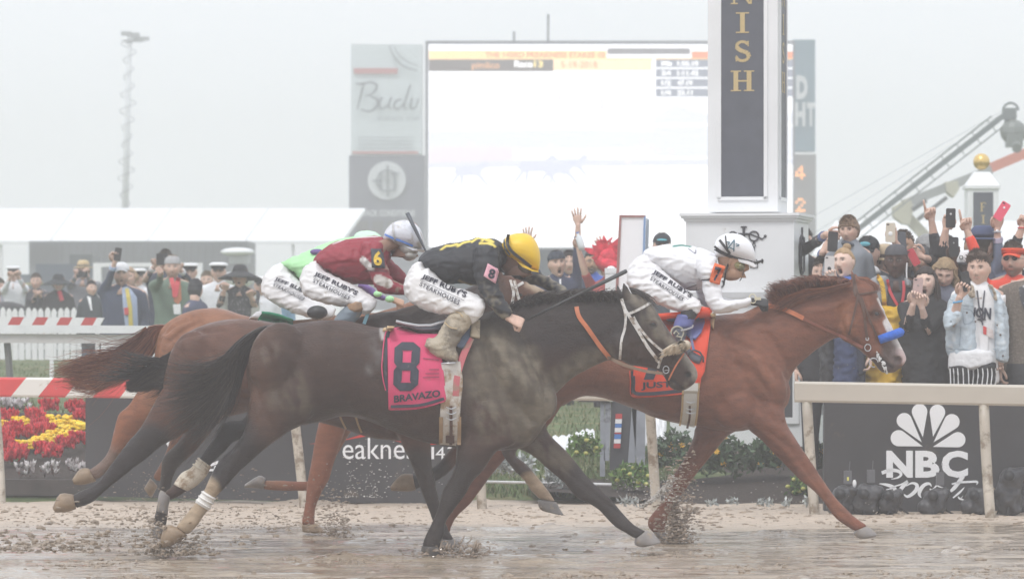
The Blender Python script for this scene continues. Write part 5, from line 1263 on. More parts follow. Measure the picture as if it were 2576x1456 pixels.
m_ = MB(); strap(m_, BV7, v7((690,600),(900,700),(1060,770),(1160,820),(1290,890)), Y7, .018, .016, .005, 6, Y7-.08); m_.build('leather_rein', mat('red_leather', (.20,.06,.035), .5), RN7)
SC7 = thing('saddle_cloth', 'orange red saddle cloth with black border and lettering on the chestnut', 'saddle cloth', P(1680, 920, Y7-.28))
M_orange = mat('orange_cloth', (.78,.07,.025), .7, noise=.08, nscale=6, bump=.3, bscale=30)
cl7 = cloth(SC7, BV7, ([(1600,800),(1640,790),(1700,785),(1790,775)], [(1590,996),(1640,996),(1715,992),(1760,975)]), Y7, M_orange, 'cloth', .012)
cl7b = cloth(SC7, BV7, ([(1735,780),(1762,770),(1793,775)], [(1722,985),(1745,985),(1772,935)]), Y7, M_orange, 'front_flap', .022, nx=8)
BC7 = bvh_of([cl7, cl7b, body7])
m_ = MB(); strap(m_, BC7, v5((632,1090),(640,1200),(650,1330),(800,1345),(950,1335),(1190,1310)), Y7, .022, .007, .002, 8); m_.build('border_stripe', M_ink, SC7)
m_ = MB(); strap(m_, BC7, v5((598,1085),(605,1200),(622,1370),(800,1378),(1000,1365),(1190,1340)), Y7, .006, .008, .003, 8); m_.build('edge_binding', M_orange, SC7)
m_ = MB(); put_px(m_, BC7, fit_text('JUSTIFY', .03), v5((725,1310),(1290,1275),(1290,1195),(725,1215)), Y7, .008, 1); m_.build('lettering', M_ink, SC7)
m_ = MB(); put_px(m_, BC7, ([(0,0),(.45,0),(.62,.35),(1,.35),(1,1),(.3,1)], [(0,1,2,3,4,5)]), v5((755,1185),(1000,1185),(960,900),(800,900)), Y7, .008, 1); m_.build('number', M_ink, SC7)
G7 = thing('girth', 'clean white girth with tan edges round the chestnut', 'girth', P(1735, 1000, Y7-.28))
gp = UL('V6',[(655,-60),(648,60),(640,200),(622,335)])
m_ = MB(); strap(m_, BC7, gp, Y7, .088, .014, .006, 6); m_.build('elastic_strap', mat('girth_clean', (.62,.61,.58), .6), G7)
m_ = MB()
for dx in (-72, 70): strap(m_, BC7, [(x+dx*.275, y) for x, y in gp], Y7, .012, .020, .006, 6)
m_.build('tan_edge', mat('girth_tan', (.5,.36,.2), .7), G7)
m_ = MB(); strap(m_, BC7, UL('V6',[(640,150),(640,250),(618,358)]), Y7, .014, .022, .004, 4); m_.build('dark_strap', M_leather, G7)
m_ = MB()
for y_ in (118, 180, 215): strap(m_, BC7, UL('V6',[(608,y_-6),(650,y_+5),(692,y_-6)]), Y7, .006, .024, .004, 4)
m_.build('buckle', M_steel, G7)

# ---------------------------------------------------------------- middle bay (number 6) and far chestnut
Y6 = .55
t6_torso = [(420,925,412,985,.1,0),(442,862,430,1030,.19,0),(500,822,500,1055,.24,0),(580,803,590,1045,.26,0),(660,806,660,1030,.26,0),(750,822,740,1045,.26,0),(850,812,850,1075,.26,0),(930,790,920,1098,.25,0),(1000,780,985,1108,.24,0),(1070,790,1050,1108,.2,0),(1110,850,1110,1060,.15,0),(1130,910,1132,1000,.1,0)]
t6_neck = [(1000,778,1090,1030,.17,0),(1060,760,1130,930,.14,0),(1130,742,1180,870,.11,0),(1190,715,1215,835,.1,0),(1235,690,1240,800,.09,0)]
t6_head = [(1240,690,1228,770,.07,0),(1275,690,1235,808,.095,0),(1310,700,1270,826,.1,0),(1345,716,1320,828,.08,0),(1375,732,1360,826,.065,0),(1400,748,1395,826,.055,0),(1415,775,1410,822,.045,0)]
ears6 = [[(1240,650,1238,652,.004,-.05),(1256,668,1240,674,.02,-.05),(1268,695,1242,700,.03,-.04)]]
def b1(*p): return UL('B1', p)
l6 = [dict(s=[(440,930,560,960,.11,-.12)]+SEC('B1', [(1070,200,1380,380,.10),(1000,330,1230,490,.085),(930,450,1080,570,.065),(850,540,980,655,.052),(790,620,885,725,.045),(715,720,790,800,.033),(635,825,695,880,.034),(560,855,615,950,.042),(480,898,510,985,.034)], -.13), h=SEC('B1', [(490,893,505,990,.045),(400,888,450,1008,.054),(352,975,375,1012,.05)], -.13), m=M_hoof2),
 dict(s=[(540,940,680,960,.11,.12)]+SEC('V2', [(480,0,740,120,.1),(400,200,570,320,.075),(300,350,440,470,.058),(172,480,340,560,.05),(152,600,280,640,.04),(132,780,240,820,.035),(120,920,228,940,.035),(90,1040,215,1060,.042),(75,1110,200,1130,.036)], .13), h=SEC('V2', [(70,1120,205,1150,.048),(52,1215,170,1240,.055)], .13)),
 dict(s=[(985,950,1110,980,.09,-.09)]+SEC('V3', [(140,120,560,280,.1),(215,300,515,355,.085),(308,500,530,560,.062),(378,680,560,720,.05),(440,850,592,860,.046),(490,970,612,970,.036),(532,1080,640,1060,.033),(590,1190,688,1175,.034),(620,1250,735,1245,.042)], -.12), h=SEC('V3', [(625,1240,738,1245,.048),(612,1315,785,1300,.055)], -.12)),
 dict(s=[(1040,960,1120,940,.09,.09)]+SEC('V3', [(820,220,1050,380,.08),(690,410,810,500,.052),(560,560,640,665,.036),(440,640,485,745,.034),(335,645,372,785,.043)], .12), h=SEC('V3', [(345,640,375,790,.046),(240,648,300,802,.054),(142,755,155,795,.05)], .12), m=M_hoof2)]
H6, me = horse('middle brown bay horse half hidden behind the dark bay, dark knotted tail', Y6, t6_torso, t6_neck, t6_head, ears6, l6, [(480,920,60,90,-.16,.11,10),(505,1000,60,60,-.15,.1,0)], voxel=.013)
sculpt(me, [([(450,850),(500,835),(560,830)], 7, -.012),([(445,870),(480,940),(500,1020)], 12, -.010),([(490,850),(540,900),(560,980)], 14, -.010),([(1265,770),(1300,790)], 8, -.006)], Y6)
coat(me, (.095,.043,.028), Y6, mottle=.2, mseed=8, light=(.12,.055,.035), paints=[
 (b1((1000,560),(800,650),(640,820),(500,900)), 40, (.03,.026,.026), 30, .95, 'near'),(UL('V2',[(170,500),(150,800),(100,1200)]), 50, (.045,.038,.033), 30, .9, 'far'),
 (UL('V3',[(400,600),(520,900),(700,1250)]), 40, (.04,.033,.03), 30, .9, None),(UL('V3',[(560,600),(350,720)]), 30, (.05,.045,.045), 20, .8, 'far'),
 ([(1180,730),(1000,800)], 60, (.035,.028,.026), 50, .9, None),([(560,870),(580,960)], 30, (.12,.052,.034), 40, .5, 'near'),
 ([(1330,715),(1360,730),(1385,742)], 5, (.36,.28,.2), 10, -1.0, None)])
body6 = link('body', me, M_coat, H6); hooves(H6, Y6, l6, M_hoof); BV6 = bvh_of([body6])
hair(H6, 'tail', [[(448,868),(425,890),(395,905),(360,930),(335,955),(318,965)],[(452,880),(435,910),(410,935),(375,955),(345,972),(322,975)],[(455,890),(440,930),(415,965),(380,975),(350,980),(322,978)]], 800, Y6, M_hair, 21, .008, .005, .03, 0, 8, .008, .15, BLK)
hair(H6, 'tail_wisp', [[(345,950),(300,955),(260,962),(225,955)],[(400,900),(360,895),(330,885),(300,880)],[(430,950),(410,985),(385,1000),(360,1005)]], 220, Y6, M_hair, 22, .02, .003, .02, 0, 7, .012, .5, BLK)
eye(H6, BV6, 1308, 742, Y6)
BR6 = thing('bridle', 'white bridle straps on the bay head seen between the sleeves', 'bridle', P(1295, 740, Y6-.1))
m_ = MB()
for pl in (v4((500,60),(520,140),(530,200),(515,300)), v4((540,65),(560,170),(595,290)), v4((510,140),(570,120),(630,85))): strap(m_, BV6, pl, Y6, .017, .008, .005, 5, Y6-.1)
m_.build('cheek_strap', M_strapw, BR6)
m_ = MB(); strap(m_, BV6, v4((905,225),(940,232),(965,248)), Y6, .02, .008, .02, 4, Y6-.05); m_.build('noseband', M_fleece, BR6)
m_ = MB()
for pl in (v1((1215,1245),(1245,1320),(1290,1410)), v1((1400,1275),(1430,1370),(1465,1450))): strap(m_, BV6, pl, Y6, .012, .01, .006, 4, Y6-.2)
tag(m_.build('girth', mat('girth_tan', (.5,.36,.2), .7), None), 'tan edged girth of the middle bay glimpsed under the dark bay belly', 'girth')

Y5 = 2.3
t5_torso = [(390,890,392,940,.1,0),(407,825,407,985,.19,0),(462,787,470,1010,.24,0),(545,774,560,1000,.26,0),(628,796,630,1000,.26,0),(720,806,710,1020,.26,0),(820,796,815,1055,.26,0),(890,785,880,1078,.25,0),(960,790,950,1075,.22,0),(1015,820,1010,1040,.18,0),(1050,870,1050,980,.12,0)]
t5_neck = [(930,790,1025,980,.15,0),(1010,765,1080,890,.12,0),(1085,735,1120,830,.1,0)]
t5_head = [(1095,720,1095,800,.07,0),(1130,722,1110,830,.095,0),(1175,760,1150,845,.08,0),(1210,800,1185,860,.06,0),(1225,822,1205,865,.05,0)]
l5 = [dict(s=[(400,910,520,950,.12,-.12)]+SEC('B1', [(1000,60,1200,250,.11),(860,295,1050,400,.09),(790,350,930,480,.07),(752,490,860,565,.052),(728,580,800,630,.045),(688,650,752,700,.034),(615,712,680,775,.036),(575,728,640,800,.038)], -.13), h=SEC('B1', [(590,718,640,805,.046),(535,722,565,826,.054),(485,785,500,828,.05)], -.13), m=M_hoof2),
 dict(s=[(470,930,590,950,.12,.12)]+SEC('B1', [(1130,200,1300,300,.12),(1150,400,1300,450,.08),(1120,560,1230,600,.055),(1060,700,1130,720,.036),(1010,780,1080,810,.036)], .13), h=SEC('B1', [(1000,785,1050,840,.046),(960,850,1010,915,.05)], .13), m=M_hoof2),
 dict(s=[(840,960,960,970,.1,-.09)]+SEC('V2', [(1640,20,1950,60,.1),(1595,180,1860,210,.088),(1558,350,1800,380,.068),(1530,520,1740,550,.055),(1500,660,1705,680,.05),(1482,790,1640,790,.042),(1468,940,1575,940,.034),(1440,1060,1560,1060,.04),(1435,1110,1580,1105,.042)], -.12), h=SEC('V2', [(1438,1110,1590,1100,.048),(1450,1172,1665,1180,.056)], -.12), m=M_hoof2),
 dict(s=[(870,960,960,960,.1,.09),(830,1040,900,1060,.08,.12)]+SEC('V2', [(1620,400,1760,480,.06),(1560,600,1690,660,.052),(1520,700,1590,790,.046),(1440,706,1440,800,.036),(1300,702,1300,796,.034),(1180,698,1180,796,.036),(1100,690,1090,790,.042)], .12), h=SEC('V2', [(1110,680,1090,785,.046),(1050,658,1000,770,.054),(925,735,920,768,.05)], .12))]
H5, me = horse('far bright chestnut horse at left with a long red brown tail', Y5, t5_torso, t5_neck, t5_head, [], l5, [(455,885,60,85,-.16,.11,10)], voxel=.014)
sculpt(me, [([(415,835),(440,815),(480,800)], 6, -.02),([(425,860),(450,840),(500,810)], 8, -.016),([(432,890),(470,850),(520,825)], 8, -.008)], Y5)
coat(me, (.25,.112,.062), Y5, mottle=.14, mseed=12, light=(.31,.145,.085), paints=[
 (b1((700,640),(600,740)), 30, (.16,.12,.1), 26, .8, 'near'),(b1((850,330),(800,480)), 30, (.24,.085,.04), 30, .7, 'near'),
 (UL('V2',[(1640,200),(1500,700),(1480,1100)]), 40, (.25,.085,.045), 30, .7, None)])
body5 = link('body', me, M_coat, H5); hooves(H5, Y5, l5, M_hoof); BV5 = bvh_of([body5])
def w1(*p): return UL('W1', p)
hair(H5, 'tail', [w1((866,886),(760,905),(700,1000),(560,1090),(400,1110),(250,1150),(90,1215)),w1((862,900),(780,960),(700,1060),(580,1150),(420,1200),(260,1230),(80,1240)),w1((850,900),(790,1020),(700,1120),(580,1210),(430,1260),(310,1300),(170,1280)),w1((850,930),(800,1080),(710,1180),(580,1270),(440,1310),(330,1360),(210,1330))], 1900, Y5, M_hair, 31, .026, .0040, .03, 0, 11, .024, .7, [(.34,.12,.06),(.24,.08,.04),(.14,.05,.03),(.42,.18,.09)])
hair(H5, 'tail_wisps', [w1((740,900),(600,1010),(420,1060),(200,1100)),w1((760,940),(600,1090),(380,1150),(100,1180)),w1((780,1000),(600,1190),(400,1260),(120,1250)),w1((780,1060),(600,1260),(420,1330),(220,1400))], 320, Y5, M_hair, 33, .06, .0024, .04, -.05, 10, .04, .6, [(.2,.07,.04),(.12,.045,.03),(.3,.13,.08)])
hair(H5, 'tail_root', [w1((880,888),(800,920),(740,990),(660,1080),(560,1140)),w1((870,900),(810,960),(780,1060),(700,1150),(600,1220))], 700, Y5, M_hair, 32, .012, .008, .03, 0, 8, .008, .3, [(.26,.09,.045),(.20,.07,.035)])
# green cloth of the far chestnut
SC5 = thing('saddle_cloth', 'green and white saddle cloth on the far chestnut', 'saddle cloth', P(680, 800, Y5-.25))
cloth(SC5, BV5, (UL('V1',[(330,95),(440,102),(560,130),(700,190)]), UL('V1',[(290,240),(420,270),(560,290),(700,320)])), Y5, mat('green_cloth', (.01,.22,.11), .7, noise=.1), 'cloth', .014, nx=10, ny=6, wob=0)
cloth(SC5, BV5, (UL('V1',[(290,100),(345,92),(350,120)]), UL('V1',[(205,178),(250,182),(300,185)])), Y5, mat('cloth_white', (.75,.75,.77), .7), 'white_corner', .016, nx=4, ny=4, wob=0)
cloth(SC5, BV5, (UL('V1',[(320,192),(420,205),(530,228)]), UL('V1',[(320,215),(420,240),(540,260)])), Y5, mat('cloth_white', (.75,.75,.77), .7), 'white_band', .02, nx=6, ny=3, wob=0)
# ================================================================== PEOPLE: heads, hands, hair, hats
M_skin = mat('skin_attr', attr=True, rough=.5, spec=.35, noise=.05, nscale=30)
SK = {'pale':(.72,.52,.43),'fair':(.65,.44,.35),'tan':(.50,.30,.20),'brown':(.20,.105,.07),'dark':(.10,.052,.038)}
def rotm(yaw, tilt=0, roll=0):
    return Matrix.Rotation(math.radians(180+yaw), 3, 'Z') @ Matrix.Rotation(math.radians(-tilt), 3, 'X') @ Matrix.Rotation(math.radians(roll), 3, 'Y')
def head_grid(nph=64, nth=48):
    ph = []
    for k in range(nph):
        u = -1+2*k/nph; ph.append(math.pi*math.copysign(abs(u)**1.45, u))
    th = [math.pi*j/(nth-1) for j in range(nth)]
    T, Ph = np.meshgrid(th, ph, indexing='ij'); return T, Ph
def gauss(x, z, cx, cz, rx, rz): return np.exp(-((x-cx)/rx)**2-((z-cz)/rz)**2)
def head_shape(T, Ph, mouth=0.0, jaw=1.0):
    x = .079*np.sin(T)*np.sin(Ph); y = .096*np.sin(T)*np.cos(Ph); z = .118*np.cos(T)
    lo = np.clip(-z/.118, 0, 1); x = x*(1-.34*lo**1.5*jaw)*(1+.05*np.exp(-((z-.03)/.05)**2))
    y = np.where(y < 0, y*(1-.5*lo), y*(1-.06*lo)); z = np.where(z < 0, z*1.02, z)
    f = y > 0
    d = gauss(x, z, 0, -.022, .013, .017)*.020+gauss(x, z, 0, .008, .008, .026)*.010
    d += gauss(np.abs(x), z, .013, -.030, .007, .008)*.006
    d -= gauss(np.abs(x), z, .030, .016, .015, .011)*.010
    d += gauss(x, z, 0, .038, .045, .012)*.004+gauss(np.abs(x), z, .044, -.012, .018, .02)*.004
    d += gauss(x, z, 0, -.057, .022, .010)*.006+gauss(x, z, 0, -.098, .024, .016)*.012
    d -= gauss(x, z, 0, -.073, .018, .005)*.003
    d -= mouth*gauss(x, z, 0, -.066, .013, .014)*.03
    y = y+np.where(f, d, 0)
    if mouth: z = z-np.where(z < -.05, mouth*.012*np.clip((-.05-z)/.03, 0, 1), 0)
    return x, y, z
def make_head(mb, cv, c, R, s, skin, brow=(.05,.03,.02), mouth=0.0, beard=None, smile=0.0, hi=True, neck=.15, lips=None, open_eye=1.0):
    nph, nth = (72, 54) if hi else (44, 34)
    T, Ph = head_grid(nph, nth); x, y, z = head_shape(T, Ph, mouth); x, y, z = [a.ravel() for a in (x, y, z)]
    col = np.tile(np.array(skin), (len(x), 1)).astype(float)
    fr = (y > .02)
    col *= (1+.08*gauss(np.abs(x), z, .04, -.02, .02, .02)*np.array([[1.2],[.2],[.2]])).T if False else 1
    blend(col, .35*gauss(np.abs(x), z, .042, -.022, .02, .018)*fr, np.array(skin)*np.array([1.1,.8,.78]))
    blend(col, .75*gauss(np.abs(x), z, .029, .020, .018, .011)*fr, np.array(skin)*.5); blend(col, .4*gauss(x, z, 0, -.040, .016, .006)*fr, np.array(skin)*.5); blend(col, .35*gauss(np.abs(x), z, .016, -.01, .006, .02)*fr, np.array(skin)*.6)  # shade of eye sockets, nose sides and under the nose blended into skin colour
    lc = lips or tuple(np.array(skin)*np.array([.9,.5,.5]))
    zz = z+smile*.25*np.abs(x)**1.0*0; zl = -.058+smile*6*x*x
    blend(col, 1.1*np.exp(-((z-zl)/.0065)**4-(x/.023)**6)*fr, lc)
    if smile: blend(col, .9*np.exp(-((z-zl+.001)/.0032)**4-(x/.017)**6)*fr, (.6,.55,.5))
    if mouth: blend(col, 1.3*np.exp(-((z+.070)/(.016*mouth+.003))**4-(x/.015)**4)*fr, (.04,.012,.012)); 
    if mouth: blend(col, np.exp(-((z+.056)/.003)**4-(x/.012)**6)*fr*.8, (.55,.5,.46))
    blend(col, 1.2*np.exp(-((z-.033-.05*(.03-np.abs(x)))/.0045)**4-((np.abs(x)-.031)/.016)**6)*fr, brow)
    blend(col, .9*np.exp(-((z+.037)/.003)**4-((np.abs(x)-.008)/.004)**4)*fr, np.array(skin)*.25)
    if open_eye:
        e = np.exp(-((z-.0160)/.0036)**4-((np.abs(x)-.031)/.0120)**4)*fr; blend(col, 1.0*e, (.36,.32,.30))
        i = np.exp(-((z-.017)/.0065)**4-((np.abs(x)-.031)/.0046)**4)*fr; blend(col, 1.3*i, (.03,.02,.015))
        blend(col, .9*np.exp(-((z-.0212)/.0022)**4-((np.abs(x)-.031)/.014)**4)*fr, (.05,.03,.03))
    else: blend(col, .9*np.exp(-((z-.014)/.0025)**4-((np.abs(x)-.031)/.014)**4)*fr, (.06,.035,.03))
    if beard is not None:
        m = np.clip((-.035-z)/.02, 0, 1)*(y > -.03)*(1-np.exp(-((z+.058)/.008)**4-(x/.02)**4)); m = np.maximum(m, np.exp(-((z+.045)/.005)**4-(x/.025)**4)*fr); blend(col, m*.75, beard)
    n0 = len(mb.v); M = R; vs = [M @ Vector((a*s, b_*s, c_*s))+c for a, b_, c_ in zip(x, y, z)]
    fs = [(j*nph+k, (j+1)*nph+k, (j+1)*nph+(k+1)%nph, j*nph+(k+1)%nph) for j in range(nth-1) for k in range(nph)]
    mb.add(vs, fs); cv += list(col)
    n0 = len(mb.v)
    for sx in (-1, 1): mb.ell(M @ Vector((sx*.079*s, -.006*s, .002*s))+c, (.010*s, .018*s, .030*s), 8, 6, M)
    nb = c+Vector((0, 0, -neck*s)); mb.tube([M @ Vector((0,-.025*s,-.04*s))+c, (M @ Vector((0,-.03*s,-.09*s))+c)*.6+nb*.4, nb, nb+Vector((0,0,-.06))], [.055*s,.054*s,.062*s,.09*s], 14)
    cv += [np.array(skin)*.92]*(len(mb.v)-n0)
POSE = {'fist':((85,85,60),)*4,'grip':((50,45,35),)*4,'open':((4,6,4),(2,4,4),(3,6,4),(8,10,6)),'point':((0,3,3),(85,85,60),(85,85,60),(85,85,60)),'curl':((30,40,25),)*4}
def hand(mb, cv, wrist, R, s, pose, skin, side=1, thick=1.0):
    """wrist at origin, fingers along +z, palm faces +y, thumb at +x*side"""
    n0 = len(mb.v)
    def T_(p): return R @ (Vector(p)*s)+wrist
    rows = [(0,.024,.019),(.02,.028,.018),(.05,.040,.016),(.08,.043,.015),(.093,.040,.012)]; m = 12; base = len(mb.v); vs = []
    for z, rx, ry in rows:
        for k in range(m): a = 6.2832*k/m; vs.append(T_((rx*math.cos(a), ry*math.sin(a), z)))
    fs = [(i*m+k, i*m+(k+1)%m, (i+1)*m+(k+1)%m, (i+1)*m+k) for i in range(4) for k in range(m)]+[tuple(range(m))[::-1], tuple(range(4*m, 5*m))]
    mb.add(vs, fs)
    L = (.074,.082,.076,.060); X = (.031,.0105,-.0105,-.030); spread = 9 if pose == 'open' else 2
    for i in range(4):
        ang = 0; p = Vector((X[i]*side, 0, .085)); pts = [p]; sp = math.radians((1.5-i)*spread)*side
        for j, seg in enumerate((.46,.30,.24)):
            ang += math.radians(POSE[pose][i][j]); l = L[i]*seg
            p = p+Vector((math.sin(sp)*l*math.cos(ang), l*math.sin(ang), l*math.cos(ang)*math.cos(sp))); pts.append(p)
        mb.tube([T_(q) for q in pts], [.0095*s*thick,.0088*s*thick,.008*s*thick,.0062*s*thick], 7)
    if pose in ('open',): th = [(.028,0,.02),(.055,.01,.045),(.075,.012,.07),(.085,.014,.09)]
    elif pose == 'fist' or pose == 'point': th = [(.028,.005,.02),(.042,.022,.045),(.030,.038,.070),(.006,.042,.080)]
    else: th = [(.028,.005,.02),(.048,.022,.045),(.052,.036,.072),(.046,.042,.095)]
    mb.tube([T_((a*side, b_, c_)) for a, b_, c_ in th], [.013*s,.0115*s,.010*s,.007*s], 7)
    cv += [np.array(skin)*1.0]*(len(mb.v)-n0)
def aim(d, roll=0, palm=(0,-1,0)):
    """rotation with z along d and the palm (y) roughly towards palm"""
    z = Vector(d).normalized(); p = Vector(palm); y = (p-z*p.dot(z))
    if y.length < .1: y = Vector((1,0,0))-z*z.x
    y.normalize(); x = y.cross(z); M = Matrix((x, y, z)).transposed()
    return M @ Matrix.Rotation(math.radians(roll), 3, 'Z')
M_hairh = mat('hair_attr2', attr=True, rough=.6, spec=.3)
def hair_cap(t, c, R, s, style, colr, seed=1):
    rs = np.random.RandomState(seed); nph, nth = 48, 34; T, Ph = head_grid(nph, nth); x, y, z = [a.ravel() for a in head_shape(T, Ph)]
    phi = np.arctan2(x, y); T_ = T.ravel(); mb = MB(); cv = []
    th = {'short':.010,'quiff':.012,'bun':.005,'long':.016,'wavy':.02,'buzz':.004,'bob':.02,'fringe':.014}[style]
    front = {'fringe':.045,'quiff':.086,'short':.080,'buzz':.082}.get(style, .072)
    line = np.where(np.abs(phi) < 1.0, front-.01*np.abs(phi), np.where(np.abs(phi) < 1.9, front-.01-(np.abs(phi)-1.0)*.09, -.062 if style != 'buzz' else -.05))
    k = z > line; c0 = np.stack([x, y, z], 1); nrm = c0/np.array([.074**2, .096**2, .118**2]); nrm /= np.linalg.norm(nrm, axis=1)[:, None]
    nz = vnoise(c0*np.array([1,1,1]), 38, seed, 2); off = np.where(k, th*(1+.45*nz), -.006)
    if style in ('quiff', 'short'): off = np.where(k & (z < .055), off*.45, off)
    if style == 'quiff': off += np.where(k, np.exp(-((y-.05)/.05)**2)*np.clip(z/.1, 0, 1)*.024*(1+.5*nz), 0)
    c1 = c0+nrm*off[:, None]
    vs = [R @ Vector(p*s)+c for p in c1]; keep = k.reshape(nth, nph); fs = []
    for j in range(nth-1):
        for q in range(nph):
            q2 = (q+1) % nph
            if keep[j, q] or keep[j+1, q] or keep[j, q2] or keep[j+1, q2]: fs.append((j*nph+q, (j+1)*nph+q, (j+1)*nph+q2, j*nph+q2))
    mb.add(vs, fs); col = np.array(colr)[None]*(1+.35*vnoise(c0*np.array([3,3,1]), 30, seed, 2))[:, None]; cv += list(col)
    def strand(p0, p1, p2, r):
        n0 = len(mb.v); mb.tube([R @ (Vector(p0)*s)+c, R @ (Vector(p1)*s)+c, R @ (Vector(p2)*s)+c], [r, r*.9, r*.3], 4); cv.extend([np.array(colr)*rs.uniform(.7, 1.4)]*(len(mb.v)-n0))
    if style in ('long', 'wavy', 'bob'):
        L = {'long':.26,'wavy':.20,'bob':.08}[style]
        for _ in range(260):
            a = rs.uniform(1.15, 2*math.pi-1.15); r0 = .088; px, py = r0*math.sin(a)*.95, r0*math.cos(a)*1.05; w = rs.uniform(.8, 1.25); l = L*rs.uniform(.6, 1.1)
            j = rs.normal(size=3)*.012
            n0 = len(mb.v); pts = []
            for q in range(7):
                u = q/6; wv = .012*math.sin(u*9+a*5) if style == 'wavy' else .005*math.sin(u*6+a*3)
                pts.append(R @ (Vector((px*(1+.25*u*w)+wv, py*(1+.15*u*w)+wv*.6, .06-l*u))*s)+c+Vector((j[0]*u, j[1]*u, 0)))
            mb.tube(pts, [.006,.006,.006,.005,.005,.004,.002], 4); cv.extend([np.array(colr)*rs.uniform(.6, 1.4)]*(len(mb.v)-n0))
    if style == 'bun':
        n0 = len(mb.v); mb.ell(R @ (Vector((.0,-.06,.125))*s)+c, (.036*s,.036*s,.033*s), 10, 8); cv.extend([np.array(colr)*.9]*(len(mb.v)-n0))
    if style in ('short', 'quiff', 'fringe', 'buzz'):
        for _ in range(320):
            a = rs.uniform(-math.pi, math.pi); e = rs.uniform(.2, 1.25); d = Vector((math.sin(a)*math.sin(e), math.cos(a)*math.sin(e), math.cos(e)))
            p0 = Vector((d.x*.078, d.y*.10, d.z*.122)); 
            if p0.z < .055 and p0.y > 0: continue
            l = {'short':.018,'quiff':.034,'fringe':.024,'buzz':.006}[style]; t2 = Vector((rs.normal()*.3, .4 if style != 'fringe' else .9, .5)).normalized()
            strand(p0, p0+d*l*.5+t2*l*.4, p0+d*l*.6+t2*l, .0028)
    return attr_build(mb, cv, 'hair', M_hairh, t)
def capfab(name, colr): return mat('hatfab_'+name, colr, .85, noise=.08)
def hat(t, c, R, s, kindh, m, m2=None):
    def T_(p): return R @ (Vector(p)*s)+c
    def dome(mb, rx, ry, rz, zc, n=20, mm=7, squash=1.0):
        vs = []; 
        for j in range(mm+1):
            a = math.pi/2*j/mm
            for k in range(n): b_ = 6.2832*k/n; vs.append(T_((rx*math.cos(a)**squash*math.cos(b_), ry*math.cos(a)**squash*math.sin(b_), zc+rz*math.sin(a))))
        mb.add(vs, [(j*n+k, j*n+(k+1)%n, (j+1)*n+(k+1)%n, (j+1)*n+k) for j in range(mm) for k in range(n)])
    def brim(mb, r0x, r0y, r1x, r1y, z0, z1, a0=0, a1=360, n=28, th=.006):
        vs = []
        for k in range(n+1):
            a = math.radians(a0+(a1-a0)*k/n); ca, sa = math.cos(a), math.sin(a)
            vs += [T_((r0x*ca, r0y*sa, z0)), T_((r1x*ca, r1y*sa, z1)), T_((r1x*ca, r1y*sa, z1+th)), T_((r0x*ca, r0y*sa, z0+th))]
        mb.add(vs, [(k*4+i, k*4+(i+1)%4, k*4+4+(i+1)%4, k*4+4+i) for k in range(n) for i in range(4)])
    def visor(mb, sgn=1):
        vs = []; n = 12
        for k in range(n+1):
            u = -1+2*k/n; xx = .066*u; yb = .078*math.sqrt(max(0, 1-(u*.8)**2)); vs += [T_((xx, sgn*yb, .052)), T_((xx*.95, sgn*(yb+.068*math.sqrt(max(0,1-u*u))**.8), .036-.02*u*u)), T_((xx*.95, sgn*(yb+.068*math.sqrt(max(0,1-u*u))**.8), .042-.02*u*u)), T_((xx, sgn*yb, .058))]
        mb.add(vs, [(k*4+i, k*4+(i+1)%4, k*4+4+(i+1)%4, k*4+4+i) for k in range(n) for i in range(4)])
    if kindh in ('cap', 'backcap', 'visor'):
        if kindh != 'visor':
            mb = MB(); dome(mb, .086, .106, .085, .050, squash=.75); mb.build('cap_crown', m, t, True)
        else:
            mb = MB(); brim(mb, .083, .104, .085, .106, .045, .085, th=.004); mb.build('visor_band', m, t, True)
        mb = MB(); visor(mb, -1 if kindh == 'backcap' else 1); mb.build('cap_brim', m2 or m, t, True)
    elif kindh == 'beanie':
        mb = MB(); dome(mb, .084, .105, .078, .055, squash=.7); mb.build('beanie', m, t, True)
    elif kindh == 'brimhat':
        mb = MB(); dome(mb, .085, .105, .10, .05, squash=.4); mb.build('crown', m, t, True)
        mb = MB(); brim(mb, .083, .103, .135, .155, .055, .045); mb.build('brim', m, t, True)
        mb = MB(); brim(mb, .086, .106, .088, .108, .058, .085, th=.003); mb.build('hat_band', m2 or M_black, t, True)
    elif kindh == 'widehat':
        mb = MB(); dome(mb, .085, .105, .09, .05, squash=.5); mb.build('crown', m, t, True)
        mb = MB(); brim(mb, .083, .103, .24, .26, .055, -.02, n=40); mb.build('brim', m, t, True)
    elif kindh == 'officer':
        mb = MB(); dome(mb, .11, .125, .035, .085, squash=.5); mb.ell(T_((0,0,.085)), (.11*s,.125*s,.012*s), 20, 6, R); mb.build('cap_crown', m, t, True)
        mb = MB(); brim(mb, .082, .102, .085, .105, .05, .08, th=.004); mb.build('cap_band', m2 or M_black, t, True)
        mb = MB(); visor(mb); mb.build('cap_brim', M_black, t, True)

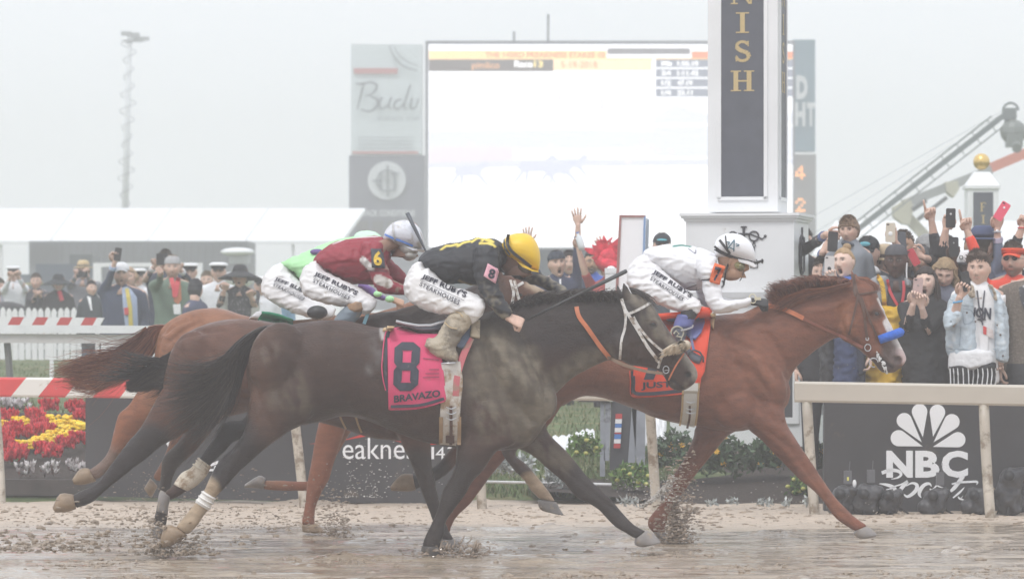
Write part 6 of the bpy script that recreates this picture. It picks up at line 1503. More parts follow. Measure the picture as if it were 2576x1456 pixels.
# ================================================================== JOCKEYS
def fabric(name, c, rough=.7, **k): return mat(name, c, rough, noise=k.pop('noise', .06), nscale=6, bump=k.pop('bump', .25), bscale=35, **k)
M_breech = fabric('white_breeches', (.74,.73,.73), .6, dirt=(.48,.42,.36), dscale=7, dthr=.62)
M_breechc = fabric('clean_breeches', (.80,.79,.80), .55)
M_mudw = (.34,.28,.2)
def folds(me, Y, strokes, amp=.006, r=4, side=-1): sculpt(me, [(p, r, amp) for p in strokes]+[([(x+r*.9, y+r*.9) for x, y in p], r, -amp) for p in strokes], Y, side)
def garment(t, name, secs_list, Y, m, voxel=.009, sm=5, strokes=(), wr=.004, extra=None, colr=None):
    mb = MB()
    for q in secs_list: loft(mb, q, Y, 4, 18)
    if extra: extra(mb)
    me = remesh(mb, name, voxel, sm, .5)
    c = vco(me).astype(float); n = vno(me); nz = vnoise(c, 11, len(name), 3); rg = (1-np.abs(vnoise(c@np.array([[.6,0,.8],[0,1,0],[-1.7,0,1.3]]), 12, len(name)+3, 2)))**5; c += n*(nz*wr*.7+rg*wr*2.1-wr*.5)[:, None]; setco(me, c)
    if strokes: folds(me, Y, strokes)
    if colr: colr(me)
    return link(name, me, m, t)
def legtext(o, Y, bl, br, tl, tr, t, lines=2):
    """two rows of leg lettering on a thigh: quad for the upper row and lower row"""
    bv = bvh_of([o]); m_ = MB()
    def mid(a, b_, k): return (a[0]+(b_[0]-a[0])*k, a[1]+(b_[1]-a[1])*k)
    put_px(m_, bv, fit_text("JEFF RUBY'S", .035), (mid(tl, bl, .48), mid(tr, br, .48), tr, tl), Y, .012, 0)
    put_px(m_, bv, fit_text("STEAKHOUSES", .02, spacing=1.15), (mid(bl, br, .03), mid(bl, br, .92), mid(mid(tl, bl, .66), mid(tr, br, .66), .92), mid(mid(tl, bl, .66), mid(tr, br, .66), .03)), Y, .012, 0)
    m_.build('leg_lettering', mat('leg_ink', (.03,.03,.05), .6), t)
    m_ = MB(); strap(m_, bv, [mid(tl, bl, .57), mid(mid(tl, bl, .57), mid(tr, br, .57), .5), mid(tr, br, .57)], Y, .0025, .011, .001, 6); m_.build('underline', mat('leg_ink', (.03,.03,.05), .6), t)
def helmet(t, Y, v, outline_secs, m, name='helmet', yc=0.0):
    mb = MB(); loft(mb, SEC(v, outline_secs, yc), Y, 4, 24, .9, .35); me = remesh(mb, name, .006, 4, .5); return link(name, me, m, t)
YJ8, YJ7, YJ6, YJ5 = Y8, Y7, Y6, Y5
# ---- number 8
J = thing('person', 'jockey in black and yellow silks with a yellow helmet crouched on the dark bay', 'jockey', P(1130, 780, Y8))
def w2(*p): return UL('W2', p)
bre = garment(J, 'breeches', [SEC('W2', [(455,430,370,470,.12,0),(490,470,320,590,.17,0),(560,540,335,690,.18,-.02),(620,590,400,740,.17,-.03)]), SEC('W2', [(500,470,318,610,.10,-.10),(600,585,360,715,.10,-.14),(720,625,480,785,.092,-.18),(800,650,600,815,.085,-.21),(868,690,700,815,.08,-.23),(905,742,775,860,.07,-.24),(890,800,800,890,.055,-.24)]),
   SEC('W2', [(500,470,318,610,.10,.10),(600,585,360,715,.10,.14),(720,625,480,785,.092,.18),(800,650,600,815,.085,.21),(868,690,700,815,.08,.23),(905,742,775,860,.07,.24)])], Y8, M_breech,
   strokes=[w2((350,600),(420,640),(500,660)), w2((400,720),(470,700),(560,740)), w2((340,560),(400,600)), w2((560,790),(640,750),(720,790)), w2((650,800),(740,760),(840,780)), w2((500,560),(560,640),(600,700)), w2((380,500),(440,540),(520,560))])
legtext(bre, Y8, w2((415,600))[0], w2((735,760))[0], w2((455,518))[0], w2((775,650))[0], J)
M_boot = mat('muddy_boot', (.20,.17,.13), .5, noise=.25, nscale=12, dirt=(.42,.36,.27), dscale=7, dthr=.45, bump=.5)
for sy, nm in ((-1, 'boot'), (1, 'boot')):
    garment(J, nm, [SEC('W2', [(860,770,690,780,.055,sy*.24),(830,850,655,800,.055,sy*.245),(770,930,610,860,.052,sy*.25),(720,1000,560,950,.045,sy*.26),(690,1060,500,1000,.042,sy*.27)]), SEC('W2', [(490,985,465,1045,.032,sy*.27),(600,980,530,1100,.042,sy*.27),(680,1050,600,1142,.044,sy*.27),(708,1105,660,1160,.035,sy*.27),(710,1125,690,1155,.02,sy*.27)])], Y8, M_boot, voxel=.008, wr=.003, strokes=[w2((640,820),(740,860)), w2((600,900),(700,960))])
m_ = MB(); bvb = bvh_of([o for o in J.children if o.name.startswith('boot')])
strap(m_, bvb, w2((610,870),(650,905),(700,915)), Y8, .006, .006, .004, 4); strap(m_, bvb, w2((675,790),(715,800),(740,830)), Y8, .006, .006, .004, 4); m_.build('boot_band', mat('elastic_band', (.55,.42,.25), .6), J)
M_silk8 = fabric('black_silks', (.018,.02,.026), .6, dirt=(.16,.15,.12), dscale=5, dthr=.62)
def arm8(me):
    c = vco(me).astype(float); px, py = topx(c); rgb = np.tile(np.array((.02,.022,.028)), (len(c), 1))
    mud = np.clip((vnoise(c, 22, 4, 3)+.15)*3, 0, 1)
    for poly, st in ((w2((900,620),(980,760),(1060,820)), .95), (w2((1230,500),(1400,580),(1500,650)), .8)): blend(rgb, np.clip((26-dist_poly(px, py, poly))/10, 0, 1)*mud*st, (.22,.19,.14))
    for pl in (w2((585,345),(620,318),(655,318),(700,305)), w2((700,322),(745,295),(790,285)), w2((805,290),(845,262),(885,262),(880,280)), w2((880,262),(930,285),(975,325)), w2((862,300),(920,300),(960,312)), w2((915,262),(960,290))):
        blend(rgb, np.clip((3.4-dist_poly(px, py, pl))/1.5, 0, 1), (.75,.6,.12))
    blend(rgb, np.clip((5-dist_poly(px, py, w2((715,570),(780,600),(830,610))))/4, 0, 1)*.8, (.5,.36,.1))
    setcol(me, rgb)
jac = garment(J, 'silks', [SEC('W2', [(425,425,480,450,.11,0),(470,368,495,520,.155,0),(590,322,600,590,.175,0),(720,288,720,590,.185,0),(850,265,860,600,.19,0),(960,272,960,520,.18,0),(1040,320,1010,470,.11,0),(1070,370,1040,450,.07,0)]),
   SEC('W2', [(1000,300,830,330,.08,-.17),(1005,430,815,430,.075,-.21),(990,540,828,560,.065,-.23),(1010,640,870,660,.055,-.24),(1060,730,925,750,.048,-.25),(1100,790,1035,850,.036,-.25)]),
   SEC('W2', [(1000,330,930,480,.07,.12),(1180,470,1100,540,.055,.2),(1290,510,1230,590,.05,.2),(1400,565,1350,630,.045,.15),(1500,620,1450,690,.036,.1)])], Y8, mat('silk_attr', attr=True, rough=.62, noise=.1, bump=.3, bscale=30), voxel=.009, wr=.005, colr=arm8,
   strokes=[w2((500,460),(600,430),(700,440)), w2((620,560),(700,520),(790,500)), w2((850,320),(860,420),(850,520)), w2((760,300),(800,400)), w2((900,560),(960,600)), w2((930,680),(1000,680))])
def small_hand(t, c, d, palm, s, pose, skin, side=1, name='hand', voxel=.0045):
    mb = MB(); cv = []; hand(mb, cv, Vector(c), aim(d, 0, palm), s, pose, skin, side, 1.15); me = remesh(mb, name, voxel, 2, .5); setcol(me, np.tile(np.array(skin), (len(me.vertices), 1))*(1+.1*vnoise(vco(me).astype(float), 60, 3)[:, None])); return me
def arm_me(pts, r, skin):
    mb = MB(); mb.tube(pts, r, 10); me = mb.mesh('arm'); setcol(me, np.tile(np.array(skin), (len(me.vertices), 1))); return me
def body_part(t, metas, name='body'):
    """join meshes with colours into the one body mesh"""
    vs = []; fs = []; cs = []
    for me in metas:
        n = len(vs); vs += [tuple(v.co) for v in me.vertices]; fs += [tuple(i+n for i in p.vertices) for p in me.polygons]
        a = np.empty(len(me.vertices)*4, np.float32); me.color_attributes['col'].data.foreach_get('color', a); cs.append(a.reshape(-1, 4)[:, :3])
    me = bpy.data.meshes.new(name); me.from_pydata(vs, [], fs); setcol(me, np.concatenate(cs)); return link(name, me, M_skin, t)
def headme(c, R, s, skin, **k):
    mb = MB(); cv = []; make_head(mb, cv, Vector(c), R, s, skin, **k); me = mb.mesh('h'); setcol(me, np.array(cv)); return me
c8 = P(*U('W2', 1135, 395), Y8)
hd = headme(c8, rotm(82, 50, 0), .98, (.22,.13,.10), neck=.05, open_eye=0)
hn1 = small_hand(J, P(*U('W2', 1055, 825), Y8-.25), (.9,.05,-.42), (.35,.5,-.8), 1.12, 'fist', SK['fair'], -1)
hn2 = small_hand(J, P(*U('W2', 1465, 650), Y8+.1), (.85,-.2,-.45), (-.4,.2,-.8), 1.0, 'fist', (.40,.24,.18), 1)
body_part(J, [hd, hn1, hn2, arm_me([c8, P(*U('W2',980,400),Y8), P(*U('W2',910,430),Y8-.19), P(*U('W2',920,650),Y8-.24), P(*U('W2',1068,830),Y8-.25)], [.05,.04,.03,.028,.02], (.4,.24,.18)), arm_me([c8, P(*U('W2',1000,400),Y8+.1), P(*U('W2',1240,550),Y8+.2), P(*U('W2',1475,655),Y8+.1)], [.05,.035,.028,.02], (.4,.24,.18))])
M_yel = mat('yellow_cap', (.80,.52,.03), .45, noise=.08, dirt=(.35,.24,.1), dscale=9, dthr=.6, bump=.2, bscale=20)
hl = helmet(J, Y8, 'W2', [(1020,312,1022,345,.06),(1050,258,1050,390,.11),(1105,232,1120,440,.13),(1180,226,1190,470,.135),(1245,255,1240,490,.125),(1288,330,1265,495,.10),(1300,400,1275,500,.075),(1296,450,1285,503,.05)], M_yel)
bh = bvh_of([hl]); m_ = MB(); strap(m_, bh, w2((1070,235),(1062,300),(1095,360),(1170,420),(1235,470)), Y8, .018, .006, .006, 6); strap(m_, bh, w2((1040,268),(1045,330),(1080,385)), Y8, .012, .006, .005, 6); m_.build('goggle_strap', M_black, J)
m_ = MB(); m_.poly([P(*U('W2', x, y), Y8-.10)+Vector((0,0,0)) for x, y in ((1120,420),(1180,452),(1240,488),(1285,500),(1290,508),(1240,500),(1170,470))], (0,.2,0)); m_.build('helmet_peak', M_yel, J)
m_ = MB(); m_.ell(P(*U('W2', 1180, 480), Y8-.02), (.05,.075,.035), 12, 8, Matrix.Rotation(.6,3,'Y')); m_.build('goggles', mat('goggle_mud', (.12,.10,.08), .25), J, True)
def armband(t, bvs, quad, Y, m, ch, minkk, off=.012, tq=None):
    vs, fs = patch(bvh_of(bvs), quad, Y, 6, 6, off, 0); me = bpy.data.meshes.new('armband'); me.from_pydata(vs, [], fs); o = link('armband', solid(me, .006), m, t)
    m_ = MB(); q = tq; put_px(m_, bvh_of([o]), fit_text(ch, .035), q, Y, .007, 0); m_.build('armband_number', minkk, t)
armband(J, [jac], (w2((920,445),(1002,490)), w2((890,535),(975,590))), Y8, mat('pink_band', (.78,.42,.5), .6), '8', M_ink, tq=w2((918,548),(965,562),(982,492),(935,478)))
W = thing('whip', 'long black riding whip held by the jockey in black over the bay neck', 'whip', P(1400, 780, Y8-.27))
a = P(*v4((690,452))[0], Y8-.29); b_ = P(1577, 681, Y8-.25); m_ = MB(); m_.tube([a-(b_-a)*.04, a+(b_-a)*.3, a+(b_-a)*.7, b_], [.007,.009,.008,.009], 8); m_.build('shaft', M_black, W, True)
m_ = MB(); m_.tube([a+(b_-a)*.55, a+(b_-a)*.8, a+(b_-a)*.98, b_], [.009,.0115,.0125,.010], 8); m_.build('popper', mat('whip_grey', (.05,.055,.06), .5), W, True)
SD = thing('racing_saddle', 'thin blue grey racing saddle with stirrup on the pink cloth', 'saddle', P(1080, 815, Y8))
mb = MB(); loft(mb, SEC('V1', [(1845,200,1850,225,.16),(1960,215,1975,270,.19),(2100,238,2110,325,.2),(2250,232,2260,340,.2),(2330,200,2400,330,.18),(2440,180,2500,330,.12)]), Y8, 4, 20, .8); link('seat', remesh(mb, 'seat', .01, 4), mat('saddle_grey', (.12,.14,.18), .45, dirt=(.3,.27,.24), dscale=9, dthr=.6), SD)
m_ = MB(); m_.tube([P(*U('V1', x, y), Y8-.2) for x, y in ((1848,205),(1960,232),(2100,255),(2240,252),(2330,225),(2400,205))], .007, 6); m_.build('piping', mat('pale_piping', (.5,.52,.55), .5), SD)
m_ = MB(); BX = bvh_of([body8, cl8]); vs, fs = patch(BX, (w2((620,880),(720,860),(800,870)), w2((690,1040),(740,1060),(790,980))), Y8, 10, 10, .03, 0); me = bpy.data.meshes.new('flap'); me.from_pydata(vs, [], fs); link('flap', solid(me, .008), mat('saddle_blue', (.07,.10,.16), .5, dirt=(.25,.22,.18), dscale=8, dthr=.58), SD)
m_ = MB(); vs, fs = patch(BX, (w2((805,855),(866,860)), w2((795,970),(862,985))), Y8, 4, 8, .035, 0); m_.add(vs, fs); me = m_.mesh('pad'); link('tan_pad', solid(me, .02), mat('tan_pad', (.5,.42,.3), .7, dirt=(.3,.24,.17), dscale=12, dthr=.52), SD)
m_ = MB(); vs, fs = patch(BX, (v1((1770,262),(1835,262)), v1((1700,310),(1790,310))), Y8, 4, 4, .02, 0); m_.add(vs, fs); link('rear_pad', solid(m_.mesh('pad'), .02), mat('tan_pad2', (.62,.45,.26), .7), SD)
m_ = MB(); cst = P(*U('W2', 640, 1110), Y8-.27)
pts = [P(*U('W2', x, y), Y8-.27) for x, y in ((580,1168),(640,1160),(700,1155),(697,1100),(680,1062),(650,1062))]; m_.tube(pts, .006, 6); m_.tube([P(*U('W2', x, y), Y8-.31) for x, y in ((585,1168),(640,1164),(690,1160))], .006, 6); m_.build('stirrup_iron', M_steel, SD, True)

# ---- number 7
J = thing('person', 'jockey in white silks and white helmet crouched on the leading chestnut', 'jockey', P(1690, 780, Y7))
def w3(*p): return UL('W3', p)
bre = garment(J, 'breeches', [SEC('W3', [(760,440,630,475,.12,0),(790,500,560,560,.17,0),(850,590,545,680,.18,-.02),(900,650,600,740,.16,-.03)]), SEC('W3', [(800,520,552,590,.09,-.10),(880,610,560,700,.10,-.14),(985,690,650,770,.095,-.18),(1060,760,780,850,.088,-.21),(1120,805,900,900,.08,-.23),(1168,850,1000,925,.07,-.24),(1170,920,1120,950,.045,-.24)]),
   SEC('W3', [(800,520,552,590,.09,.10),(880,610,560,700,.10,.14),(985,690,650,770,.095,.18),(1060,760,780,850,.088,.21),(1120,805,900,900,.08,.23),(1168,850,1000,925,.07,.24)])], Y7, M_breechc,
   strokes=[w3((620,560),(700,540),(760,560)), w3((580,620),(660,640),(740,600)), w3((610,700),(700,690),(780,690)), w3((660,750),(740,730),(820,740)), w3((740,800),(820,780),(900,790)), w3((830,850),(900,820),(980,840)), w3((980,900),(1050,850),(1110,850)), w3((1060,900),(1110,880),(1150,890)), w3((640,500),(700,500),(750,520))])
legtext(bre, Y7, w3((728,648))[0], w3((1032,852))[0], w3((778,566))[0], w3((1108,780))[0], J)
def col7(me):
    c = vco(me).astype(float); px, py = topx(c); rgb = np.tile(np.array((.80,.80,.82)), (len(c), 1))
    for pl, cc, w_ in ((w3((935,375),(1010,365),(1080,375)), (.02,.2,.15), 3.0), (w3((1065,395),(1122,438),(1130,392)), (.03,.03,.08), 1.7), (w3((1060,725),(1130,700),(1130,735)), (.1,.1,.12), 1.6), (w3((760,545),(900,550),(1030,580),(1150,640)), (.45,.45,.48), 1.0), (w3((1060,738),(1120,745),(1180,738)), (.1,.1,.12), 1.6)):
        blend(rgb, np.clip((w_-dist_poly(px, py, pl))/1.2, 0, 1), cc)
    setcol(me, rgb)
jac = garment(J, 'silks', [SEC('W3', [(690,415,700,470,.09,0),(760,385,775,560,.155,0),(870,362,880,640,.175,0),(960,358,970,700,.185,0),(1060,368,1060,738,.19,0),(1160,390,1150,740,.18,0),(1240,420,1210,690,.15,0),(1300,450,1260,590,.09,0)]),
   SEC('W3', [(1300,470,1130,480,.08,-.17),(1300,560,1135,570,.085,-.21),(1275,640,1165,660,.078,-.22)])], Y7, mat('silk7', attr=True, rough=.45, bump=.15, bscale=20), wr=.004, colr=col7,
   strokes=[w3((780,480),(900,470),(1000,500)), w3((900,560),(1000,600),(1060,660)), w3((1100,480),(1120,560),(1110,640)), w3((1180,500),(1250,520)), w3((1190,600),(1260,600))])
slv = garment(J, 'sleeve', [SEC('W3', [(1290,600,1180,640,.05,-.22),(1335,690,1178,690,.055,-.23),(1345,770,1195,790,.052,-.24),(1365,825,1240,895,.050,-.25),(1420,830,1310,945,.048,-.25),(1500,822,1430,925,.043,-.22),(1592,805,1590,872,.032,-.18)])], Y7, mat('undershirt', (.82,.82,.84), .5, bump=.15, bscale=18), wr=.003, strokes=[w3((1200,700),(1290,690)), w3((1230,840),(1300,820)), w3((1350,900),(1420,870))])
slv2 = garment(J, 'sleeve', [SEC('W3', [(1250,620,1140,640,.05,.18),(1240,740,1130,740,.05,.22),(1330,800,1190,880,.048,.22),(1480,820,1400,900,.04,.15),(1590,810,1580,860,.03,.05)])], Y7, mat('undershirt', (.82,.82,.84), .5, bump=.15, bscale=18), wr=.003, strokes=[w3((1200,700),(1290,690)), w3((1230,840),(1300,820)), w3((1350,900),(1420,870))])
m_ = MB(); bvj = bvh_of([jac, slv]); strap(m_, bvj, w3((1172,655),(1230,655),(1290,640)), Y7, .010, .005, .003, 4); m_.build('sleeve_hem', M_ink, J)
c7_ = P(*U('W3', 1432, 505), Y7)
mb = MB(); cv = []; make_head(mb, cv, c7_, rotm(80, 14, 0), .98, SK['tan'], brow=(.03,.02,.015), neck=.04); me = mb.mesh('h'); setcol(me, np.array(cv))
hg = small_hand(J, P(*U('W3', 1590, 838), Y7-.18), (.95,.05,-.1), (-.1,.5,-.9), 1.15, 'fist', (.012,.012,.014), -1)
body_part(J, [me])
o = link('glove', hg, M_black, J); o2 = link('glove', small_hand(J, P(*U('W3', 1590, 838), Y7+.03), (.95,-.05,-.1), (-.1,-.5,-.9), 1.1, 'fist', (.012,.012,.014), 1), M_black, J)
m_ = MB(); gc = P(*U('W3', 1605, 815), Y7-.19); m_.tube([gc+Vector((.022*math.cos(a), .02*math.sin(a), .028*math.sin(a))) for a in np.linspace(0, 6.283, 14)], .004, 5); m_.box(gc+Vector((.03,-.02,.0)), (.04,.008,.018)); m_.build('glove_buckle', mat('pale_gold', (.6,.55,.4), .4), J)
hl = helmet(J, Y7, 'W3', [(1278,400,1285,430,.05),(1300,320,1300,462,.105),(1360,275,1370,478,.125),(1430,264,1440,488,.13),(1510,280,1520,505,.125),(1580,335,1570,520,.105),(1615,400,1605,520,.08),(1630,470,1625,520,.05)], mat('white_helmet', (.82,.82,.84), .3))
bh = bvh_of([hl]); m_ = MB(); strap(m_, bh, w3((1282,375),(1340,420),(1420,455),(1500,480),(1600,505)), Y7, .014, .006, .005, 8); strap(m_, bh, w3((1282,400),(1350,440),(1430,470),(1520,495),(1600,512)), Y7, .010, .006, .005, 8)
strap(m_, bh, w3((1325,320),(1370,380),(1415,440)), Y7, .016, .006, .005, 6); strap(m_, bh, w3((1375,285),(1382,350),(1400,430)), Y7, .009, .007, .004, 6); m_.build('helmet_strap', M_black, J)
m_ = MB()
for pl in (w3((1395,395),(1450,320)), w3((1450,320),(1445,420)), w3((1410,385),(1445,400)), w3((1462,355),(1492,365),(1465,375)), w3((1382,335),(1410,340),(1395,360))): strap(m_, bh, pl, Y7, .006, .007, .002, 3)
m_.build('helmet_logo', mat('teal_ink', (.03,.12,.17), .5), J)
m_ = MB(); m_.poly([P(*U('W3', x, y), Y7-.09) for x, y in ((1480,480),(1560,495),(1615,515),(1640,545),(1620,552),(1560,525),(1490,505))], (0,.18,0)); m_.build('helmet_peak', mat('white_helmet', (.82,.82,.84), .3), J)
m_ = MB(); m_.tube([P(*U('W3', x, y), Y7-.06) for x, y in ((1600,518),(1640,512),(1695,492))], [.008,.008,.006], 6); m_.ell(P(*U('W3', 1685, 500), Y7-.06), (.008,.008,.014), 8, 6); m_.build('raised_goggle_frame', M_black, J)
m_ = MB(); m_.ell(P(*U('W3', 1500, 545), Y7-.035), (.032,.055,.032), 14, 10, Matrix.Rotation(.2,3,'Y')); m_.build('goggles', mat('goggle_lens', (.16,.15,.07), .1, spec=.8), J, True)
m_ = MB(); m_.tube([P(*U('W3', x, y), Y7-.082) for x, y in ring((1480,535),22)], .005, 5); m_.ell(P(*U('W3', 1480, 535), Y7-.085), (.012,.006,.012), 10, 6); m_.build('goggle_vent', mat('olive_gold', (.25,.22,.09), .4), J)
m_ = MB(); m_.tube([P(*U('W3', x, y), Y7-.075) for x, y in ((1415,455),(1400,520),(1375,600),(1360,700))], .006, 5); m_.tube([P(*U('W3', x, y), Y7-.06) for x, y in ((1440,470),(1425,520),(1385,560))], .007, 5); m_.tube([P(*U('W3', x, y), Y7-.05) for x, y in ((1530,580),(1520,630),(1495,665))], .003, 5); m_.build('chin_strap', M_black, J)
armband(J, [jac, slv], (w3((1285,515),(1375,545)), w3((1240,672),(1325,698))), Y7, mat('orange_band', (.80,.16,.05), .6), '7', M_ink, tq=w3((1270,665),(1318,672),(1345,560),(1290,545)))
garment(J, 'sock', [SEC('W3', [(1170,870,1010,890,.06,-.24),(1150,930,990,950,.058,-.245),(1120,990,975,990,.054,-.25)]), SEC('W3', [(1170,870,1010,890,.06,.24),(1150,930,990,950,.058,.245)])], Y7, M_black, wr=.001)
for sy in (-1, 1):
    garment(J, 'boot', [SEC('W3', [(1130,950,965,950,.058,sy*.245),(1110,1010,945,1010,.056,sy*.25),(1095,1060,930,1050,.054,sy*.255)])], Y7, mat('blue_boot', (.13,.15,.38), .45, noise=.1), wr=.002)
    garment(J, 'boot_shaft', [SEC('W3', [(1060,1050,915,1060,.045,sy*.255),(1050,1110,920,1100,.045,sy*.26),(1040,1170,960,1180,.042,sy*.26),(1110,1270,1060,1300,.035,sy*.26)]), SEC('W3', [(1070,1250,1055,1310,.03,sy*.26),(1130,1275,1090,1350,.04,sy*.26),(1185,1300,1150,1370,.036,sy*.26)])], Y7, mat('grey_boot', (.10,.11,.14), .4, noise=.2), wr=.002)
m_ = MB(); m_.tube([P(*U('W3', x, y), Y7-.31) for x, y in ((1000,1085),(1060,1070),(1098,1055),(1102,1035))], .006, 6); m_.build('spur_wire', M_steel, J)
m_ = MB(); m_.tube([P(*U('W3', x, y), Y7-.30) for x, y in ring((970,1100),52,150,400)], .005, 5); m_.tube([P(*U('W3', x, y), Y7-.31) for x, y in ((940,1110),(960,1085),(985,1110),(960,1130),(1010,1140),(1000,1165))], .005, 5); m_.build('boot_logo', mat('logo_gold', (.5,.48,.38), .5), J)
SD = thing('racing_saddle', 'blue racing saddle with long stirrup leathers on the orange cloth', 'saddle', P(1730, 830, Y7))
mb = MB(); loft(mb, SEC('W3', [(840,965,850,990,.15),(900,940,920,1010,.18),(1000,925,1010,1000,.19),(1150,930,1150,1000,.17)]), Y7, 4, 18, .8); link('seat', remesh(mb, 'seat', .01, 4), mat('saddle_royal', (.04,.12,.36), .4), SD)
vs, fs = patch(bvh_of([body7, cl7]), (w3((940,1000),(1100,960),(1190,960),(1200,1010)), w3((1000,1080),(1080,1150),(1120,1160),(1170,1100))), Y7, 12, 10, .03, 0); me = bpy.data.meshes.new('flap'); me.from_pydata(vs, [], fs); link('flap', solid(me, .01), mat('saddle_flap', (.11,.13,.34), .4), SD)
vs, fs = patch(bvh_of([body7, cl7]), (w3((1255,930),(1285,950)), w3((1250,1030),(1275,1070))), Y7, 4, 6, .02, 0); me = bpy.data.meshes.new('pad'); me.from_pydata(vs, [], fs); link('tan_pad', solid(me, .02), mat('tan_pad2', (.62,.45,.26), .7), SD)
m_ = MB(); strap(m_, bvh_of([body7, cl7]), w3((1065,1060),(1085,1150),(1105,1245)), Y7, .016, .045, .005, 5); m_.build('stirrup_leather', mat('blue_leather', (.10,.12,.28), .5), SD)
m_ = MB(); m_.tube([P(*U('W3', x, y), Y7-.3) for x, y in ((1060,1300),(1070,1265),(1110,1245),(1160,1265),(1190,1310),(1190,1350))], .006, 6); m_.build('stirrup_iron', M_dark, SD, True)

# ---- number 6
J = thing('person', 'jockey in maroon silks with number six armband and mud spattered white helmet', 'jockey', P(900, 780, Y6))
bre = garment(J, 'breeches', [SEC('W1', [(2020,430,1930,440,.11,0),(2050,480,1870,500,.16,0),(2100,540,1850,590,.18,-.02),(2180,590,1890,680,.16,-.03)]), SEC('W1', [(2080,520,1852,560,.09,-.10),(2170,570,1885,670,.10,-.14),(2280,620,2000,725,.095,-.18),(2350,670,2130,750,.088,-.21),(2400,712,2260,760,.08,-.23),(2395,760,2310,815,.06,-.24)]),
   SEC('W1', [(2080,520,1852,560,.09,.10),(2170,570,1885,670,.10,.14),(2280,620,2000,725,.095,.18),(2350,670,2130,750,.088,.21),(2400,712,2260,760,.08,.23)])], Y6, M_breech,
   strokes=[w1((1880,560),(1960,590)), w1((1900,640),(1980,650),(2060,700)), w1((2000,700),(2080,680),(2160,720)), w1((2250,740),(2330,690),(2380,700)), w1((1900,500),(1960,520),(2040,520))])
legtext(bre, Y6, w1((1935,575))[0], w1((2225,720))[0], w1((1965,500))[0], w1((2280,645))[0], J)
def col6(me):
    c = vco(me).astype(float); px, py = topx(c); rgb = np.tile(np.array((.28,.022,.04)), (len(c), 1))*(1+.12*vnoise(c, 6, 3, 2))[:, None]
    for pl, cc, w_ in ((w2((20,420),(80,480)), (.7,.68,.66), 9), (w2((130,560),(200,590)), (.66,.62,.58), 13), (w1((2090,305),(2200,262),(2420,250)), (.7,.66,.66), 2), (w2((40,500),(110,500),(190,500)), (.06,.02,.02), 3)): blend(rgb, np.clip((w_-dist_poly(px, py, pl))/1.6, 0, 1), cc)
    blend(rgb, np.clip((vnoise(c, 26, 9, 3)-.35)*5, 0, .8)*(px > 930), (.3,.24,.18)); setcol(me, rgb)
jac = garment(J, 'silks', [SEC('W1', [(1955,425,1990,470,.10,0),(2000,360,2040,500,.155,0),(2110,295,2130,560,.175,0),(2230,258,2250,590,.185,0),(2350,245,2370,600,.19,0),(2450,260,2440,560,.17,0),(2500,310,2470,480,.10,0)]),
   SEC('W2', [(160,300,10,300,.08,-.17),(170,400,15,420,.075,-.21),(200,480,60,500,.065,-.23),(230,560,105,610,.058,-.24),(300,600,160,655,.05,-.24),(330,610,300,668,.045,-.22),(420,640,400,680,.036,-.18)]), SEC('W2', [(200,380,120,480,.07,.14),(300,500,220,600,.05,.2),(430,600,380,660,.04,.12)])], Y6, mat('silk6', attr=True, rough=.6, bump=.3, bscale=30), voxel=.010, wr=.005, colr=col6, strokes=[w1((2050,440),(2200,420),(2320,440)), w1((2200,300),(2250,420)), w1((2330,280),(2340,380),(2330,460)), w1((2100,500),(2220,520))])
c6 = P(*U('W2', 315, 265), Y6)
hd = headme(c6, rotm(75, 34, 0), .98, (.36,.21,.15), neck=.05, open_eye=0)
h1_ = small_hand(J, P(*U('W2', 395, 660), Y6-.17), (.9,.2,-.3), (0,.4,-.9), 1.0, 'fist', (.3,.18,.13), -1, voxel=.006)
body_part(J, [hd, h1_, arm_me([c6, P(*U('W2',150,330),Y6-.1), P(*U('W2',100,420),Y6-.2), P(*U('W2',150,560),Y6-.24), P(*U('W2',395,662),Y6-.17)], [.05,.04,.03,.028,.02], (.3,.18,.13))])
hl = helmet(J, Y6, 'W2', [(168,250,175,280,.05),(190,195,190,300,.10),(240,150,250,320,.125),(310,130,330,335,.13),(380,145,395,350,.125),(435,200,440,355,.105),(458,270,455,350,.075)], mat('helmet6', (.70,.72,.78), .45, dirt=(.36,.33,.29), dscale=7, dthr=.5, bump=.3, bscale=20))
bh = bvh_of([hl]); m_ = MB(); strap(m_, bh, w2((175,235),(240,265),(310,290),(380,320)), Y6, .012, .006, .003, 6); m_.build('blue_band', mat('blue_print', (.08,.2,.55), .5), J)
m_ = MB(); strap(m_, bh, w2((235,150),(240,220),(260,300)), Y6, .014, .007, .004, 6); m_.build('goggle_strap', mat('clear_strap', (.45,.45,.45), .4), J)
m_ = MB(); m_.poly([P(*U('W2', x, y), Y6-.10) for x, y in ((300,310),(380,335),(450,345),(475,350),(450,360),(380,352))], (0,.2,0)); m_.build('helmet_peak', mat('helmet6', (.70,.72,.78), .45), J)
m_ = MB(); m_.ell(P(*U('W2', 345, 340), Y6-.03), (.062,.07,.05), 16, 10, Matrix.Rotation(.35,3,'Y')); m_.ell(P(*U('W2', 355, 385), Y6-.03), (.045,.065,.035), 14, 8); m_.build('goggles', mat('goggle6', (.40,.39,.36), .2, spec=.8, dirt=(.3,.27,.22), dscale=14, dthr=.5), J, True)
armband(J, [jac], (w2((75,340),(160,340)), w2((85,475),(180,478))), Y6, mat('black_band', (.05,.055,.07), .5), '6', mat('gold_ink', (.75,.5,.05), .5), tq=w2((98,460),(158,462),(155,355),(92,355)))
garment(J, 'boot', [SEC('V1', [(1500,60,1320,10,.055,-.24),(1440,170,1260,60,.055,-.245),(1380,220,1180,140,.05,-.25),(1330,260,1150,200,.045,-.25)])], Y6, mat('boot6', (.16,.2,.24), .5, dirt=(.3,.27,.23), dscale=10, dthr=.5), wr=.002)
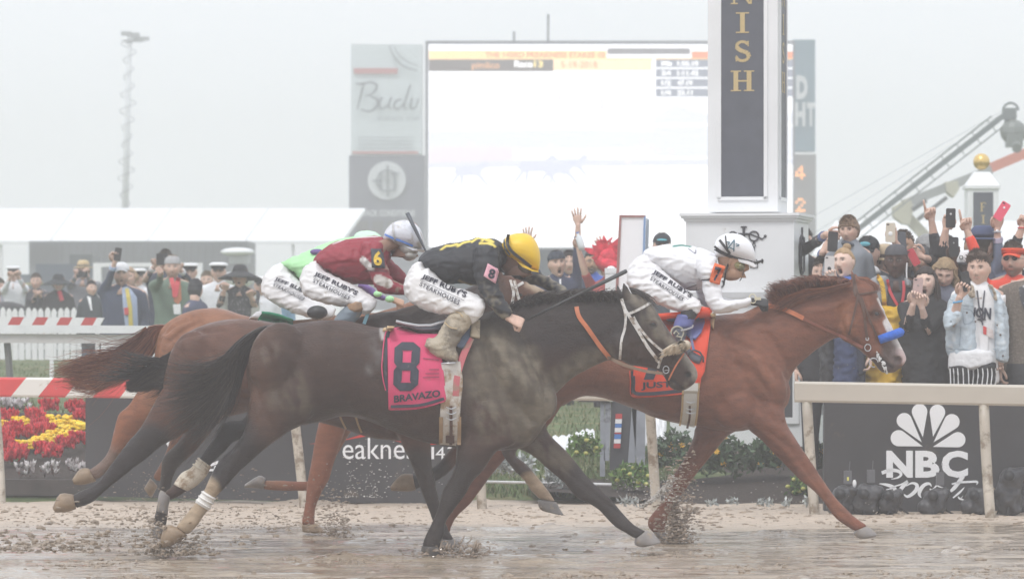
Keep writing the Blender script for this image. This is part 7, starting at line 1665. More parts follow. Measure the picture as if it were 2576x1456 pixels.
garment(J, 'knee_patch', [SEC('V1', [(1500,-20,1330,-10,.062,-.245),(1510,60,1300,30,.062,-.25),(1450,120,1290,70,.056,-.25)])], Y6, mat('tan_suede', (.38,.24,.15), .8, dirt=(.2,.16,.12), dscale=14, dthr=.6), wr=.003)
m_ = MB(); m_.box(P(*U('V1', 1530, 130), Y6-.24), (.02,.02,.12), M=Matrix.Rotation(.35,3,'Y')); m_.build('blue_strap', mat('sky_strap', (.25,.5,.6), .5), J)
W = thing('whip', 'grey riding whip sticking up beside the mud spattered white helmet', 'whip', P(1050, 640, Y6-.15))
m_ = MB(); a, b_ = P(*U('W2', 470, 350), Y6-.16), P(*U('W2', 338, 80), Y6-.16); m_.tube([a+(a-b_)*.25, a, (a+b_)/2, b_], [.004,.006,.011,.013], 8); m_.build('shaft', mat('whip_grey2', (.10,.11,.13), .5), W, True)
# ---- far green jockey
J = thing('person', 'far jockey in lime green silks, mostly hidden behind the maroon jockey', 'jockey', P(800, 780, Y5))
bre = garment(J, 'breeches', [SEC('W1', [(1760,450,1690,455,.11,0),(1800,500,1620,500,.16,0),(1850,570,1572,600,.18,-.02),(1900,640,1600,690,.16,-.03)]), SEC('W1', [(1800,520,1590,540,.09,-.10),(1890,610,1580,660,.10,-.14),(1980,680,1680,745,.095,-.18),(2060,730,1800,800,.088,-.21),(2110,770,1930,835,.08,-.23),(2100,820,2000,850,.06,-.24)]),
   SEC('W1', [(1800,520,1590,540,.09,.10),(1890,610,1580,660,.10,.14),(1980,680,1680,745,.095,.18),(2060,730,1800,800,.088,.21)])], Y5, M_breech, strokes=[w1((1600,600),(1680,620)), w1((1640,700),(1720,690),(1800,740)), w1((1760,770),(1840,740)), w1((1640,520),(1720,540)), w1((1900,800),(1980,770))])
legtext(bre, Y5, w1((1650,600))[0], w1((1890,725))[0], w1((1680,540))[0], w1((1960,655))[0], J)
jac = garment(J, 'silks', [SEC('W1', [(1715,445,1760,470,.10,0),(1780,405,1820,520,.15,0),(1880,370,1900,620,.17,0),(2000,320,2030,650,.18,0),(2150,270,2180,600,.18,0),(2280,250,2300,500,.15,0)])], Y5, fabric('lime_silks', (.42,.76,.40), .6), voxel=.012, wr=.005, strokes=[w1((1780,480),(1880,470)), w1((1800,540),(1870,580)), w1((1850,400),(1880,500))])
m_ = MB(); m_.ell(P(*U('W1', 1975, 362), Y5-.12), (.045,.03,.02), 10, 6); m_.ell(P(*U('V1', 965, 105), Y5-.3), (.062,.05,.042), 14, 10); m_.build('purple_patch', mat('purple_silk', (.16,.09,.28), .6), J, True)
m_ = MB(); m_.ell(P(*U('V1', 968, 108), Y5-.33), (.066,.05,.044), 14, 10); m_.build('knee_patch', M_black, J, True)
c5 = P(*U('W1', 2325, 352), Y5)
body_part(J, [headme(c5, rotm(78, 30, 0), .98, SK['tan'], neck=.05, open_eye=0), small_hand(J, P(*U('W2', 215, 700), Y5-.15), (.9,.1,-.3), (0,.4,-.9), 1.0, 'fist', SK['tan'], -1, voxel=.006)])
helmet(J, Y5, 'W1', [(2235,260,2240,300,.05),(2265,222,2270,330,.11),(2330,208,2345,345,.13),(2400,220,2410,345,.12),(2450,260,2450,330,.08)], mat('mint_helmet', (.55,.85,.6), .4))
garment(J, 'forearm_sleeve', [SEC('W2', [(10,570,-20,610,.045,-.2),(80,610,40,650,.045,-.2),(130,660,90,690,.04,-.2),(190,690,170,720,.035,-.18)])], Y5, mat('purple_silk', (.16,.09,.28), .6), wr=.003)
m_ = MB(); m_.ell(P(*U('W2', 125, 665), Y5-.23), (.03,.03,.02), 10, 6); m_.ell(P(*U('W2', 212, 702), Y5-.2), (.03,.03,.022), 10, 6); m_.build('lime_cuff', mat('lime_silks', (.42,.76,.40), .6), J)
# ================================================================== CROWD
def hloft(mb, rows, c, R, m=20, sub=3):
    """rows (dx,dy,z,rx,ry): stacked horizontal ellipses around c"""
    A = crom(rows, sub); vs = []; n = len(A)
    for r in A:
        for k in range(m):
            a = 6.2832*k/m; ca, sa = math.cos(a), math.sin(a); p = R @ Vector((r[0]+r[3]*math.copysign(abs(ca)**.85, ca), r[1]+r[4]*math.copysign(abs(sa)**.85, sa), 0)); vs.append(c+p+Vector((0,0,r[2])))
    fs = [(i*m+k, i*m+(k+1)%m, (i+1)*m+(k+1)%m, (i+1)*m+k) for i in range(n-1) for k in range(m)]+[tuple(range(m))[::-1], tuple((n-1)*m+k for k in range(m))]
    mb.add(vs, fs)
def cfab(c, k=None, **kw):
    key = 'cloth_%02d%02d%02d' % tuple(int(x*99) for x in c); return mat(key if k is None else k, c, kw.pop('rough', .8), noise=.1, nscale=7, bump=.4, bscale=30, **kw)
PID = [0]
def person(label, v, hx, hy, Y, yaw=0, tilt=0, roll=0, s=1.0, skin='fair', hairs=None, hatk=None, mouth=0, smile=0, beard=None, glasses=None, top=(.05,.05,.06), legs=(.04,.04,.05), arms=(), wid=1.0, body_yaw=None, group=None, face=True, brow=(.06,.04,.03), hi=True, lips=None, topname='jacket', drop=0.0, sleeves=None, eyes=1.0, collar=None, topmat=None):
    """arms: (shoulder side, elbow (x,y,dY), wrist (x,y,dY), pose, bare) in view pixels"""
    PID[0] += 1; c = P(*U(v, hx, hy), Y); sk = SK[skin] if isinstance(skin, str) else skin
    g0 = gz(c.x, Y); t = thing('person', label, 'person', (c.x, Y, g0), group)
    R = rotm(yaw, tilt, roll); mb = MB(); cv = []
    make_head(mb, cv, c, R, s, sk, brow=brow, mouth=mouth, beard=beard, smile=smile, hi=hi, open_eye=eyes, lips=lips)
    by = body_yaw if body_yaw is not None else yaw*.4; B = Matrix.Rotation(math.radians(180+by), 3, 'Z'); nb = c+Vector((0,.02,-.132*s-drop))
    tb = MB(); w = wid*s
    rows = [(0,0,.055,.055,.055),(0,0,.02,.085,.07),(0,0,-.01,.15*w,.085),(0,0,-.05,.195*w,.10),(0,0,-.13,.19*w,.115),(0,0,-.26,.172*w,.12),(0,0,-.40,.162*w,.118),(0,0,-.52,.172*w,.12),(0,0,-.66,.18*w,.125),(0,0,-.70,.17*w,.115)]
    hloft(tb, rows, nb, B)
    arms = list(arms) if arms is not None else []
    sides = {a[0] for a in arms}
    for sd in (-1, 1):
        sh = nb+B @ Vector((-sd*.175*w, 0, -.055))       # sd -1 = picture left
        if sd in sides: continue
        e = sh+Vector((sd*.05, .03, -.29*s)); wv = e+Vector((-sd*.02, -.08, -.25*s)); tb.tube([sh+Vector((-sd*.03,0,0)), sh+Vector((0,0,-.03)), (sh+e)/2, e, (e+wv)/2, wv], [.05*s,.056*s,.05*s,.045*s,.04*s,.032*s], 12)
        n0 = len(mb.v); mb.tube([nb+Vector((0,0,.02)), sh, e, wv], [.04*s,.035*s,.03*s,.022*s], 8); cv += [np.array(sk)]*(len(mb.v)-n0)
        hand(mb, cv, wv, aim((0,-.1,-1), 0, (-sd,0,0)), s*.95, 'curl', sk, sd)
    for a in arms:
        sd, E, Wp, pose, bare = a[:5]; sh = nb+B @ Vector((-sd*.175*w, 0, -.055)); e = P(*U(v, E[0], E[1]), Y+E[2]); wv = P(*U(v, Wp[0], Wp[1]), Y+Wp[2])
        sl = [sh+Vector((-sd*.04,0,-.02)), sh, (sh+e)/2, e]; rr_ = [.055*s,.058*s,.05*s,.044*s]
        k = 1-bare
        if k >= .5: sl += [e+(wv-e)*.5*k, e+(wv-e)*k]; rr_ += [.040*s,.036*s]
        tb.tube(sl, rr_, 12)
        n0 = len(mb.v); mb.tube([nb+Vector((0,0,.02)), sh, (sh+e)/2, e, e+(wv-e)*.35, e+(wv-e)*.7, wv, wv+(wv-e).normalized()*.02], [.04*s,.04*s,.038*s,.036*s,.036*s,.030*s,.024*s,.023*s], 10); cv += [np.array(sk)]*(len(mb.v)-n0)
        hd_ = a[5] if len(a) > 5 else None; d = (wv-e).normalized(); pl = (0,-1,0) if pose in ('open', 'point') else (0,-.6,.2)
        if hd_: d = Vector(hd_)
        if len(a) > 6: pl = a[6]
        hand(mb, cv, wv, aim(d, 0, pl), s*1.02, pose, sk, a[7] if len(a) > 7 else -sd)
        if k > .6 and collar:
            cu = MB(); cu.tube([e+(wv-e)*(k-.06), e+(wv-e)*(k+.10)], .039*s, 10); cu.build('cuff', cfab(collar), t)
    me = mb.mesh('body'); setcol(me, np.array(cv)); link('body', me, M_skin, t)
    me = remesh(tb, topname, .016 if hi else .024, 3, .5); cc = vco(me).astype(float); nn = vno(me); cc += nn*(vnoise(cc, 9, PID[0], 3)*.009)[:, None]; setco(me, cc)
    to = link(topname, me, topmat or cfab(top), t)
    zl = nb.z-.66; gy = min(g0, zl-.78*s); lb = MB()
    for sd in (-1, 1):
        x0 = nb.x+sd*.085*w; lb.tube([(x0, Y+.02, zl+.06), (x0, Y+.02, zl-.1), (x0+sd*.01, Y, (zl+gy)/2), (x0+sd*.01, Y+.02, gy+.09)], [.085*w,.09*w,.065,.05], 12)
    lb.box((nb.x, Y+.02, zl+.02), (.2*w,.14,.12)); lb.build('trousers', cfab(legs), t, True)
    for sd in (-1, 1): MB().ell((nb.x+sd*.095*w, Y-.05, gy+.045), (.045,.12,.045), 10, 6).build('shoe', M_black, t, True)
    if hairs: hair_cap(t, c, R, s, hairs[0], hairs[1], PID[0])
    if hatk: hat(t, c, R, s, hatk[0], capfab(hatk[1], hatk[2]), capfab(hatk[1]+'b', hatk[3]) if len(hatk) > 3 else None)
    if glasses:
        gm = MB()
        for sx in (-1, 1): gm.tube([R @ (Vector((sx*.031+.018*math.cos(a), .096, .016+.014*math.sin(a)))*s)+c for a in np.linspace(0, 6.283, 12)], .0022, 5)
        gm.tube([R @ (Vector((x_, .098, .018))*s)+c for x_ in (-.013, .013)], .002, 5)
        for sx in (-1, 1): gm.tube([R @ (Vector(p)*s)+c for p in ((sx*.049,.094,.018),(sx*.078,.03,.018),(sx*.079,-.01,.012))], .002, 5)
        if glasses == 'shades': gm.ell(R @ (Vector((-.031,.093,.015))*s)+c, (.018*s,.006*s,.014*s), 10, 6, R); gm.ell(R @ (Vector((.031,.093,.015))*s)+c, (.018*s,.006*s,.014*s), 10, 6, R)
        gm.build('glasses', M_black, t)
    t['_'] = 0; del t['_']
    return t, to, c
def decal(t, to, v, pts, m, name, Y, off=.008, w=None):
    """a patch or strap laid on clothing"""
    bv = bvh_of([to]) if not isinstance(to, BVHTree) else to; m_ = MB()
    if w: strap(m_, bv, UL(v, pts), Y, w, off, .003, 5, Y-.13)
    else:
        xs_ = [p[0] for p in pts]; ys_ = [p[1] for p in pts]; x0, x1, y0, y1 = min(xs_), max(xs_), min(ys_), max(ys_)
        g = ([((x-x0)/(x1-x0), (y1-y)/(y1-y0)) for x, y in pts], [tuple(range(len(pts)))])
        put_px(m_, bv, g, UL(v, [(x0,y1),(x1,y1),(x1,y0),(x0,y0)]), Y, off, 1)
    return m_.build(name, m, t)
def phone(label, v, x, y, Y, w=.072, h=.145, rz=0, yaw=0, col=(.02,.02,.022), logo=None, case=None):
    c = P(*U(v, x, y), Y); t = thing('phone', label, 'phone', c)
    M = Matrix.Rotation(math.radians(yaw), 3, 'Z') @ Matrix.Rotation(math.radians(rz), 3, 'Y'); m_ = MB()
    # rounded slab
    pts = []; r = .011
    for cx_, cz_, a0 in ((w/2-r,h/2-r,0),(-w/2+r,h/2-r,90),(-w/2+r,-h/2+r,180),(w/2-r,-h/2+r,270)):
        for k in range(4): a = math.radians(a0+k*30); pts.append(M @ Vector((cx_+r*math.cos(a), -.005, cz_+r*math.sin(a)))+c)
    m_.poly(pts, M @ Vector((0,.010,0))); m_.build('case', mat('phone_%02d%02d' % (int(col[0]*99), int(col[2]*99)), col, .35), t)
    m_ = MB(); m_.box(M @ Vector((-w/2+.016,-.0065,h/2-.014))+c, (.018,.003,.009), M=M); m_.build('camera_lens', M_black, t)
    if logo: m_ = MB(); m_.ell(M @ Vector((0,-.006,logo[0]))+c, (logo[1],.004,logo[1]), 12, 6, M); m_.build('back_emblem', mat('emblem_%d' % int(logo[2]*9), (logo[2],)*3, .4), t)
    return t
NAVY=(.035,.045,.08); BK=(.018,.018,.02); WT=(.74,.74,.76)
# ---------------- right-hand crowd, front to back
t, to, c = person('young man in a pale denim jacket and white T-shirt raising a dark phone', 'W4', 1345, 492, 6.2, -18, 2, 0, 1.0, 'fair', ('quiff', (.09,.06,.045)), smile=1, top=(.78,.78,.79), topname='t_shirt', legs=BK, arms=[(1,(1470,880,.04),(1478,1090,.0),'curl',.2),(-1,(1155,870,-.12),(1205,690,-.22),'grip',1.0,(.5,-.2,1.0))], wid=.85)
M_denim = mat('pale_denim', (.52,.60,.66), .85, noise=.12, nscale=12, dirt=(.66,.7,.72), dscale=8, dthr=.55, bump=.5, bscale=60)
def px_garment(t, name, v, lofts, Y, m, voxel=.011, wr=.0035, strokes=()):
    return garment(t, name, [SEC(v, q) for q in lofts], Y, m, voxel, 4, [UL(v, s_) for s_ in strokes], wr)
dj = px_garment(t, 'denim_jacket', 'W4', [[(1300,610,1180,640,.10,.0),(1320,700,1120,720,.125,0),(1335,800,1110,830,.13,0),(1345,950,1105,960,.135,0),(1350,1060,1108,1060,.14,0),(1350,1140,1130,1120,.13,0)],
  [(1390,610,1480,640,.10,0),(1430,700,1520,730,.12,0),(1440,800,1530,830,.13,0),(1445,950,1545,960,.135,0),(1450,1060,1555,1080,.14,0),(1455,1130,1548,1160,.12,0)],
  [(1180,640,1140,760,.06,-.05),(1215,720,1095,800,.065,-.10),(1215,800,1092,880,.065,-.14),(1220,850,1120,930,.06,-.17),(1215,790,1160,800,.055,-.2)],[(1470,640,1520,700,.07,.03),(1480,800,1556,820,.07,.02),(1490,1000,1560,1020,.065,0),(1480,1140,1556,1160,.055,-.02)]], 6.2, M_denim, strokes=[((1180,680),(1240,760),(1260,900)),((1120,900),(1180,940)),((1130,1040),(1240,1060)),((1480,700),(1500,860)),((1120,820),(1190,850)),((1270,830),(1260,1000)),((1460,900),(1530,930))])
px_garment(t, 'fleece_collar', 'W4', [[(1262,590,1300,600,.07,-.05),(1262,650,1312,650,.05,-.08),(1262,680,1320,690,.03,-.10)],[(1400,590,1440,600,.07,-.05),(1440,640,1470,660,.05,-.08),(1455,700,1476,720,.03,-.10)]], 6.2, mat('beige_fleece', (.42,.35,.27), .95, noise=.2, nscale=30, bump=1, bscale=60))
m_ = MB(); bj = bvh_of([dj])
for (x, y) in ((1312,690),(1318,775),(1318,865),(1330,950),(1340,1050),(1345,1130),(1258,800),(1478,890),(1500,960),(1518,1110)):
    q = hit(bj, *U('W4', x, y), 6.2, .002)[0]; m_.ell(q, (.008,.005,.008), 8, 5)
m_.build('button', mat('copper', (.1,.07,.05), .4), t)
m_ = MB()
for pl in (((1230,770),(1295,790),(1300,860),(1240,880),(1228,800)),((1215,900),(1205,1040)),((1115,1060),(1230,1065),(1340,1075)),((1130,700),(1220,745),(1325,755)),((1460,800),(1540,810)),((1445,1060),(1550,1075))): strap(m_, bj, UL('W4', pl), 6.2, .004, .003, .001, 5)
m_.build('stitched_seam', mat('seam_blue', (.28,.35,.42), .9), t)
bt = bvh_of([to]); m_ = MB(); put_px(m_, bt, fit_text('ION', .05), UL('W4', ((1300,830),(1430,850),(1435,765),(1310,760))), 6.2, .008, 1); m_.build('shirt_lettering', M_ink, t)
decal(t, bt, 'W4', [(1325,850),(1360,862),(1398,852),(1385,838),(1345,840)], M_dark, 'shirt_print', 6.2)
decal(t, bt, 'W4', [(1330,640),(1345,760),(1365,860),(1372,890)], BKM := mat('lanyard_dark', (.05,.05,.07), .7), 'lanyard', 6.2, .012, .012); decal(t, bt, 'W4', [(1385,640),(1372,760),(1368,860)], BKM, 'lanyard', 6.2, .012, .010)
decal(t, bt, 'W4', [(1370,890),(1445,925),(1450,990),(1372,955)], mat('badge_card', (.7,.62,.6), .4), 'badge_card', 6.2, .02); decal(t, bt, 'W4', [(1372,895),(1398,905),(1396,960),(1374,952)], M_red, 'badge_stripe', 6.2, .023); decal(t, bt, 'W4', [(1345,950),(1410,960),(1405,1075),(1355,1070)], M_white, 'paper_slip', 6.2, .018)
px_garment(t, 'striped_trousers', 'W4', [[(1125,1190,1300,1190,.11,-.05),(1140,1300,1310,1310,.10,-.05),(1150,1500,1300,1500,.09,-.05)],[(1290,1190,1470,1160,.11,-.05),(1300,1300,1465,1310,.10,-.05),(1310,1500,1450,1500,.09,-.05)]], 6.2, BKT := mat('black_trousers', (.02,.02,.022), .8)); bvt = bvh_of([o_ for o_ in t.children if o_.name.startswith('striped')])
for x in (1135,1160,1190,1228,1266,1302,1335,1370,1405,1435,1465):
    m_ = MB(); strap(m_, bvt, UL('W4', ((x,1200),(x+4,1250),(x+6*(1 if x<1300 else -1),1330))), 6.2, .008, .004, .001, 4); m_.build('white_stripe', M_white, t)
px_garment(t, 'shirt_hem', 'W4', [[(1128,1080,1458,1080,.13,-.03),(1124,1150,1462,1130,.135,-.03),(1122,1216,1465,1168,.135,-.03)]], 6.2, cfab((.78,.78,.79)), wr=.002)
tag_w = MB(); q = P(*U('W4', 1192, 722), 6.2-.22); tag_w.tube([q+Vector((.032*math.cos(a), .03*math.sin(a), .006*math.cos(a))) for a in np.linspace(0, 6.283, 14)], .007, 6, False); tag_w.build('wristband', mat('blue_band', (.1,.35,.6), .5), t)
phone('dark phone held up by the young man in the denim jacket', 'W4', 1252, 575, 5.95, rz=-12, yaw=35)

t, to, c = person('dark haired woman in a long black coat, mouth open, filming with both hands', 'W4', 962, 585, 6.45, -14, 0, 0, .93, 'pale', ('long', (.035,.025,.022)), mouth=.9, top=BK, topname='coat', legs=BK, arms=[(-1,(830,900,-.15),(868,745,-.27),'grip',.35,(.25,-.2,1)),(1,(975,930,-.15),(935,770,-.27),'grip',.35,(-.2,-.2,1))], lips=(.4,.1,.1), wid=1.0)
px_garment(t, 'coat_skirt', 'W4', [[(770,850,1090,850,.12,0),(760,1000,1115,1000,.14,0),(790,1200,1125,1200,.16,0),(800,1450,1130,1450,.17,0)]], 6.45, cfab(BK), voxel=.016, wr=.008)
phone('rose coloured phone held by the dark haired woman with both hands', 'W4', 903, 622, 6.16, rz=5, yaw=8, col=(.5,.36,.34), logo=(.02,.006,.3))

t, to, c = person('man in glasses and grey cap with a red lanyard and a yellow shoulder strap', 'W4', 748, 440, 6.75, -12, 0, 0, 1.05, 'dark', ('buzz', (.02,.018,.018)), ('beanie', 'grey', (.07,.07,.08)), glasses='clear', top=(.05,.05,.06), brow=(.015,.012,.01), topname='rain_jacket', wid=1.2, legs=(.5,.32,.03))
px_garment(t, 'grey_yoke', 'W4', [[(540,570,690,540,.11,0),(530,660,690,650,.13,0),(560,740,690,720,.13,0)],[(800,545,850,580,.1,0),(800,600,860,620,.12,0)]], 6.72, cfab((.30,.31,.33)))
tb_ = bvh_of([o_ for o_ in t.children if o_.type == 'MESH' and o_.name.split('.')[0] in ('rain_jacket', 'grey_yoke')]); M_ysl = mat('yellow_strap', (.72,.45,.03), .6); M_lan = mat('red_lanyard', (.62,.05,.07), .6)
decal(t, tb_, 'W4', [(610,535),(640,580),(655,660),(662,750)], M_ysl, 'yellow_strap', 6.72, .016, .035); decal(t, tb_, 'W4', [(683,560),(700,640),(740,720),(772,765)], M_lan, 'lanyard', 6.72, .018, .022); decal(t, tb_, 'W4', [(800,570),(802,640),(790,720),(772,770)], M_lan, 'lanyard', 6.72, .018, .022)
px_garment(t, 'yellow_waders', 'W4', [[(650,770,830,790,.12,0),(600,900,820,930,.14,0),(470,1050,810,1060,.16,0),(460,1200,810,1200,.16,0),(480,1450,800,1450,.15,0)]], 6.6, mat('yellow_oilskin', (.70,.43,.02), .45, noise=.1, bump=.3, bscale=12), voxel=.016, wr=.016)
decal(t, tb_, 'W4', [(700,845),(745,845),(745,905),(700,905)], M_white, 'badge_card', 6.6, .10)
m_ = MB(); m_.tube([P(*U('W4', x, y), 6.55) for x, y in ((826,440),(822,500),(824,550))], .006, 5); m_.build('earpiece_coil', M_white, t)

t, to, c = person('woman with a hair bun and open mouth beside the white tower, filming', 'W4', 372, 440, 6.4, -32, -2, 4, .93, 'pale', ('bun', (.36,.24,.13)), mouth=1.0, top=NAVY, topname='coat', legs=NAVY, arms=[(-1,(250,700,-.1),(300,590,-.24),'grip',.5,(-.35,-.1,1))], wid=.98)
px_garment(t, 'blue_scarf', 'W4', [[(330,570,430,540,.08,-.02),(330,620,440,590,.09,-.02)]], 6.38, cfab((.05,.12,.42)), voxel=.012)
px_garment(t, 'patterned_dress', 'W4', [[(290,900,470,900,.12,0),(300,1050,450,1050,.13,0),(300,1200,470,1200,.14,0),(300,1450,480,1450,.15,0)]], 6.3, mat('floral_navy', (.03,.045,.11), .8, dirt=(.4,.36,.2), dscale=26, dthr=.64, dgrow=.05), voxel=.016, wr=.01)
px_garment(t, 'dark_coat_front', 'W4', [[(205,560,300,600,.12,0),(200,800,310,800,.14,0),(205,1100,310,1100,.15,0),(210,1450,320,1450,.15,0)]], 6.45, cfab((.03,.03,.035)), voxel=.016, wr=.012)
phone('silver phone with a ring grip held by the woman with the bun', 'W4', 266, 462, 6.12, rz=2, yaw=-6, col=(.6,.57,.56), logo=(-.02,.014,.02))

t, to, c = person('boy with brown fringe in a grey hooded top lifted above the crowd', 'W4', 408, 208, 6.9, -22, 8, 0, .86, 'fair', ('fringe', (.20,.13,.08)), top=(.22,.24,.27), topname='hooded_top', wid=.88, lips=(.4,.18,.16))
px_garment(t, 'dark_collar', 'W4', [[(350,280,440,300,.08,0),(345,310,460,320,.09,0)]], 6.88, cfab((.06,.07,.09)), voxel=.012)
t, to, c = person('person in a black cap with a pale blue front behind the hooded boy', 'W4', 548, 378, 7.2, -20, 6, 0, 1.0, 'fair', ('short', (.05,.04,.03)), ('cap', 'black', (.02,.025,.03)), top=(.03,.04,.05), wid=1.0)
m_ = MB(); cc_ = c+rotm(-20, 6) @ Vector((0,.102,.085)); m_.ell(cc_, (.045,.008,.018), 12, 6, rotm(-20, 6)); m_.build('cap_badge', mat('cyan_print', (.15,.5,.6), .6), t)
px_garment(t, 'white_hood', 'W4', [[(560,470,620,470,.06,-.02),(570,530,640,520,.07,-.02)]], 7.1, cfab((.7,.7,.72)), voxel=.014)
t, to, c = person('man beside the white tower holding a black camera phone sideways', 'W4', 70, 300, 9.9, 10, 0, 0, 1.0, 'fair', ('short', (.06,.05,.04)), top=BK, arms=[(1,(205,440,-.6),(215,365,-2.6),'grip',.25,(.55,-.1,.6)),(-1,(170,290,-.6),(240,235,-2.6),'grip',.3,(.8,-.1,-.1))], body_yaw=0, collar=(.12,.16,.34), wid=1.1)
phone('black phone held upright over the woman with the bun', 'W4', 290, 288, 6.75, h=.15, w=.078, rz=4, yaw=20)
t, to, c = person('person in a straw brimmed hat behind the yellow strap', 'W4', 662, 448, 7.35, -8, 8, 0, 1.0, 'fair', ('long', (.05,.035,.03)), ('brimhat', 'straw', (.46,.36,.24), (.1,.07,.05)), top=(.08,.07,.07))
t, to, c = person('man in a dark beanie holding a red phone above the crowd', 'W4', 928, 445, 7.1, -15, -8, 0, 1.0, 'fair', ('short', (.04,.03,.03)), ('beanie', 'slate', (.10,.11,.12)), top=(.05,.04,.04), arms=[(-1,(840,440,-.1),(738,290,-.2),'grip',.75,(-.35,-.05,1)),(1,(1010,430,-.05),(950,405,-.2),'grip',.4,(-.8,0,.5))], eyes=0)
phone('gold phone with a round white grip raised high on a bent arm', 'W4', 706, 222, 6.8, rz=2, col=(.62,.55,.45), logo=(-.01,.017,.8))
phone('red phone held low in the hands of the man in the beanie', 'W4', 872, 400, 6.75, h=.13, w=.06, rz=-28, col=(.55,.04,.06))
phone('dark phone half hidden behind the raised gold phone', 'W4', 785, 285, 7.3, rz=-4, col=(.08,.09,.11))
t, to, c = person('grey haired person seen from behind among raised arms', 'W4', 968, 358, 7.6, 170, 0, 0, 1.0, 'fair', ('bob', (.30,.30,.30)), top=(.1,.1,.12))
t, to, c = person('man in a dark suit pointing one finger up and raising a black phone', 'W4', 1105, 375, 7.1, -6, 0, 0, 1.02, 'fair', ('short', (.05,.04,.03)), top=(.03,.03,.04), arms=[(-1,(1035,340,-.05),(1003,135,-.1),'point',.42),(1,(1080,360,-.1),(1105,205,-.15),'grip',.40,(.25,-.1,1))], collar=(.55,.55,.66), wid=1.1)
phone('black cased phone with a round logo raised by the man in the dark suit', 'W4', 1141, 118, 6.85, rz=1, logo=(.03,.008,.6))
t, to, c = person('person in a white cap with a black round logo behind the denim jacket', 'W4', 1262, 478, 6.85, -24, 4, 0, 1.0, 'dark', ('buzz', (.02,.02,.02)), ('cap', 'white', (.75,.75,.76), (.04,.04,.05)), top=BK, arms=[(-1,(1190,560,-.05),(1158,425,-.15),'grip',.4,(.1,-.1,1))], brow=(.02,.015,.012))
m_ = MB(); cc_ = c+rotm(-24, 4) @ Vector((.012,.104,.085)); m_.tube([cc_+rotm(-24, 4) @ Vector((.014*math.cos(a), .004, .014*math.sin(a))) for a in np.linspace(0, 6.283, 12)], .003, 5); m_.build('cap_badge', M_black, t)
phone('black phone raised in front of the face of the dark suited man', 'W4', 1163, 326, 6.62, rz=-1, yaw=0, logo=(.03,.006,.4))
t, to, c = person('woman with blond wavy hair looking down behind the black coat', 'W4', 1095, 525, 6.62, -8, 22, -6, .95, 'fair', ('wavy', (.30,.21,.12)), top=(.14,.15,.2), eyes=0)
t, to, c = person('bearded man in an orange visor and orange top with one arm raised', 'W4', 1595, 430, 6.75, -20, -2, 0, 1.06, 'fair', ('short', (.10,.07,.05)), ('visor', 'orange', (.80,.10,.04)), beard=(.12,.08,.06), glasses='shades', top=(.78,.075,.04), topname='hooded_top', arms=[(-1,(1345,420,-.1),(1262,215,-.12),'point',.15,(-.15,-.1,1),(0,-1,0))], wid=1.2)
decal(t, to, 'W4', [(1490,660),(1515,690),(1540,650),(1538,720),(1510,745),(1495,700)], mat('badge_teal', (.25,.35,.42), .6), 'chest_emblem', 6.75, .012)
t, to, c = person('person in a navy bucket hat turned away beside the small finish post', 'W4', 1375, 320, 7.3, 130, 0, 0, 1.05, 'fair', ('short', (.05,.04,.03)), ('brimhat', 'navy', (.06,.08,.16), (.05,.06,.12)), top=(.1,.12,.18))
t, to, c = person('man in a blue grey suit raising a pink phone, watch on his wrist', 'W4', 1590, 405, 7.3, -10, 0, 0, 1.0, 'fair', ('short', (.05,.04,.03)), top=(.18,.22,.32), arms=[(-1,(1490,420,-.05),(1476,205,-.1),'grip',.35,(.1,-.05,1))], collar=(.55,.52,.66))
m_ = MB(); q = P(*U('W4', 1476, 215), 7.2); m_.tube([q+Vector((.028*math.cos(a), .026*math.sin(a), -.003)) for a in np.linspace(0, 6.283, 14)], .007, 6, False); m_.ell(q+Vector((.0,-.028,0)), (.015,.006,.014), 10, 6); m_.build('wristwatch', M_steel, t)
phone('pink phone tilted to the right, raised highest at right', 'W4', 1511, 68, 7.02, rz=32, col=(.80,.10,.17), logo=(.03,.008,.9))
t, to, c = person('person at the right edge raising a hand with a red wristband', 'W4', 1790, 380, 7.2, -10, 0, 0, 1.0, 'fair', ('short', (.05,.04,.03)), top=BK, arms=[(-1,(1600,330,-.05),(1655,190,-.1),'fist',.40,(.3,-.05,1))], collar=(.6,.6,.7))
m_ = MB(); q = P(*U('W4', 1655, 185), 7.1); m_.tube([q+Vector((.028*math.cos(a), .026*math.sin(a), -.003)) for a in np.linspace(0, 6.283, 14)], .006, 6, False); m_.build('wristband', M_red, t)
t, to, c = person('person in a brown herringbone jacket cut off by the right edge', 'W4', 1770, 440, 6.3, -10, 0, 0, 1.05, 'fair', ('short', (.08,.06,.05)), top=(.14,.115,.095), legs=BK, wid=1.35, topmat=mat('herringbone', (.14,.115,.095), .9, dirt=(.2,.17,.14), dscale=60, dthr=.5, bump=.5))
decal(t, to, 'W4', [(1630,620),(1670,600),(1680,820),(1640,700)], mat('striped_tie', (.05,.05,.06), .6, dirt=(.6,.6,.6), dscale=30, dthr=.56), 'scarf', 6.3, .02)
for k, (x, y, lb, tp, hc, yw) in enumerate(((485,520,'face glimpsed between the hooded boy and the grey capped man',(.05,.05,.07),(.06,.04,.03),-20),(1440,380,'face behind the small finish post between orange sleeves',(.12,.1,.12),(.03,.03,.03),-10),(865,520,'dark haired head just behind the red lanyard',(.06,.04,.05),(.03,.025,.02),-10),(1010,470,'dark haired head behind the beanie and grey hair',(.05,.05,.06),(.04,.03,.03),-5))):
    person(lb, 'W4', x, y, 7.9, yw, 0, 0, 1.0, 'fair', ('short', hc), top=tp, hi=False)

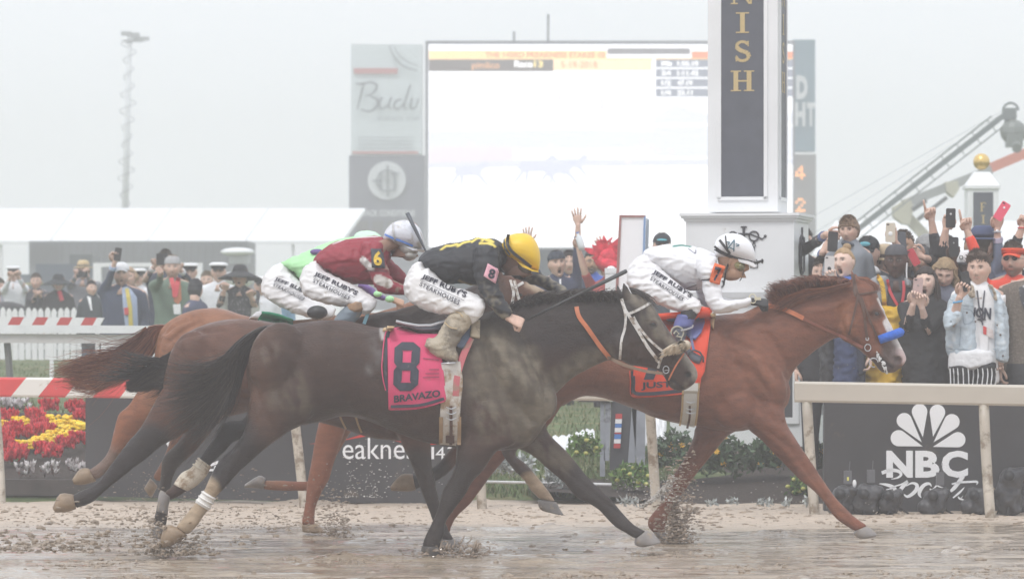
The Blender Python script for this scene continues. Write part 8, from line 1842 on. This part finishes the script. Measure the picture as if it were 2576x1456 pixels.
for k, (x, y, lb, tp, hc, yw) in enumerate(((640,540,'dark capped face low between the straw hat and the yellow strap',(.04,.04,.05),(.03,.03,.03),-14),(1205,585,'shadowed face between the blond woman and the denim jacket',(.06,.06,.08),(.05,.04,.03),-25),(220,520,'person in black right beside the tower base, lowest in the crowd',(.02,.02,.025),(.05,.04,.03),-18),(1320,330,'brown haired head just left of the navy bucket hat',(.10,.08,.09),(.12,.08,.05),-6),(1470,470,'head half hidden behind the denim jacket shoulder',(.12,.05,.05),(.06,.05,.04),-12),(800,330,'face under the raised gold phone',(.05,.06,.08),(.10,.07,.05),-10),(1170,480,'person in a tan jacket behind the wavy blond hair',(.25,.19,.12),(.05,.04,.03),-10))):
    person(lb, 'W4', x, y, 7.5, yw, 2, 0, 1.0, ('fair', 'tan')[k % 2], ('short', hc), top=tp, hi=False, mouth=.5*(k % 3 == 0))
# ---------------- people between the horses
t, to, c = person('shouting young man in a dark cap and navy jacket raising one arm', 'W2', 1420, 455, 15.5, 12, -4, 6, 1.0, 'fair', ('short', (.05,.04,.03)), ('backcap', 'charcoal', (.04,.05,.07)), mouth=.9, top=(.035,.045,.09), arms=[(1,(1565,420,-.02),(1572,170,-.05),'open',.30,(-.12,0,1),(0,-1,0))], wid=1.1)
decal(t, to, 'W2', [(1435,560),(1450,555),(1450,640),(1440,640)], M_white, 'shirt_front', 15.5)
t, to, c = person('laughing man in glasses and a royal blue jacket', 'W3', 248, 520, 19, 5, -4, -6, 1.0, 'tan', ('short', (.02,.02,.02)), glasses='clear', smile=1, mouth=.3, beard=(.06,.045,.04), top=(.05,.11,.42))
t, to, c = person('woman in a feathered red hat raising a bare arm with a plastic bottle', 'W3', 400, 560, 15, -10, 0, 0, .95, 'fair', ('bob', (.3,.2,.12)), top=(.5,.1,.1), arms=[(-1,(195,600,-.1),(140,400,-.1),'grip',1.0,(0,-.05,1)),(1,(430,520,0),(345,430,-.1),'open',1.0,(-.3,0,1))])
m_ = MB(); cc_ = P(*U('W3', 375, 500), 14.8); vs = []; rr_ = np.random.RandomState(4)
m_.ell(cc_+Vector((.04,0,-.05)), (.17,.14,.075), 18, 10, Matrix.Rotation(.45,3,'Y')); m_.ell(cc_+Vector((.02,0,.04)), (.09,.09,.08), 14, 8)
for k in range(26):
    a = rr_.uniform(0, 6.28); d = Vector((math.cos(a), rr_.normal()*.3, abs(math.sin(a))+.2)).normalized(); p0 = cc_+d*.08; p1 = p0+d*rr_.uniform(.10,.2); e = d.cross(Vector((0,1,0))).normalized()*.03
    m_.add([p0, (p0+p1)/2+e, p1+Vector((0,0,-.02)), (p0+p1)/2-e], [(0,1,2,3)])
m_.build('red_feather_hat', mat('red_tulle', (.65,.04,.07), .8, noise=.3, nscale=20), t)
m_ = MB()
for pl in (((340,430),(345,360),(330,320),(365,325)),((420,420),(425,370),(395,330),(425,300))): m_.tube([P(*U('W3', x, y), 14.8) for x, y in pl], [.006,.008,.02,.006], 5)
m_.build('hat_plume', mat('red_tulle', (.65,.04,.07), .8), t)
Bt = thing('plastic_bottle', 'upturned clear plastic bottle in the raised bare hand', 'bottle', P(*U('W3', 140, 330), 14.8)); m_ = MB()
a, b_ = P(*U('W3', 132, 265), 14.8), P(*U('W3', 170, 405), 14.8); m_.tube([a, a+(b_-a)*.12, a+(b_-a)*.25, a+(b_-a)*.8, b_], [.013,.014,.032,.033,.026], 12); m_.build('bottle_body', mat('clear_plastic', (.72,.75,.78), .15, spec=.6), Bt, True); m_ = MB(); m_.tube([a+(a-b_)*.08, a], .016, 10); m_.build('cap', mat('bottle_blue', (.15,.25,.6), .4), Bt)
person('person in a black cap with teal lettering behind the white jockey', 'W3', 842, 385, 15, 0, 0, 0, 1.0, 'fair', ('short', (.05,.04,.03)), ('cap', 'blk2', (.03,.035,.045)), top=(.05,.06,.08))
t2_, _, c2 = person('person in navy raising spread fingers behind the yellow helmet', 'W2', 1195, 470, 17, 0, 0, 0, 1.0, 'fair', ('short', (.05,.04,.03)), top=NAVY, arms=[(1,(1215,420,-.05),(1207,300,-.1),'open',.5,(0,0,1),(0,-1,0))])
m_ = MB(); m_.ell(P(*U('W3', 840, 322), 15-.12), (.05,.02,.012), 12, 6); m_.build('cap_badge', mat('cyan_print', (.15,.5,.6), .6), t)
person('dark jacketed person half hidden behind the laughing man', 'W3', 60, 520, 18, 0, 0, 0, 1.0, 'fair', ('short', (.04,.03,.03)), top=(.04,.05,.09), hi=False)
tbn = thing('banner_wall', 'pale grey banner wall behind the heads under the screen', 'banner', P(1500, 760, 60)); a, b_ = P(1080, 790, 60), P(1690, 627, 60)
MB().box(((a.x+b_.x)/2, 60.1, (a.z+b_.z)/2), (b_.x-a.x, .1, b_.z-a.z)).build('banner_cloth', mat('banner_grey', (.10,.11,.13), .7), tbn)
m_ = MB()
for k in range(9): m_.ell(P(1400+k*30, 652, 59.9), (.045,.01,.045), 8, 5)
m_.build('banner_marks', mat('banner_mark', (.3,.31,.33), .7), tbn)

# ---------------- left-hand crowd, hazy
LG = dict(hi=False)
YL = 24.0
def lp(label, x, y, Y=YL, **k): return person(label, 'S2', x, y, Y, hi=False, **k)
WU = (.74,.75,.78)
t, to, c = lp('naval officer in white uniform and white cap photographing at the far left', 122, 268, 37, yaw=5, hatk=('officer','white',(.7,.71,.72),(.15,.13,.1)), top=WU, legs=WU, arms=[(-1,(30,430,-.1),(95,300,-.25),'grip',.1),(1,(240,420,-.1),(170,290,-.25),'grip',.1)])
lp('woman in a dark jacket with a white scarf between the officer and the black hat', 332, 340, 37.5, s=.98, hairs=('short',(.1,.07,.05)), top=(.05,.05,.06), arms=[(-1,(300,520,-.1),(330,460,-.25),'grip',.1),(1,(400,520,-.1),(365,460,-.25),'grip',.1)])
t, to, c = lp('woman in a wide brimmed black hat and black coat with a red lanyard', 537, 352, 36.5, hairs=('bob',(.12,.08,.06)), hatk=('widehat','black',(.025,.025,.03)), top=BK); decal(t, to, 'S2', [(545,420),(560,470),(572,510)], M_lan, 'lanyard', 36.5, .02, .06)
t, to, c = lp('man in a straw hat and grey suit looking through a camera', 765, 240, 37.5, s=1.1, yaw=-10, hatk=('brimhat','straw2',(.55,.42,.24),(.3,.25,.2)), top=(.22,.22,.25), arms=[(-1,(650,360,-.1),(700,280,-.25),'grip',.1),(1,(850,370,-.1),(800,270,-.25),'grip',.1)], wid=1.1)
Cm = thing('camera', 'black camera at the face of the man in the straw hat', 'camera', P(*U('S2', 755, 262), 37.2)); m_ = MB(); q = P(*U('S2', 755, 265), 37.2); m_.box(q, (.16,.08,.1)); m_.build('camera_body', M_black, Cm); m_ = MB(); m_.tube([q+Vector((0,-.04,0)), q+Vector((0,-.16,0))], .045, 12); m_.build('lens', M_black, Cm)
t, to, c = lp('small boy in a dark suit standing in front of the picket fence', 842, 405, 33.5, s=.86, yaw=25, tilt=-8, hairs=('short',(.03,.025,.025)), skin='fair', top=(.03,.035,.045), legs=(.04,.05,.08), wid=.95); decal(t, to, 'S2', [(800,465),(835,480),(850,600),(835,600)], M_white, 'shirt_front', 33.5, .02)
t, to, c = lp('man in a white cap, navy blazer and yellow tie holding up a phone', 1115, 275, YL, s=1.1, yaw=5, tilt=-4, beard=(.25,.14,.1), hatk=('cap','white2',(.75,.76,.78)), top=(.05,.065,.11), mouth=.5, arms=[(-1,(1000,330,-.1),(1052,165,-.2),'grip',.3,(.1,0,1))], collar=(.4,.5,.7), wid=1.2)
decal(t, to, 'S2', [(1120,395),(1165,380),(1200,400),(1260,480),(1270,740),(1150,740),(1130,560)], mat('sky_shirt', (.42,.50,.68), .7), 'shirt_front', YL, .015); decal(t, to, 'S2', [(1150,400),(1185,395),(1215,560),(1225,740),(1185,740),(1175,560)], mat('yellow_tie', (.68,.55,.12), .6), 'tie', YL, .03); decal(t, to, 'S2', [(1160,575),(1166,640)], M_red, 'badge', YL, .03, .05)
phone('black phone held up by the man with the yellow tie', 'S2', 1083, 85, YL-.25, w=.08, h=.15, rz=8)
lp('woman with light hair behind the blazer of the yellow tie man', 1188, 300, 27, s=.98, hairs=('bob',(.4,.28,.18)), top=(.3,.2,.15))
lp('naval officer half hidden behind the yellow tie man', 1270, 300, 29, hatk=('officer','white',(.7,.71,.72),(.25,.2,.1)), top=WU, legs=WU)
t, to, c = lp('man in a backwards grey cap and green cardigan with an orange scarf', 1585, 215, YL-.6, s=1.1, yaw=2, tilt=0, beard=(.30,.18,.13), hatk=('backcap','greyc',(.42,.42,.43)), hairs=('short',(.25,.17,.1)), smile=1, top=(.13,.19,.14), topname='cardigan', arms=[(-1,(1470,330,-.3),(1470,255,-.5),'fist',.1,(-.2,-1,.2))], wid=1.15)
decal(t, to, 'S2', [(1560,330),(1590,420),(1600,520),(1640,545),(1670,500),(1660,330),(1620,400)], mat('orange_scarf', (.50,.17,.08), .8), 'scarf', YL-.6, .02); decal(t, to, 'S2', [(1575,300),(1600,400),(1612,470),(1640,300)], M_lan, 'lanyard', YL-.6, .035, .05); decal(t, to, 'S2', [(1590,545),(1660,540),(1665,635),(1600,635)], M_white, 'badge_card', YL-.6, .03)
lp('man in a dark suit raising both arms with a camera behind the green cardigan', 1520, 150, YL+.8, s=1.05, yaw=-10, hairs=('short',(.05,.04,.03)), top=(.035,.045,.08), arms=[(-1,(1330,320,-.1),(1415,200,-.25),'grip',.2),(1,(1740,330,0),(1660,230,-.2),'grip',.2)], collar=WT, wid=1.15)
Cm = thing('camera', 'black camera raised beside the grey backwards cap', 'camera', P(*U('S2', 1490, 120), YL+.4)); m_ = MB(); q = P(*U('S2', 1492, 130), YL+.4); m_.box(q, (.13,.1,.13)); m_.build('camera_body', M_black, Cm); m_ = MB(); m_.tube([q+Vector((0,-.05,-.02)), q+Vector((0,-.18,-.02))], .05, 12); m_.build('lens', M_black, Cm)
lp('naval officer in white between the green cardigan and the navy coat', 1748, 255, 27, hatk=('officer','white',(.7,.71,.72),(.35,.28,.12)), top=WU, legs=WU, smile=1)
lp('tall naval officer in white uniform left of the wide black hat', 2008, 255, 26, s=1.05, hatk=('officer','white',(.7,.71,.72),(.35,.28,.12)), top=WU, legs=WU, smile=1, wid=1.1)
lp('person in a navy coat seen from behind, dark hair', 1795, 420, 22, s=.98, yaw=165, hairs=('short',(.03,.03,.035)), top=(.06,.07,.12), wid=1.1)
t, to, c = lp('woman in a very wide black mesh hat and patterned dress', 2205, 295, YL, s=1.05, yaw=-5, tilt=-4, hairs=('bob',(.08,.06,.05)), hatk=('widehat','mesh',(.03,.032,.035)), mouth=.6, top=(.05,.05,.055), topname='dress', topmat=mat('pattern_dress', (.04,.04,.045), .8, dirt=(.3,.3,.3), dscale=40, dthr=.55), arms=[(-1,(2020,560,-.1),(2060,420,-.2),'grip',.2),(1,(2340,560,-.1),(2310,480,-.2),'curl',.2)])
px_garment(t, 'cream_cardigan', 'S2', [[(2000,470,2110,420,.12,0),(1985,580,2110,560,.13,0),(2010,720,2120,720,.13,0)],[(2290,420,2370,470,.12,0),(2300,560,2390,560,.13,0),(2300,720,2370,720,.13,0)]], YL, cfab((.52,.52,.48)), voxel=.03)
lp('person in white cut off by the left edge', -5, 390, 37, s=1.0, hairs=('short',(.1,.08,.06)), top=(.3,.3,.35))
lp('officer in white bending behind the green jockey', 2400, 380, 26, s=1.0, hatk=('officer','white',(.7,.71,.72),(.35,.28,.12)), top=WU)
lp('person in blue behind the wide black hat at right', 2520, 330, 28, s=1.0, hairs=('short',(.3,.22,.15)), top=(.2,.35,.5))
lp('person in light blue behind the officers', 1900, 330, 32, s=1.0, hairs=('short',(.2,.15,.1)), top=(.3,.33,.4))
tb2 = thing('white_boards', 'plain white hoarding under the turf rail below the left crowd', 'hoarding', P(450, 905, 20)); a, b_ = P(252, 935, 20), P(900, 846, 20)
MB().box(((a.x+b_.x)/2, 20.1, (a.z+b_.z)/2), (b_.x-a.x, .04, b_.z-a.z)).build('white_panel', M_white, tb2)
Bg = thing('camera_bag', 'black bag hanging at the far left in front of the white officer', 'bag', P(*U('S2', 60, 600), 36)); m_ = MB(); m_.ell(P(*U('S2', 60, 600), 36), (.30,.2,.13), 14, 8); m_.build('bag_body', M_black, Bg); 

# ================================================================== SMALL THINGS ON THE GROUND, SPLASHES
# shrouded remote cameras in front of the logo board
M_shroud = mat('black_plastic_bag', (.055,.054,.058), .4, noise=.2, bump=1, bscale=18)
def b3(x, y, Y): return P(*U('B3', x, y), Y)
for i, (x, y, w_, lb) in enumerate(((1300,890,.17,'shrouded remote camera at the left foot of the sign board'),(1455,890,.19,'shrouded remote camera below the letter N'),(1620,900,.13,'small shrouded remote camera under the script lettering'),(1915,900,.17,'shrouded remote camera below the letter C'),(2190,900,.17,'shrouded remote camera right of the script lettering'),(2420,770,.18,'shrouded remote camera with a long lens at the right edge'))):
    Yc = 4.9; q = b3(x, y, Yc); t = thing('remote_camera', lb, 'camera', (q.x, Yc, 0), 'remote cameras on the ground before the sign board')
    mb = MB(); mb.ell(q+Vector((0,0,-.02)), (w_*.52,.11,w_*.46), 14, 10); mb.ell((q.x-.02, Yc, q.z*.45), (w_*.62,.1,q.z*.5), 14, 10); mb.ell(q+Vector((w_*.35,-.02,w_*.1)), (w_*.3,.08,w_*.25), 12, 8); mb.box(q+Vector((0,.02,-w_*.35)), (w_*.5,.12,w_*.4)); me = remesh(mb, 'plastic_cover', .012, 2); cc = vco(me).astype(float); cc += vno(me)*(vnoise(cc, 16, i, 3)*.03)[:, None]; setco(me, cc); link('plastic_cover', me, M_shroud, t)
    m_ = MB(); m_.tube([q+Vector((-.02,-.08,.0)), q+Vector((-.04,-.2,.01))], [.034,.038], 14); m_.build('lens_hood', M_black, t, True)
    if i in (0, 1, 3): m_ = MB(); z0 = q.z+w_*.4; m_.box((q.x+.03, Yc, z0+.05), (.055,.03,.09)); m_.tube([(q.x+.04, Yc, z0+.09), (q.x+.045, Yc, z0+.16)], .003, 5); m_.build('radio_receiver', mat('receiver', (.12,.12,.13), .3), t)
    if i == 0: m_ = MB(); m_.box((q.x+.03, Yc-.017, z0+.04), (.012,.004,.025)); m_.build('lit_display', em('lcd', (.6,.55,.15)), t)
    if i == 1: m_ = MB(); m_.ell((q.x-.09, Yc-.05, z0-.0), (.014,.01,.028), 12, 8); m_.build('white_dial', M_white, t)
    m_ = MB()
    for a in (0.3, 2.4, 4.4): m_.tube([(q.x, Yc, max(q.z-w_*.4, .03)), (q.x+.13*math.cos(a), Yc+.1*math.sin(a)-.02, .012)], .007, 6)
    m_.build('tripod_leg', M_black, t)
def splash(x, y, Y, up, w, h, n, seed, label, m, lean=0, smax=.012, drops=True):
    R = np.random.RandomState(seed); c0 = P(x, y, Y)
    def ar(r):
        u = r.rand()**1.7; a = r.normal()*.4; s_ = math.sin(a*9)*.06*w; return (c0.x+lean*u*h+a*w*(.8+u*.9)+s_, Y+r.normal()*.07, c0.z+u*h*(.45+.55*math.cos(a*1.5)**2)*r.uniform(.3, 1.1))
    mb = lump_mesh(n, ar, .0025, smax, seed, .9); kind(mb.build('mud_splash', m), 'stuff', label)
M_wet = mat('muddy_water', (.22,.165,.12), .12, spec=.7, noise=.2, nscale=30)
M_wetd = mat('muddy_spray', (.26,.20,.15), .35, spec=.5, noise=.3, nscale=30)
M_drop = mat('water_drops', (.55,.52,.48), .1, spec=.8)
splash(1700, 1362, 1.15, 0, .13, .62, 1900, 41, 'wall of muddy water thrown up behind the planted foreleg of the chestnut', M_wetd, .05, .012)
splash(1665, 1260, 1.1, 0, .18, .35, 260, 42, 'bright water drops beside the planted foreleg', M_drop, -.1, .006)
splash(850, 1358, 1.9, 0, .13, .36, 800, 43, 'brown splash at the hoof of the far chestnut', M_wetd, -.06, .010)
splash(905, 1250, 1.8, 0, .25, .5, 200, 44, 'scattered drops above the hoof of the far chestnut', M_drop, .2, .005)
splash(1150, 1400, -.6, 0, .30, .10, 380, 45, 'mud splash around the planted foreleg of the dark bay', M_wet, .4, .012)
splash(60, 1385, -.6, 0, .9, .30, 1000, 46, 'mud thrown into the air at the left edge', M_mud, .3, .018)
splash(430, 1395, -.5, 0, .30, .25, 700, 47, 'mud kicked up around the wrapped hind hoof', M_mud, .1, .016)
splash(560, 1330, .6, 0, 1.2, .38, 900, 48, 'small clods flying behind the horses', M_mud, .1, .009)
splash(420, 1300, 1.2, 0, .5, .5, 350, 49, 'fine mud spray under the tails', M_sand, .1, .005)
splash(1790, 1300, 2.0, 0, 1.0, .3, 140, 50, 'few drops flying in front of the flower clump', M_drop, .1, .004)
def sheet_splash(pts, Y, label, m, seed, nn=150):
    """ragged sheet of water: ribs between two pixel edges"""
    R = np.random.RandomState(seed); mb = MB(); L = crom([a+b_ for a, b_ in pts], 6)
    for k in range(nn):
        u = R.rand()*(len(L)-1); i = int(u); f = u-i; r = L[i]*(1-f)+L[min(i+1, len(L)-1)]*f; y0 = R.normal()*.03; v0 = R.rand()*.4; v1_ = v0+R.rand()*.6
        q = [P(r[0]+(r[2]-r[0])*v+R.normal()*2, r[1]+(r[3]-r[1])*v+R.normal()*2, Y+y0+.02*v) for v in (v0, (v0+v1_)/2, v1_)]; mb.tube(q, [.003, R.uniform(.004,.012), .002], 6)
    kind(mb.build('water_sheet', m, None, True), 'stuff', label)
sheet_splash([((1695,1255),(1715,1230)),((1680,1300),(1720,1290)),((1690,1340),(1728,1330)),((1700,1360),(1722,1352))], 1.2, 'vertical ragged sheet of muddy water behind the leg', M_wet, 3)
sheet_splash([((1610,1278),(1625,1265)),((1635,1255),(1650,1262)),((1665,1225),(1680,1240)),((1690,1195),(1700,1205))], 1.3, 'pale arc of water streaming past the knee', M_drop, 4)
sheet_splash([((1105,1385),(1110,1350)),((1120,1395),(1128,1360)),((1175,1392),(1205,1320)),((1195,1400),(1210,1360))], -.55, 'thin brown crown of water beside the hoof', M_wetd, 5, 50)
